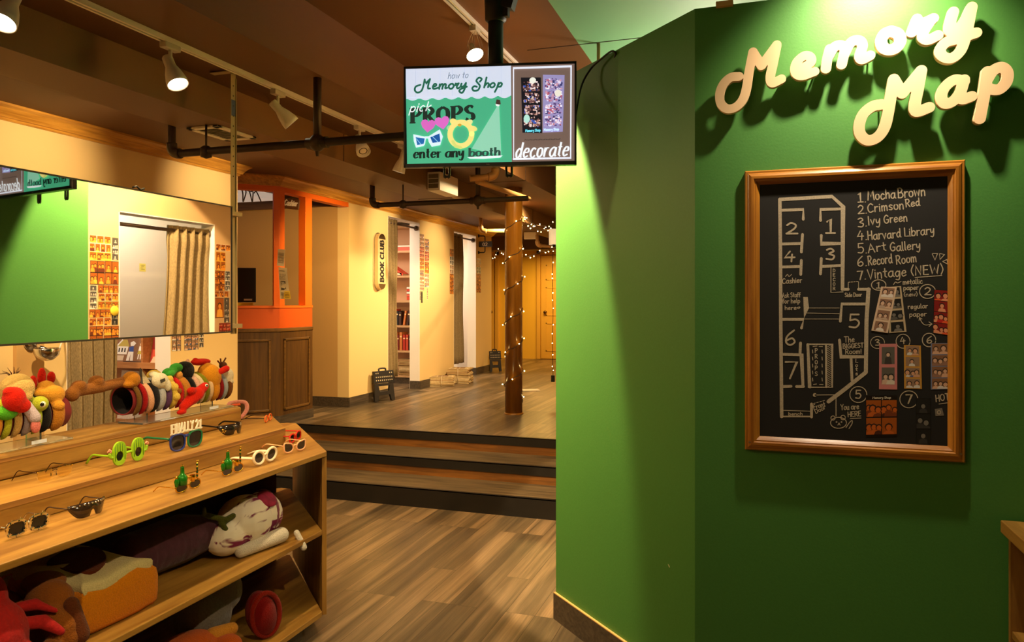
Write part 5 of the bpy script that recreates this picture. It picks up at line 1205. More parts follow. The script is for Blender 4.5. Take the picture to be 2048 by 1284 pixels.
for a, b in (((0, 3.09, 1.20), (0, 3.08, 1.262)), ((0, 3.085, 1.23), (0, 3.06, 1.252)), ((0, 3.086, 1.225), (0, 3.12, 1.262))): m.tube([Vector((HX + .02 + a[0], a[1], a[2])), Vector((HX + .02 + b[0], b[1], b[2]))], .004, fz((110, 56, 24)), 7)
m.ell((HX + .02, 3.10, 1.225), (.02, .02, .02), fz((96, 54, 30)), None, 10, 7); m.build('twig_antler', parent=t)
# -- left roll, far to near
t = band('golden rooster headband with a red comb on the left roll', 2.128, (204, 134, 40), .05, .022)
blob('ornament', t, fz((226, 158, 50)), [((HX + .045, 2.13, 1.195), (.03, .034, .03)), ((HX + .01, 2.125, 1.215), (.03, .03, .028)), (hp(2.125, 22, .082), (.016, .02, .016)), ((HX + .03, 2.085, 1.205), (.015, .018, .016))])
for k, (y, z, r) in enumerate(((2.082, 1.245, .022), (2.118, 1.262, .03), (2.158, 1.256, .02))): blob('comb', t, fz(RED), [((HX + .0, y, z), (.010, .014, r))], .004)
t = band('black headband in front of the golden rooster band', 2.080, (30, 27, 28), .032)
t = band('yellow green frog headband with a bulging eye', 2.045, (176, 190, 40), .026)
blob('eye_bump', t, fz((196, 206, 56)), [((HX + .073, 2.05, 1.172), (.022, .026, .024))])
eye(t, (HX + .09, 2.045, 1.172), (1, -.75, 0), .013)
t = band('lavender grey dog headband with a pink tongue', 2.006, (176, 166, 180), .034)
blob('snout', t, fz((206, 190, 204)), [((HX + .072, 1.995, 1.176), (HX + .098, 2.01, 1.128), (.016, .018))]); blob('tongue', t, fz((236, 132, 124)), [((HX + .102, 2.01, 1.098), (.01, .016, .022))], .004)
t = band('cream lion headband with a round face and a dark hair tuft', 1.966, (222, 184, 110), .028)
blob('face', t, fz((228, 192, 116)), [((HX + .03, 1.995, 1.232), (.042, .05, .046)), ((HX + .045, 1.948, 1.238), (.014, .014, .02)), ((HX + .06, 2.0, 1.205), (.02, .024, .018))])
m = MB()
for k in range(14):
    a = k * .45; b0 = Vector((HX + .02, 1.985, 1.272)); m.tube([b0, b0 + Vector((.006 * cos(a), .018 * cos(a * 1.3), .018)), b0 + Vector((.01 * cos(a), .035 * cos(a * 1.3) - .01, .028 + .012 * sin(a * 2)))], [.002, .0012, .0005], mat((70, 40, 20), .7), 5)
m.build('hair_tuft', parent=t)
t = band('lime headband with a big lumpy red nose', 1.928, (186, 196, 44), .026)
blob('nose', t, fz(RED), [((HX + .10, 1.93, 1.205), (.03, .032, .036)), ((HX + .105, 1.955, 1.18), (.024, .024, .022)), ((HX + .10, 1.915, 1.232), (.018, .02, .016))])
blob('collar', t, fz((92, 190, 44)), [((HX + .078, 1.918, 1.158), (.022, .034, .022))])
t = band('orange headband at the left edge of the photo', 1.892, (214, 140, 40), .030)
t = band('dark red headband cut by the left edge of the photo', 1.856, (150, 20, 20), .028)
# -- pink fuzzy headband lying on the far tier
t = thing('fuzzy_headband', 'pink fuzzy headband standing at the far end of the middle tier', 'headband', onZ(505, 835, .931))
c = onZ(508, 836, .931); c = Vector((-2.60, 3.24, .931)); PK = mat((240, 140, 124), .95, noise=.3, nscale=300, bump=1.0, sheen=.6)
pts = smooth_pts([c + RGT * x + FWD * f + UP * z for x, f, z in ((-.03, -.05, .012), (-.035, -.01, .075), (-.02, .02, .085), (.035, .03, .085), (.05, .02, .05), (.03, -.01, .012), (-.0, -.03, .010))], 5)
m = MB(); m.tube(pts, .011, PK, 10); m.build('fuzzy_band', parent=t)
m = MB(); m.tube([p + Vector((.002, -.004, -.012)) for p in pts[3:14]], .007, mat((226, 96, 50), .8), 8); m.build('band_lining', parent=t)
BS = 1.0
# ================================================================ novelty glasses
def gl_root(label, x, y, z, rz=90, grp='novelty glasses on the island', sc=1.0):
    o = _gl(label, x, y, z, rz, grp); o.scale = (sc, sc, sc); return o
def _gl(label, x, y, z, rz, grp): return thing('novelty_glasses', label, 'glasses', (x, y, z + .001), math.radians(rz), grp)
def oval(cx, cz, rx, rz, n=24, p=2.0, f=None):
    out = []
    for k in range(n):
        a = 2 * pi * k / n; c, s = cos(a), sin(a); c2 = abs(c) ** (2 / p) * (1 if c >= 0 else -1); s2 = abs(s) ** (2 / p) * (1 if s >= 0 else -1)
        x, z = cx + rx * c2, cz + rz * s2
        if f: x, z = f(x, z, c, s)
        out.append(Vector((x, 0, z)))
    return out
def rim(t, out, r, mt, nm='rim', dy=0, flat=1.0):
    m = MB(); m.tube([v + Vector((0, dy, 0)) for v in out], r, mt, 8, closed=True); return m.build(nm, parent=t, local=True)
def plate(t, out, inn, th, mt, nm='rim'):
    m = MB(); n = len(out); vs = [v + Vector((0, -th / 2, 0)) for v in out] + [v + Vector((0, -th / 2, 0)) for v in inn] + [v + Vector((0, th / 2, 0)) for v in out] + [v + Vector((0, th / 2, 0)) for v in inn]; fs = []
    for k in range(n):
        l = (k + 1) % n; fs += [(k, l, n + l, n + k), (2 * n + k, 3 * n + k, 3 * n + l, 2 * n + l), (k, 2 * n + k, 2 * n + l, l), (n + k, n + l, 3 * n + l, 3 * n + k)]
    m.add(vs, fs, mt); return m.build(nm, parent=t, local=True, bevel=.0012)
def lens(t, out, mt, dy=0, nm='lens'):
    m = MB(); m.prism([v + Vector((0, dy, 0)) for v in out], (0, .0015, 0), mt); return m.build(nm, parent=t, local=True)
def temple(t, x, z, mt, L=.13, r=.003, h=1.0, drop=.03, inward=.0, nm='temple'):
    m = MB(); P_ = smooth_pts([(x, .002, z), (x - inward * .3, L * .5, z), (x - inward, L * .78, z - .002), (x - inward, L, z - drop)], 4)
    m.tube(P_, r, mt, 8, flat=h); return m.build(nm, parent=t, local=True)
def bar(t, pts, r, mt, nm='bridge'):
    m = MB(); m.tube(smooth_pts(pts, 4), r, mt, 8); return m.build(nm, parent=t, local=True)
DL = mat((30, 24, 22), .08, spec=.6, name='dark_lens'); GLD = mat((230, 180, 60), .2, 1.0, name='gold_plate'); SIL = mat((226, 226, 226), .12, 1.0, name='silver_plate')
# cactus pair
t = gl_root('lime green cactus shaped glasses on the middle tier', -2.285, 2.235, .93)
LM, LMD = mat((150, 196, 30), .35, name='lime_plastic'), mat((60, 120, 20), .45)
for s in (-1, 1):
    o_ = oval(s * .044, .046, .031, .045, 28, 2.4); plate(t, o_, oval(s * .044, .036, .0165, .018, 28), .008, LM); lens(t, oval(s * .044, .036, .0172, .0186, 24), DL)
    for k in range(5):
        xx = s * .044 + (k - 2) * .011; h = .043 * math.sqrt(max(.05, 1 - ((k - 2) * .011 / .032) ** 2)); m = MB(); zb = .036 + math.sqrt(max(0, .02 ** 2 - (xx - s * .044) ** 2)) if abs(xx - s * .044) < .02 else .046 - h * .8
        m.tube([(xx, -.0045, zb), (xx, -.0045, .046 + h * .9)], .0011, LMD, 5); m.build('rib_stripe', parent=t, local=True)
    bar(t, [(s * .072, 0, .036), (s * .084, 0, .038), (s * .088, 0, .054)], .0055, LM, 'arm'); m = MB()
    for k in range(6): m.ell((s * .088 + .005 * cos(k), .004 * sin(k * 2), .062 + .004 * sin(k)), .004, mat((216, 150, 120), .7), None, 8, 6)
    m.build('flower', parent=t, local=True)
    temple(t, s * .076, .04, LM, .125, .0042, drop=.034)
bar(t, [(-.016, 0, .042), (0, 0, .044), (.016, 0, .042)], .005, LM)
# rimless yellow
t = gl_root('rimless pale yellow glasses with thin dark temples, left on the middle tier', -2.325, 1.955, .93)
YL = mat((255, 236, 170), .03, trans=.98, name='yellow_tint_lens'); WIRE = mat((70, 46, 26), .3, .8)
for s in (-1, 1):
    lens(t, oval(s * .037, .024, .030, .023, 22, 2.2), YL); temple(t, s * .068, .036, WIRE, .12, .0016, drop=.035, inward=s * .004); m = MB(); m.ell((s * .066, -.002, .036), .003, GLD, None, 8, 6); m.build('hinge', parent=t, local=True)
    m = MB(); m.ell((s * .010, .005, .018), (.002, .002, .007), mat((40, 30, 20), .4), None, 8, 6); m.build('nose_pad', parent=t, local=True)
bar(t, [(-.009, 0, .032), (0, 0, .035), (.009, 0, .032)], .0015, WIRE)
# lettered pair
t = gl_root('blue and green sunglasses lettered FINALLY 21 on top', -2.275, 2.525, .93, sc=1.3)
BL_, GN_ = mat((30, 50, 130), .3), mat((20, 110, 70), .3)
for s, mt in ((-1, BL_), (1, GN_)):
    f = lambda x, z, c, q: (x + .004 * q * (1 if c * s > 0 else .2) * s, z)
    o_ = oval(s * .038, .028, .033, .028, 26, 2.8, f); i_ = oval(s * .038, .028, .028, .0235, 26, 2.6, f); plate(t, o_, i_, .006, mt); lens(t, oval(s * .038, .028, .0285, .024, 24, 2.6, f), DL)
    temple(t, s * .072, .044, (GN_ if s < 0 else BL_), .125, .0035, drop=.03)
bar(t, [(-.008, 0, .044), (.008, 0, .044)], .005, BL_)
m = MB(); SP = mat((250, 244, 226), .25, .2, name='silver_letter_plate'); fmg = lambda x, y, l: Vector((x, -.002 - l, .060 - y))
text(m, 'FINALLY 21', (-.066, 0), (.066, -.000), .027, fmg, SP, .0046, sp=.16); m.build('top_lettering', parent=t, local=True, solid=.004)
m = MB(); m.tube([(-.068, 0, .057), (.068, 0, .057)], .0022, SP, 6); m.build('lettering_bar', parent=t, local=True)
def shield(t, w, h, mt, wrap=.035, notch=.014, z0=.002, nm='shield_lens'):
    m = MB(); n = 24; vs = []
    for i in range(n + 1):
        u = -1 + 2 * i / n; x = u * w; y = wrap * u * u; top = z0 + h * (1 - .12 * u * u); bot = z0 + h * .10 + (h * .62) * max(0, (abs(u) - .62) / .38) ** 1.6 + max(0, notch * (1 - (abs(u) / .17) ** 2)) * (1 if abs(u) < .17 else 0) - h * .1 * (1 - abs(abs(u) - .45) / .55)
        vs += [(x, y, bot), (x, y - .004, (top + bot) / 2), (x, y, top)]
    fs = []
    for i in range(n):
        for j in (0, 1): fs.append((i * 3 + j, i * 3 + 3 + j, i * 3 + 4 + j, i * 3 + 1 + j))
    m.add(vs, fs, mt, True); return m.build(nm, parent=t, local=True, solid=.002)
t = gl_root('dark wraparound shield sunglasses with a gold emblem on the middle tier', -2.30, 2.865, .93, 84)
shield(t, .072, .052, DL, .04, .018)
m = MB()
for q in (((-.052, .014), (-.060, .034)), ((-.046, .026), (-.060, .034)), ((-.062, .020), (-.048, .022))): m.tube([(a, .04 * (a / .072) ** 2 - .006, z) for a, z in q], .0014, GLD, 6)
m.build('gold_emblem', parent=t, local=True)
for s in (-1, 1): temple(t, s * .072, .044, mat((16, 14, 14), .25), .135, .004, drop=.02, inward=s * .006) .location = (0, .038, 0)
t = gl_root('thin glasses with orange front seen edge on, behind the gold emblem shield', -2.40, 3.24, .93, 108, sc=1.15)
OR = mat((240, 104, 30), .35)
for s in (-1, 1):
    rim(t, oval(s * .026, .016, .020, .014, 18), .0026, OR); temple(t, s * .048, .020, mat((40, 26, 20), .3, .5), .12, .0018, drop=.014)
bar(t, [(-.008, 0, .018), (.008, 0, .018)], .0022, OR)
# star studded chrome pair
t = gl_root('silver star studded glasses on the lowest tier, at the left photo edge', -2.09, 1.665, .85)
for s in (-1, 1):
    o_ = oval(s * .036, .026, .033, .025, 24, 3); plate(t, o_, oval(s * .036, .026, .026, .018, 24, 3), .006, SIL); lens(t, oval(s * .036, .026, .027, .019, 22, 3), mat((46, 46, 44), .06, .5)); temple(t, s * .068, .036, SIL, .11, .0024, drop=.03)
    for k in range(7):
        a = 2 * pi * k / 7 + .3; m = MB(); st_ = []
        for q in range(10): r_ = .0075 if q % 2 == 0 else .0032; st_.append(Vector((s * .036 + .031 * cos(a) + r_ * sin(q * pi / 5), -.003, .028 + .0235 * sin(a) + r_ * cos(q * pi / 5))))
        m.prism(st_, (0, -.003, 0), SIL); m.build('star', parent=t, local=True)
bar(t, [(-.006, 0, .034), (.006, 0, .034)], .003, SIL)
t = gl_root('dark brown rhinestone shield sunglasses on the lowest tier', -2.055, 1.865, .85)
shield(t, .070, .05, mat((52, 38, 28), .08, .2, spec=.7), .03, .02)
for k in range(12): 
    u = -1 + k / 5.5; m = MB(); m.ell((u * .066, .03 * u * u - .005, .046 - .005 * u * u), .0028, SIL, None, 8, 6); m.build('rhinestone', parent=t, local=True)
for s in (-1, 1): temple(t, s * .068, .038, mat((60, 40, 24), .3), .11, .0022, drop=.034).location = (0, .028, 0)
# party bottle pairs
BG = mat((36, 120, 30), .15, .3, name='green_metallic'); 
for y, x, lb in ((2.235, -2.005, 'gold party glasses with green bottle and candle, the pair nearer the left edge'), (2.505, -2.025, 'gold party glasses with green bottle and candle, beside the white oval glasses')):
    t = gl_root(lb, x, y, .85)
    for s in (-1, 1):
        lens(t, oval(s * .034, .016, .026, .014, 20, 2.4), DL); rim(t, oval(s * .034, .017, .028, .016, 20, 2.4), .0024, GLD); temple(t, s * .064, .022, GLD, .10, .0018, drop=.02)
    bar(t, [(-.008, 0, .02), (.008, 0, .02)], .0022, GLD)
    m = MB(); m.lathe([(0, 0), (.017, .001), (.018, .026), (.014, .034), (.0075, .042), (.0065, .064), (.008, .066), (0, .067)], (-.030, 0, .026), (0, 0, 1), BG, 16); m.build('bottle', parent=t, local=True)
    m = MB(); m.ell((-.030, 0, .096), .0045, GLD, None, 10, 7); m.build('bottle_cap', parent=t, local=True)
    m = MB(); m.lathe([(0, 0), (.006, .001), (.009, .02), (.005, .03)], (-.058, 0, .024), (0, 0, 1), BG, 12); m.ell((-.058, 0, .058), .006, GLD, None, 10, 7); m.build('goblet', parent=t, local=True)
    for q in range(3): m = MB(); m.ell((-.012 + q * .008, -.004, .046 + .004 * (q % 2)), .005, GLD, None, 10, 7); m.build('gold_bead', parent=t, local=True)
    m = MB(); m.lathe([(0, 0), (.008, .001), (.011, .022), (.010, .026)], (.022, 0, .026), (0, 0, 1), GLD, 12); m.build('cup', parent=t, local=True)
    m = MB(); m.tube([(.045, 0, .03), (.046, 0, .096)], .0035, GLD, 8); m.ell((.046, 0, .098), .0045, GLD, None, 8, 6)
    for q in range(4): m.lathe([(.0037, 0), (.004, .004), (.0037, .008)], (.0453, 0, .04 + q * .014), (0, 0, 1), mat((30, 60, 24), .4), 8)
    m.build('candle', parent=t, local=True)
# white ovals, pink cat eyes, red pair
t = gl_root('thick white oval sunglasses with broad temples on the lowest tier', -2.02, 2.705, .85, sc=1.12)
WP = mat((240, 222, 190), .3, name='white_plastic')
for s in (-1, 1):
    f = lambda x, z, c, q, s=s: (x, z + .10 * (x * s - .036) * 1.0)
    rim(t, oval(s * .038, .029, .031, .0240, 26, 2, f), .0054, WP); lens(t, oval(s * .038, .029, .0295, .0225, 24, 2, f), DL)
    m = MB(); P_ = [(s * .066, .002, .032), (s * .070, .05, .031), (s * .068, .09, .029), (s * .064, .13, .016)]; m.tube(smooth_pts(P_, 4), [.012] * 3 + [.0125, .013, .013, .012, .0105, .009, .008, .006, .005, .004], WP, 8, flat=.4); 
    o = m.build('temple', parent=t, local=True)
bar(t, [(-.010, 0, .032), (0, 0, .036), (.010, 0, .032)], .005, WP)
t = gl_root('pale pink cat eye sunglasses near the right end of the lowest tier', -2.04, 2.95, .85, 78, sc=1.1)
PKP = mat((236, 176, 130), .35, name='pale_pink_plastic')
for s in (-1, 1):
    f = lambda x, z, c, q, s=s: (x + s * .004 * max(0, q), z + (.010 * max(0, c * s) if q > 0 else 0))
    rim(t, oval(s * .034, .0235, .025, .019, 24, 2.2, f), .0034, PKP); lens(t, oval(s * .034, .0235, .0235, .0175, 22, 2.2, f), DL); temple(t, s * .063, .036, PKP, .13, .005, .4, drop=.02)
bar(t, [(-.010, 0, .028), (0, 0, .031), (.010, 0, .028)], .003, PKP)
t = gl_root('red sunglasses seen from behind at the right end of the lowest tier', -2.19, 3.17, .85, 104, sc=1.25)
RP = mat((206, 26, 14), .3, name='red_plastic')
for s in (-1, 1):
    rim(t, oval(s * .034, .020, .025, .016, 20, 3), .0034, RP); lens(t, oval(s * .034, .020, .0235, .0145, 20, 3), DL); temple(t, s * .062, .032, RP, .11, .004, .6, drop=.012)
bar(t, [(-.009, 0, .026), (.009, 0, .026)], .003, RP)
# ================================================================ big plush props on the shelves
t = thing('bread_plush', 'plush slice of bread with golden crust and brown hole on the middle shelf', 'plush toy', (-2.17, 1.92, .491))
c = Vector((-2.185, 1.93, .491)); out = [(.19, .13), (.185, -.12), (.15, -.145), (-.12, -.15), (-.17, -.12), (-.20, -.155), (-.235, -.10), (-.225, 0), (-.235, .10), (-.19, .15), (-.15, .12), (.14, .145)]
sp_ = smooth_pts([(a, b, 0) for a, b in out], 4, True)
def puff(z0, z1, s, mt, nm, inset=.02, par=None, dent=0.0):
    m = MB(); n = len(sp_); prof_ = [(.70, 0.0), (.93, .03), (.985, .14), (1.0, .35), (.995, .68), (.965, .88), (.90, .97), (.80, 1.0), (.45, 1.0 - dent), (.05, 1.0 - dent)]
    vs = [c + Vector((v.x * k * s * (1 + .02 * sin(9 * v.y * 10 + 7 * h)), v.y * k * s * (1 + .025 * sin(60 * v.x + 5 * h)), z0 + (z1 - z0) * h + .012 * sin(14 * v.x + 3) * h + .010 * sin(22 * v.y) * h)) for k, h in prof_ for v in sp_]
    fs = [(r * n + i, r * n + (i + 1) % n, (r + 1) * n + (i + 1) % n, (r + 1) * n + i) for r in range(len(prof_) - 1) for i in range(n)]
    fs.append(tuple(range((len(prof_) - 1) * n, len(prof_) * n))); fs.append(tuple(reversed(range(n)))); m.add(vs, fs, mt, True); return m.build(nm, parent=par or t)
puff(0, .155, 1.0, fz((240, 142, 12)), 'crust'); puff(.120, .176, .93, fz((236, 218, 160)), 'bread_face', dent=.15)
m = MB(); hp_ = smooth_pts([(-.12, -.05, 0), (-.13, .03, 0), (-.05, .075, 0), (.03, .04, 0), (.06, -.03, 0), (-.03, -.07, 0)], 5, True)
m.prism([c + v * 1.05 + Vector((.03, .01, .155 + .012 * sin(14 * v.x + 3) + .010 * sin(22 * v.y))) for v in hp_], (0, 0, .022), fz((104, 44, 16))); m.build('brown_patch', parent=t, bevel=.003)
t = thing('brown_plush', 'brown floppy plush between the bread and the red lobster', 'plush toy', (-2.05, 1.66, .491))
BRN = fz((156, 88, 28))
blob('body', t, BRN, [((-2.05, 1.715, .56), (.09, .055, .07)), ((-2.08, 1.73, .63), (.08, .06, .06)), ((-2.14, 1.76, .665), (.07, .06, .03)), ((-2.02, 1.69, .61), (-1.99, 1.72, .53), (.03, .035)), ((-1.99, 1.66, .525), (-1.965, 1.60, .522), (.03, .028)), ((-2.22, 1.68, .58), (.09, .06, .08))], .006)
blob('ear', t, fz((104, 52, 22)), [((-2.0, 1.735, .62), (-1.975, 1.745, .53), (.026, .03))], .005)
t = thing('eggplant_plush', 'dark purple eggplant plush lying on the middle shelf behind the bread', 'plush toy', (-2.2, 2.3, .491))
EG = mat((74, 28, 46), .9, noise=.35, nscale=30, bump=.4, sheen=.12)
blob('body', t, EG, [((-2.23, 2.19, .590), (-2.20, 2.40, .600), (.092, .098)), ((-2.20, 2.40, .600), (-2.16, 2.52, .598), (.096, .07))], .008)
blob('stem_leaf', t, fz((84, 86, 26)), [((-2.11, 2.46, .685), (-2.07, 2.52, .655), (.012, .012)), ((-2.07, 2.52, .655), (-2.06, 2.55, .665), (.014, .012)), ((-2.08, 2.50, .65), (-2.065, 2.51, .62), (.012, .012)), ((-2.12, 2.45, .69), (-2.11, 2.44, .72), (.010, .008))], .004)
t = thing('onion_plush', 'white and magenta streaked onion plush at the end of the middle shelf', 'plush toy', (-2.1, 2.75, .491))
m_on, nt, b = new_mat('onion_print'); N, L = nt.nodes.new, nt.links.new
tc = N('ShaderNodeTexCoord'); mp = N('ShaderNodeMapping'); mp.inputs['Scale'].default_value = (9.0, 1.6, 9.0); L(tc.outputs['Object'], mp.inputs['Vector'])
n1 = N('ShaderNodeTexNoise'); n1.inputs['Scale'].default_value = 2.2; n1.inputs['Detail'].default_value = 3; n1.inputs['Distortion'].default_value = .6; L(mp.outputs[0], n1.inputs['Vector'])
r_ = N('ShaderNodeValToRGB'); e_ = r_.color_ramp.elements; e_[0].position = .365; e_[0].color = lin((120, 24, 70)); e_[1].position = .425; e_[1].color = lin((228, 216, 198)); L(n1.outputs['Fac'], r_.inputs[0]); L(r_.outputs[0], b.inputs['Base Color']); b.inputs['Roughness'].default_value = .9
ON = fz((228, 216, 198))
blob('body', t, m_on, [((-2.10, 2.56, .572), (.080, .10, .076)), ((-2.10, 2.67, .605), (.112, .13, .112)), ((-2.11, 2.79, .60), (.10, .10, .10))], .006)
m = MB()
for k in range(9): m.lathe([(.098 - .007 * k, .0), (.104 - .007 * k, .008), (.094 - .007 * k, .016)], (-2.11, 2.80 + .011 * k, .605 - .004 * k), (.2, 1, -.15), fz((226, 190, 186)) if k % 2 else fz((160, 96, 110)), 24)
m.build('ruffled_skin', parent=t)
m = MB(); hp_ = smooth_pts([(-.035, -.02, 0), (-.04, .03, 0), (0, .05, 0), (.05, .03, 0), (.045, -.015, 0), (0, -.035, 0)], 5, True); rot = Matrix.Rotation(.75, 3, 'Y')
cc_ = Vector((-2.04, 2.745, .688)); m.ell(cc_, (.045, .05, .012), mat((160, 20, 66), .8, noise=.5, nscale=40), rot, 18, 8); m.build('magenta_patch', parent=t)
blob('root_flap', t, ON, [((-2.03, 2.56, .517), (-1.985, 2.77, .528), (.026, .034)), ((-1.955, 2.84, .52), (-1.925, 2.85, .455), (.014, .016))], .005)
t = thing('lobster_plush', 'bright red lobster plush at the left edge of the middle shelf', 'plush toy', (-2.05, 1.5, .491))
LR = mat((176, 5, 5), .9, noise=.25, nscale=120, bump=.3, sheen=.06)
blob('body', t, LR, [((-2.05, 1.50, .605), (.10, .12, .112)), ((-2.09, 1.52, .70), (.07, .07, .09)), ((-1.98, 1.54, .54), (.05, .07, .05))], .007)
blob('claw', t, LR, [((-2.02, 1.56, .63), (-1.985, 1.63, .615), (.018, .02)), ((-1.985, 1.63, .615), (-1.955, 1.665, .575), (.02, .012))], .005); blob('claw', t, LR, [((-2.06, 1.58, .66), (-2.03, 1.64, .655), (.014, .018)), ((-2.03, 1.64, .655), (-1.985, 1.672, .63), (.015, .008))], .005)
t = thing('grey_plush', 'grey plush animal slumped on the bottom shelf', 'plush toy', (-2.2, 2.6, .116))
blob('body', t, mat((112, 104, 98), .95, noise=.2, nscale=120, bump=.4, sheen=.3), [((-2.22, 2.55, .235), (.12, .13, .115)), ((-2.20, 2.63, .31), (.10, .10, .10)), ((-2.10, 2.46, .155), (.05, .06, .036))], .007)
blob('beak', t, fz((226, 150, 50)), [((-2.085, 2.46, .205), (-2.05, 2.53, .21), (.034, .026))], .005)
t = thing('red_hat_plush', 'red folded plush hat with orange rim on the bottom shelf', 'plush hat', (-2.03, 2.8, .116))
rr = Matrix.Rotation(.35, 3, 'X')
m = MB(); m.ell((-2.01, 2.665, .222), (.06, .066, .108), fz((130, 10, 6)), rr, 22, 14); m.build('crown', parent=t)
m = MB(); m.tube([Vector((-1.985, 2.665, .222)) + rr @ Vector((.0 + .02 * cos(a), .062 * cos(a), .100 * sin(a))) for a in [2 * pi * k / 28 for k in range(28)]], .012, fz((150, 30, 6)), 10, closed=True); m.build('rim', parent=t)
m = MB(); m.cbox((-1.995, 2.748, .262), (.002, .02, .008), mat((220, 210, 190), .7), Matrix.Rotation(.6, 3, 'X')); m.build('care_tag', parent=t)
t = thing('orange_fish_plush', 'orange plush fish with pale belly at the front of the bottom shelf', 'plush toy', (-2.05, 2.36, .116))
blob('body', t, fz((214, 96, 22)), [((-2.12, 2.34, .185), (.10, .16, .066)), ((-2.03, 2.47, .165), (.06, .07, .045))], .007)
blob('belly', t, fz((232, 216, 196)), [((-2.02, 2.34, .158), (.04, .10, .03))], .005)
t = thing('teal_plush', 'dull teal plush tucked low on the bottom shelf', 'plush toy', (-2.1, 2.05, .116))
blob('body', t, fz((54, 84, 70)), [((-2.10, 2.03, .17), (.08, .10, .052)), ((-2.04, 2.10, .15), (.05, .05, .032))], .007)
# ================================================================ library bookcase and books
t = thing('bookcase', 'pale wood bookcase of red and dark books inside the library room', 'bookcase', (-4.85, 9.5, FL))
bxa, bxb, byf, byb = -5.35, -4.42, 9.35, 9.61
SHZ = [.515, .862, 1.21, 1.557, 1.904, 2.25]
BKW = wood('pale_pink_wood', (196, 150, 104), (226, 184, 136), 'X', 5, .5)
m = MB(); m.box((bxa, byb - .012, FL + .08), (bxb, byb, 2.62), mat((206, 160, 124), .7)); m.build('back_panel', parent=t)
for x in (bxa - .02, bxb):
    m = MB(); m.box((x, byf, FL + .08), (x + .02, byb, 2.64), BKW); m.build('side_panel', parent=t)
for z in SHZ + [2.60]:
    m = MB(); m.box((bxa, byf, z - .028), (bxb, byb - .012, z), BKW); m.build('shelf', parent=t)
m = MB(); m.box((bxa - .02, byf + .02, FL + .001), (bxb + .02, byb, FL + .08), SKIRT); m.build('plinth', parent=t)
PAGE = mat((240, 226, 204), .8)
def book(label, c, size, col, rot=None, grp=None):
    """c: centre of the bottom face; size: thickness x, depth y, height z"""
    R_ = rot or Matrix.Identity(3); c = Vector(c); w, d, h = size; t = thing('book', label, 'book', c, 0, grp); o = c + UP * 0
    def bx(nm, lo, hi, mt):
        m = MB(); vs = [o + R_ @ Vector((x, y, z)) for z in (lo[2], hi[2]) for x, y in ((lo[0], lo[1]), (hi[0], lo[1]), (hi[0], hi[1]), (lo[0], hi[1]))]
        m.add(vs, [(3, 2, 1, 0), (4, 5, 6, 7), (0, 1, 5, 4), (1, 2, 6, 5), (2, 3, 7, 6), (3, 0, 4, 7)], mt); return m
    m = bx('cover', (-w / 2, -d / 2, 0), (-w / 2 + .003, d / 2, h), mat(col, .5)); m2 = bx('', (w / 2 - .003, -d / 2, 0), (w / 2, d / 2, h), mat(col, .5)); m3 = bx('', (-w / 2, -d / 2, 0), (w / 2, -d / 2 + .003, h), mat(col, .5))
    for q in (m2, m3): m.add(q.v, q.f, mat(col, .5))
    lt = (240, 210, 160); m.add([o + R_ @ Vector((x, -d / 2 - .0005, z)) for x, z in ((-w * .3, h * .72), (w * .3, h * .72), (w * .3, h * .8), (-w * .3, h * .8))], [(0, 1, 2, 3)], mat(lt, .6)); m.build('cover', parent=t)
    bx('pages', (-w / 2 + .003, -d / 2 + .003, .004), (w / 2 - .003, d / 2 - .004, h - .004), PAGE).build('pages', parent=t)
    return t
RDS = [(176, 40, 26), (196, 66, 40), (120, 26, 22), (60, 34, 28), (44, 40, 42), (140, 70, 50), (206, 120, 60)]
rnd = random.Random(4); G3 = 'upright books in the library bookcase'
names = {(176, 40, 26): 'red', (196, 66, 40): 'light red', (120, 26, 22): 'wine red', (60, 34, 28): 'dark brown', (44, 40, 42): 'black', (140, 70, 50): 'brown', (206, 120, 60): 'orange'}
ORD = ['first', 'second', 'third', 'fourth', 'fifth', 'sixth', 'seventh', 'eighth', 'ninth', 'tenth', 'eleventh', 'twelfth', 'thirteenth', 'fourteenth', 'fifteenth']
for z, nm, hh in ((SHZ[1], 'second lowest', .25), (SHZ[2], 'third lowest', .23)):
    x = -4.46; k = 0
    while x > -5.02:
        w = rnd.uniform(.028, .05); h = hh * rnd.uniform(.8, 1.05); c = rnd.choice(RDS); lean = (0.16 if (nm[0] == 't' and k in (3, 4)) else 0)
        book('upright %s book, %s from the jamb end on the %s library shelf' % (names[c], ORD[k], nm), (x - w / 2, byf + .10, z + .002 + abs(sin(lean)) * w * .55), (w, .17, h), c, Matrix.Rotation(lean, 3, 'Y'), G3)
        x -= w + .004 + (h * sin(lean) * .45 if lean else 0) + (.02 if k in (2,) and nm[0] == 't' else 0); k += 1
G4 = 'books lying flat in the library bookcase'
ry = Matrix.Rotation(pi / 2, 3, 'Y')
def flat(label, x, z, w, th, col, tilt=0.0):
    book(label, (x, byf + .1, z), (th, .17, w), col, Matrix.Rotation(tilt, 3, 'Y') @ ry, G4)
flat('white book on top of the flat pile on the middle library shelf', -4.66, SHZ[3] + .175, .18, .03, (236, 226, 214)); flat('red book second in the flat pile on the middle library shelf', -4.66, SHZ[3] + .142, .18, .032, (206, 60, 44)); flat('white book third in the flat pile on the middle library shelf', -4.66, SHZ[3] + .108, .18, .032, (236, 222, 210))
flat('light red book under the white books on the middle library shelf', -4.66, SHZ[3] + .072, .20, .034, (226, 90, 70)); flat('orange red book at the bottom of the flat pile on the middle library shelf', -4.66, SHZ[3] + .030, .22, .045, (210, 70, 40))
book('long red book leaning across the second highest library shelf', (-4.72, byf + .1, SHZ[4] + .012), (.035, .17, .24), (206, 66, 36), Matrix.Rotation(-1.0, 3, 'Y'), G4)
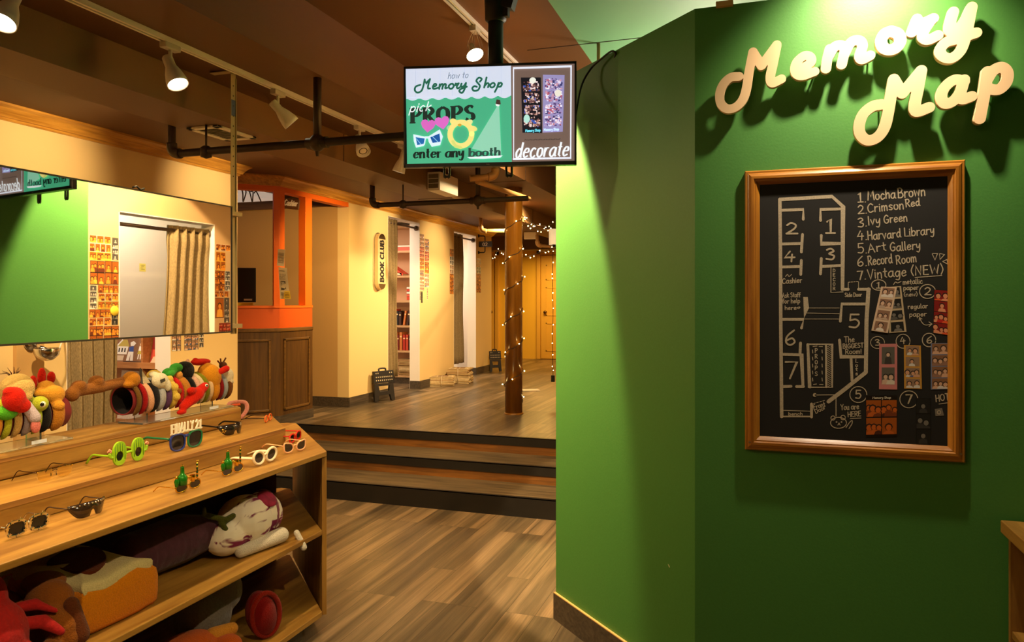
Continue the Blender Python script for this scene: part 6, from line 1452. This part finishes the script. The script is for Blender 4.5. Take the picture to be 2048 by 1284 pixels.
flat('cream book lying on the second highest library shelf', -4.88, SHZ[4] + .022, .14, .035, (226, 196, 160))
t = thing('storage_box', 'flat red box with a white lid on the highest library shelf', 'box', (-4.7, byf + .12, SHZ[5]))
m = MB(); m.box((-4.92, byf + .03, SHZ[5] + .001), (-4.55, byf + .22, SHZ[5] + .055), mat((206, 92, 70), .5)); m.build('box_body', parent=t); m = MB(); m.box((-4.925, byf + .025, SHZ[5] + .055), (-4.545, byf + .225, SHZ[5] + .075), mat((240, 226, 210), .5)); m.build('lid', parent=t)
# ================================================================ newspaper bundles
def newspapers(label, c, sx, sy, h, rz, seed, n=10, tie=True):
    r = random.Random(seed); c = Vector(c); t = thing('newspaper_bundle', label, 'newspapers', c, 0, 'tied bundles of old newspapers'); m = MB(); R_ = Matrix.Rotation(rz, 3, 'Z')
    for k in range(n):
        z0, z1 = h * k / n, h * (k + .86) / n; dx, dy, a = r.uniform(-.012, .012), r.uniform(-.012, .012), r.uniform(-.06, .06); Rk = Matrix.Rotation(a, 3, 'Z'); col = r.choice(((206, 176, 124), (190, 158, 104), (216, 190, 142), (176, 140, 92)))
        vs = [c + R_ @ (Rk @ Vector((x * sx / 2 + dx, y * sy / 2 + dy, 0))) + UP * (z + r.uniform(0, .003) + .001) for z in (z0, z1) for x, y in ((-1, -1), (1, -1), (1, 1), (-1, 1))]
        m.add(vs, [(3, 2, 1, 0), (4, 5, 6, 7), (0, 1, 5, 4), (1, 2, 6, 5), (2, 3, 7, 6), (3, 0, 4, 7)], mat(col, .9, noise=.2, nscale=30))
    m.build('newspaper_stack', parent=t); m = MB(); fm = lambda x, y, l: c + R_ @ Vector((x * sx / 2, -y * sy / 2, h + .0045 + l))
    m.add([fm(x, y, 0) for x, y in ((-.9, -.9), (.9, -.9), (.9, .9), (-.9, .9))], [(0, 3, 2, 1)], mat((214, 190, 146), .9))
    for (x0, y0, x1, y1, cc2) in ((-.8, -.8, .8, -.62, (90, 74, 54)), (-.3, -.5, .5, .35, (136, 96, 70)), (-.8, -.5, -.4, .8, (180, 154, 116)), (-.3, .45, .8, .8, (176, 150, 112))): m.add([fm(x, y, .0006) for x, y in ((x0, y0), (x1, y0), (x1, y1), (x0, y1))], [(0, 3, 2, 1)], mat(cc2, .9))
    m.build('front_page', parent=t)
    if tie:
        m = MB(); P_ = [c + R_ @ Vector((x, y, z)) for x, y, z in ((0, -sy / 2 - .014, .004), (0, -sy / 2 - .014, h), (0, 0, h + .007), (0, sy / 2 + .014, h), (0, sy / 2 + .014, .004))]; m.tube(P_, .003, mat((226, 210, 180), .8), 6); m.build('string', parent=t)
    return t
g = lambda x, y: onZ(x, y, FL)
newspapers('tied newspaper bundle lying nearest on the hall floor', g(884, 771), .34, .25, .125, .35, 1)
newspapers('higher tied newspaper bundle leaning to the cream wall on the hall floor', (-4.02, 9.74, FL + .0), .30, .36, .20, .25, 2, 14)
newspapers('small loose newspaper bundle on the hall floor right of the higher bundle', g(932, 764), .18, .24, .10, .3, 3, 7, False)
newspapers('newspaper pile on the lowest shelf of the library bookcase', (-4.66, byf + .12, SHZ[0] + .001), .26, .2, .22, 0, 5, 16, False)
# ================================================================ folding step stools
def stool(label, L0, R0, lean, h=.37):
    L0, R0 = Vector(L0), Vector(R0); ux = (R0 - L0); w = ux.length; ux.normalize(); nn = Vector((ux.y, -ux.x, 0)); up = (UP * cos(lean) - nn * sin(lean)).normalized(); fr = ux.cross(up) * -1
    if fr.dot(nn) < 0: fr = -fr
    t = thing('folding_step_stool', label, 'step stool', (L0 + R0) / 2, 0, 'folded black step stools'); BK = mat((34, 30, 28), .5, name='black_stool_plastic')
    pt = lambda u, v, d: L0 + ux * (u * w) + up * (v * h) + fr * d + UP * .004
    def pl(nm, poly, d0, d1, mt=BK): m = MB(); m.prism([pt(u, v, d0) for u, v in poly], fr * (d1 - d0), mt); return m.build(nm, parent=t, bevel=.002)
    a = pl('top_panel', [(-.02, .55), (1.02, .55), (1.0, .93), (0, .93)], 0, .035)
    m = MB()
    for r in range(3):
        for k in range(9 if r else 2):
            for kk in ((k,) if r else (k, 8 - k)): u = .10 + kk * .1; v = .62 + (2 - r if r else 2) * .075 + (.0 if r else .05); v = (.86, .74, .64)[r]; m.add([pt(u + .022 * cos(q * pi / 4), v + .022 * sin(q * pi / 4), .0362) for q in range(8)], [tuple(range(8))], mat((214, 196, 160), .7))
    m.build('grip_dots', parent=a)
    m = MB(); m.tube(smooth_pts([pt(.3, .92, .018), pt(.32, 1.0, .018), pt(.62, 1.0, .018), pt(.64, .92, .018)], 3), .010, BK, 8); m.build('carry_handle', parent=t)
    pl('leg_panel', [(-.02, 0), (.16, 0), (.22, .18), (.78, .18), (.84, 0), (1.02, 0), (.98, .54), (.80, .54), (.74, .30), (.26, .30), (.20, .54), (.02, .54)], .0, .03); pl('crossbar', [(.18, .46), (.82, .46), (.82, .54), (.18, .54)], .004, .028)
    return t
stool('folded black step stool with dotted top leaning by the pill sign', (-4.16, 7.53, FL), (-4.045, 7.78, FL), .10)
stool('folded black step stool tilted against the wall end below sign 02', (-4.14, 11.30, FL), (-3.99, 11.42, FL), .14, .36)
# ================================================================ photo cards on the walls
def wq(x0, y0, x1, y1, X=XL): return [onX(a, b, X) for a, b in ((x0, y0), (x1, y0), (x1, y1), (x0, y1))]
def fixq(q):
    z1 = (q[0].z + q[1].z) / 2; z0 = (q[2].z + q[3].z) / 2; return [Vector((q[0].x, q[0].y, z1)), Vector((q[1].x, q[1].y, z1)), Vector((q[1].x, q[1].y, z0)), Vector((q[0].x, q[0].y, z0))]
HB = (176, 140, 110); k = 0
cols = [('left column of the library wall photos', 839, 848, [468, 493, 516, 540, 563, 582], [HB, (226, 206, 180), (210, 180, 150), (90, 60, 48), (200, 170, 140)]),
        ('right column of the library wall photos', 849.2, 858, [478, 503, 524, 548, 575], [(110, 60, 50), (220, 200, 176), (200, 160, 120), (214, 190, 170)])]
for nm, xa, xb, ys, bd in cols:
    for i in range(len(ys) - 1):
        photo_strip('photo_card', '%s photo card in the %s' % (('top', 'second', 'third', 'fourth', 'bottom')[i], nm), 'photo card', 'photo cards on the hall wall', fixq(wq(xa, ys[i], xb, ys[i + 1] - .8)), (1, 0, 0), bd[i], (PAL_MIX, PAL_RED, PAL_ORANGE, PAL_MIX, PAL_SEPIA)[i % 5], 3, 3, 40 + k, .06, .03); k += 1
for i, (xa, xb, ya, yb, lb) in enumerate(((839.3, 841.3, 583, 600, 'narrow photo strip hanging lowest left on the library wall'), (842, 845.2, 583, 606, 'longer narrow photo strip hanging lowest on the library wall'), (853.5, 856, 577, 599, 'narrow pale photo strip under the right column on the library wall'))):
    photo_strip('photo_strip', lb, 'photo strip', 'photo cards on the hall wall', fixq(wq(xa, ya, xb, yb)), (1, 0, 0), ((60, 56, 60), (50, 44, 42), (226, 200, 160))[i], (PAL_BW, PAL_DARK, PAL_SEPIA)[i], 6, 1, 60 + i)
for i, (ya, yb, c) in enumerate(((498, 513, (110, 74, 56)), (513.5, 530, (214, 216, 226)), (530.5, 547, (226, 214, 190)), (547.5, 588, (84, 54, 42)))):
    photo_strip('photo_card', ('top', 'second', 'third', 'long bottom')[i] + ' photo card in the column before the second hall room', 'photo card', 'photo cards on the hall wall', fixq(wq(899.5, ya, 907.5, yb)), (1, 0, 0), c, (PAL_ORANGE, PAL_BW, PAL_MIX, PAL_ORANGE)[i], (2, 2, 2, 5)[i], 2, 70 + i)
for i, (ya, yb, c) in enumerate(((517, 534, (96, 60, 46)), (534.5, 547, (210, 206, 206)), (547.5, 585, (110, 66, 44)))):
    photo_strip('photo_card', ('top', 'middle', 'long bottom')[i] + ' photo card in the column under sign 02', 'photo card', 'photo cards on the hall wall', fixq(wq(953, ya, 961.5, yb)), (1, 0, 0), c, (PAL_ORANGE, PAL_BW, PAL_ORANGE)[i], (2, 2, 5)[i], 2, 80 + i)
for i, (xa, xb, ya, yb, c, pl, rw, cl_) in enumerate(((343.5, 362, 660, 702, (50, 34, 24), PAL_MIX, 4, 2), (368.5, 397, 660, 700, (40, 28, 20), PAL_MIX, 4, 4), (398, 407.5, 656, 695, (206, 176, 130), PAL_BW, 4, 1))):
    photo_strip('photo_card', ('dark photo card', 'wider dark photo card', 'pale narrow photo strip')[i] + ' under the mirror on the cream wall by the record room', 'photo card', 'photo cards by the record room', fixq(wq(xa, ya, xb, yb)), (1, 0, 0), c, pl, rw, cl_, 90 + i)
# wall seen in the mirror
WXM = -0.945
def onM(px, py): r = ray(px, py); t_ = (2 * 2.43 + WXM) / -r.x; return Vector((WXM, r.y * t_, CAMZ + r.z * t_))
def mq(x0, y0, x1, y1):
    q = [onM(a, b) for a, b in ((x0, y0), (x1, y0), (x1, y1), (x0, y1))]; z1 = (q[0].z + q[1].z) / 2; z0 = (q[2].z + q[3].z) / 2
    return [Vector((WXM, q[1].y, z1)), Vector((WXM, q[0].y, z1)), Vector((WXM, q[0].y, z0)), Vector((WXM, q[1].y, z0))]
ML = [(178.7, 471.2, 221.9, 487, (230, 190, 170), PAL_ORANGE, 1, 3, 'pale pink three picture strip at the top'), (178.7, 487.3, 221.9, 504.3, (240, 226, 200), PAL_ORANGE, 1, 4, 'white four picture strip below the pink one'), (178.7, 504.6, 221.9, 520.8, (240, 196, 60), PAL_ORANGE, 1, 3, 'yellow three picture strip'),
      (224.2, 475.5, 236.6, 520, (60, 56, 54), PAL_BW, 4, 1, 'upright black and white strip beside the yellow strip'), (180.1, 521.6, 209.3, 569, (26, 18, 14), PAL_ORANGE, 2, 2, 'black card of four pictures nearest the green wall'), (209.8, 522.5, 237.2, 569, (26, 18, 14), PAL_ORANGE, 2, 2, 'black card of four pictures beside the opening'),
      (179.2, 570.4, 193.6, 618, (230, 220, 200), PAL_BW, 4, 1, 'upright white bordered black and white strip'), (196, 570.6, 237, 585.9, (30, 22, 16), PAL_ORANGE, 1, 4, 'black strip under the black cards'), (196, 586.5, 237, 602.3, (230, 206, 170), PAL_ORANGE, 1, 3, 'cream strip under the black strip'),
      (196, 602.9, 237, 618, (120, 140, 70), PAL_ORANGE, 1, 3, 'green strip under the cream strip'), (178.7, 619, 221.9, 634.9, (34, 26, 24), PAL_ORANGE, 1, 4, 'dark strip below the green strip'), (223.3, 626.8, 235.7, 650, (40, 36, 34), PAL_DARK, 2, 1, 'small dark upright strip under the yellow sticker'),
      (178.1, 635.5, 221.9, 651.3, (230, 206, 160), PAL_ORANGE, 1, 3, 'cream strip near the mirror bottom'), (179.2, 652.2, 206, 690, (40, 22, 12), PAL_ORANGE, 2, 2, 'orange card at the mirror bottom near the green wall'), (207.5, 652.2, 237.8, 690, (40, 24, 14), PAL_ORANGE, 2, 2, 'orange card at the mirror bottom beside the opening'),
      (431.7, 488.9, 460.9, 501.6, (230, 206, 170), PAL_ORANGE, 1, 3, 'short cream strip past the curtain, top one'), (431.7, 504.1, 450.7, 540.9, (226, 170, 50), PAL_ORANGE, 2, 2, 'yellow card of four pictures past the curtain'), (429.2, 541.5, 449.5, 581.5, (34, 24, 18), PAL_ORANGE, 3, 2, 'dark card past the curtain'),
      (450, 542.2, 460.2, 581.5, (226, 216, 200), PAL_BW, 4, 1, 'upright white strip past the curtain'), (429.2, 582, 457, 594.3, (224, 200, 164), PAL_ORANGE, 1, 3, 'short cream strip past the curtain, lower one'), (429.2, 595.5, 447.5, 636, (110, 62, 30), PAL_ORANGE, 1, 1, 'single brown picture past the curtain'), (448.3, 595.5, 458.4, 645, (60, 56, 54), PAL_BW, 5, 1, 'upright grey strip past the curtain'), (438, 646, 460.6, 667, (60, 26, 12), PAL_RED, 3, 3, 'dark red card past the curtain, lowest one')]
for i, (xa, ya, xb, yb, c, pl, rw, cl_, lb) in enumerate(ML):
    photo_strip('photo_strip', lb + ', seen in the mirror', 'photo strip', 'photo strips reflected in the mirror', mq(xa, ya, xb, yb), (-1, 0, 0), c, pl, rw, cl_, 120 + i, .05, .03)
q = mq(221.9, 614.9, 234.9, 628.3); m = MB(); c = (q[0] + q[2]) / 2; m.lathe([(0, .004), (.03, .0035), (.032, .002), (.032, 0)], c + Vector((-.002, 0, 0)), (-1, 0, 0), mat((236, 206, 60), .6), 20); tag(m.build('round_sticker'), 'round yellow sticker among the reflected photo strips', 'sticker')
rr_ = ray(285, 535); t_ = (2 * 2.43 + .30) / -rr_.x; P_ = Vector((.30, rr_.y * t_, CAMZ + rr_.z * t_))
m = MB(); m.box((.2985, P_.y - .035, P_.z - .035), (.2999, P_.y + .035, P_.z + .035), mat((240, 222, 110), .8))
for k in range(4): m.box((.298, P_.y - .022 + .006 * (k % 2), P_.z + .018 - k * .012), (.2984, P_.y + .022 - .008 * (k % 3), P_.z + .021 - k * .012), INKM if False else mat(INK, .8))
tag(m.build('wall_note'), 'yellow note on the white gallery wall reflected in the mirror', 'sticky note')
# ================================================================ string lights
WIREM = mat((44, 30, 16), .6, name='dark_wire'); TINY = mat((255, 214, 130), .4, emit=45.0, name='tiny_warm_bulb')
def lights(label, pts, bulbs, r=.0032, br=.0058, hang=.016):
    t = thing('string_lights', label, 'string lights', pts[0]); m = MB(); m.tube(pts, r, WIREM, 6); m.build('wire', parent=t)
    for p, d in bulbs:
        p, d = Vector(p), Vector(d).normalized(); m = MB(); m.tube([p, p + d * hang], .0035, WIREM, 6); m.build('bulb_socket', parent=t)
        m = MB(); m.ell(p + d * (hang + br * .8), br, TINY, None, 10, 7); m.build('bulb', parent=t)
    return t
hel, bl = [], []; turns = 6.35; n = 260
for i in range(n + 1):
    u = i / n; a = -turns * 2 * pi * u + 2.2; z = 2.50 - u * 1.98; wob = .006 * sin(i * .7)
    hel.append(cc + Vector((cos(a) * .0935, sin(a) * .0935, z - FL + wob)))
    if i % 9 == 3: bl.append((hel[-1], Vector((cos(a), sin(a), (-.4 if (i // 9) % 2 else .3) + .2 * sin(i)))))
lights('string of warm lights wound around the brown column', hel, bl)
def run(label, pl, t_, nb, sag=0):
    P_ = smooth_pts([onT(x, y, tt) for (x, y), tt in zip(pl, t_)], 8); N_ = len(P_); bs = []
    for k in range(nb): p = P_[min(N_ - 1, int((k + .5) / nb * N_))]; bs.append((p, Vector((.2 * sin(k * 2.1), .2 * cos(k), -1 if k % 3 else .6))))
    return lights(label, P_, bs)
run('string of warm lights sagging from the column top toward the white shade', [(1048, 441), (1060, 452), (1075, 459), (1090, 460), (1104, 452)], [7.5, 7.9, 8.3, 8.7, 8.9], 9)
run('second string of warm lights above the sagging one, near the ceiling', [(1049, 437), (1064, 446), (1080, 452), (1097, 450), (1108, 446)], [7.5, 8.2, 8.8, 9.2, 9.4], 7)
run('string of warm lights draped from the wall end to the column', [(984, 522), (990, 511), (997, 501), (1006, 505), (1014, 503)], [11.7, 10.8, 9.8, 8.8, 7.65], 7)
run('string of warm lights draped across in front of the yellow doors', [(1048, 514), (1062, 511), (1080, 505), (1096, 500), (1106, 497)], [7.7, 8.0, 8.2, 8.3, 8.35], 7)
ls_ = run('string of warm lights hanging straight down the hall corner', [(1106, 498), (1105, 560), (1106, 620), (1105, 690), (1106, 752)], [8.36, 8.36, 8.36, 8.36, 8.36], 13)
p = onT(1106, 757, 8.36); m = MB(); m.cbox(p, (.04, .03, .075), BLK); m.build('power_adapter', parent=ls_, bevel=.004)
t = thing('lampshade', 'white cylinder lampshade half hidden by the green wall corner', 'lamp', onT(1106, 488, 8.1))
c = onT(1108, 474, 8.1); m = MB(); m.lathe([(.055, -.085), (.056, .085), (.054, .085), (.053, -.085)], c, (0, 0, 1), mat((240, 226, 196), .7, emit=.25), 24); m.build('shade', parent=t); m = MB(); m.tube([c + UP * -.11, c + UP * .05], .018, BLK, 10); m.tube([c + UP * -.10, Vector((c.x, 8.17, c.z - .10))], .010, BLK, 8); m.build('bracket', parent=t)
t = thing('bulkhead_register', 'small white box vent register on the far bulkhead right of the column', 'ceiling light', (-3.0, 12.55, 2.55))  # white box vent in plain paint, gives no light
a, b = onY(1047, 464, 9.86), onY(1072, 478, 9.86); m = MB(); m.box((a.x, 9.87, b.z), (b.x, 9.899, a.z), mat((240, 228, 206), .5)); m.build('panel', parent=t, bevel=.01)
m = MB(); q_ = g(1061, 781); R_ = Matrix.Rotation(.5, 3, 'Z'); m.cbox(q_ + UP * .006, (.22, .16, .01), mat((214, 196, 160), .6), R_); tag(m.build('floor_mat', bevel=.002), 'small pale flat board lying on the hall floor behind the column', 'board')
# ================================================================ record room rack and posters, wall lamp
RK = wood('rack_wood', (176, 112, 58), (206, 142, 84), 'X', 5, .5)
t = thing('record_rack', 'wooden record rack with ledges inside the record room', 'display rack', (-5.1, 5.0, 0))
m = MB(); m.box((-5.75, 5.04, .05), (-4.66, 5.075, 1.9), RK); m.build('back_board', parent=t)
for z in (1.04, .56, .12):
    m = MB(); m.box((-5.75, 4.90, z - .045), (-4.66, 5.04, z - .02), RK); m.box((-5.75, 4.885, z - .05), (-4.66, 4.90, z + .0), RK); m.build('ledge', parent=t)
for x in (-4.88, -4.675, -5.76):
    m = MB(); m.box((x, 4.90, .01), (x + .02, 5.04, 1.9), RK); m.build('upright', parent=t)
def cover(label, x0, x1, z0, z1, base, art, y=4.965):
    tl = .06; t = thing('record_sleeve', label, 'record sleeve', ((x0 + x1) / 2, y, z0), 0, 'record sleeves on the rack'); fm = lambda x, yy, l: Vector((x0 + (x1 - x0) * x, y + tl * (1 - yy) * 0 - .004 - l + .05 * (1 - yy), z0 + (z1 - z0) * (1 - yy)))
    m = MB(); q = [fm(0, 0, 0), fm(1, 0, 0), fm(1, 1, 0), fm(0, 1, 0)]; m.prism(q, (0, .004, 0), mat(base, .6, noise=.25, nscale=120)); m.build('sleeve', parent=t); m = MB(); art(m, fm); m.build('cover_print', parent=t); return t
def PL(m, fm, pts, c, l=.0006): m.add([fm(x, y, l) for x, y in pts], [tuple(range(len(pts)))], mat(c, .6))
def art1(m, fm):
    W_ = (236, 232, 224); K_ = (34, 30, 30)
    PL(m, fm, [(.12, .42), (.30, .18), (.42, .18), (.50, .42)], (190, 170, 80)); PL(m, fm, [(.16, .42), (.48, .42), (.46, .70), (.17, .70)], W_, .0008); PL(m, fm, [(.10, .46), (.28, .16), (.31, .19), (.14, .48)], W_, .001)
    for x in (.22, .30, .38): PL(m, fm, [(x, .48), (x + .035, .48), (x + .035, .62), (x, .62)], K_, .0012)
    PL(m, fm, [(.05, .66), (.16, .66), (.16, .70), (.05, .70)], K_, .001)
    PL(m, fm, [(.50, .44), (.62, .40), (.64, .60), (.52, .60)], (50, 80, 160), .001); PL(m, fm, [(.50, .60), (.64, .60), (.66, .92), (.58, .92), (.57, .68), (.55, .92), (.47, .92)], W_, .0012); PL(m, fm, [(.52, .28), (.60, .22), (.68, .30), (.62, .40), (.54, .40)], W_, .0014)
    PL(m, fm, [(.78, .40), (.86, .40), (.87, .56), (.77, .56)], W_, .001); PL(m, fm, [(.77, .56), (.87, .56), (.90, .68), (.75, .68)], (190, 170, 70), .0012); PL(m, fm, [(.78, .68), (.81, .68), (.80, .86), (.77, .86)], W_, .001); PL(m, fm, [(.83, .68), (.86, .68), (.87, .86), (.84, .86)], W_, .001); PL(m, fm, [(.79, .30), (.85, .30), (.85, .38), (.79, .38)], (220, 180, 140), .001)
    PL(m, fm, [(.10, .74), (.40, .74), (.38, .92), (.10, .92)], (214, 196, 170), .001); PL(m, fm, [(.40, .94), (.95, .94), (.95, .96), (.40, .96)], K_, .001)
def art2(m, fm):
    PL(m, fm, [(0, 0), (1, 0), (1, .5), (0, .5)], (150, 30, 30)); PL(m, fm, [(.1, .5), (.9, .5), (.9, .8), (.1, .8)], (226, 90, 60), .0008); PL(m, fm, [(.2, .75), (1, .70), (1, 1), (0, 1)], (236, 206, 170), .001); PL(m, fm, [(.3, .6), (.6, .55), (.7, .72), (.35, .78)], (200, 40, 36), .0012)
def art3(m, fm):
    text(m, 'OUR', (.16, .30), (.62, .30), .18, fm, mat((30, 26, 26), .6), .045, slant=.15); text(m, 'DAY', (.12, .58), (.62, .58), .2, fm, mat((196, 40, 30), .6), .05)
cover('brown record sleeve printed with a white house and two figures', -5.29, -4.90, 1.025, 1.262, (146, 104, 72), art1); cover('red and cream record sleeve in the narrow rack slot', -4.85, -4.70, 1.025, 1.262, (190, 60, 50), art2); cover('white record sleeve lettered in black and red on the lower ledge', -5.20, -4.86, .55, .955, (240, 226, 206), art3)
slab('trim_21', [((XL, 3.27, .13), (XL + .03, 3.45, 2.2))], CREAM2)  # upright strip, darker tan than the cream wall
t = thing('wall_lamp', 'polished chrome dome wall lamp just below the mirror', 'wall lamp', (XL + .03, 3.33, 1.26))
c = Vector((-4.06, 3.36, 1.265)); m = MB(); m.lathe([(0, -.075), (.035, -.068), (.062, -.04), (.072, 0), (.070, .002), (.06, -.036), (.03, -.06)], c, (0, 0, 1), CHROME, 28); m.build('dome', parent=t); m = MB(); m.tube([c + UP * -.01, Vector((XL + .031, 3.36, 1.30))], .012, CHROME, 10); m.lathe([(0, 0), (.05, 0), (.05, .012), (0, .014)], (XL + .03, 3.36, 1.30), (1, 0, 0), CHROME, 20); m.build('arm', parent=t)
m = MB(); m.tube(smooth_pts([c + Vector((.03, .06, -.0)), c + Vector((.04, .085, .10)), c + Vector((.02, .075, .3)), Vector((-4.18, 3.46, 1.62))], 5), .004, mat((236, 228, 214), .6), 6); m.build('cord', parent=t)
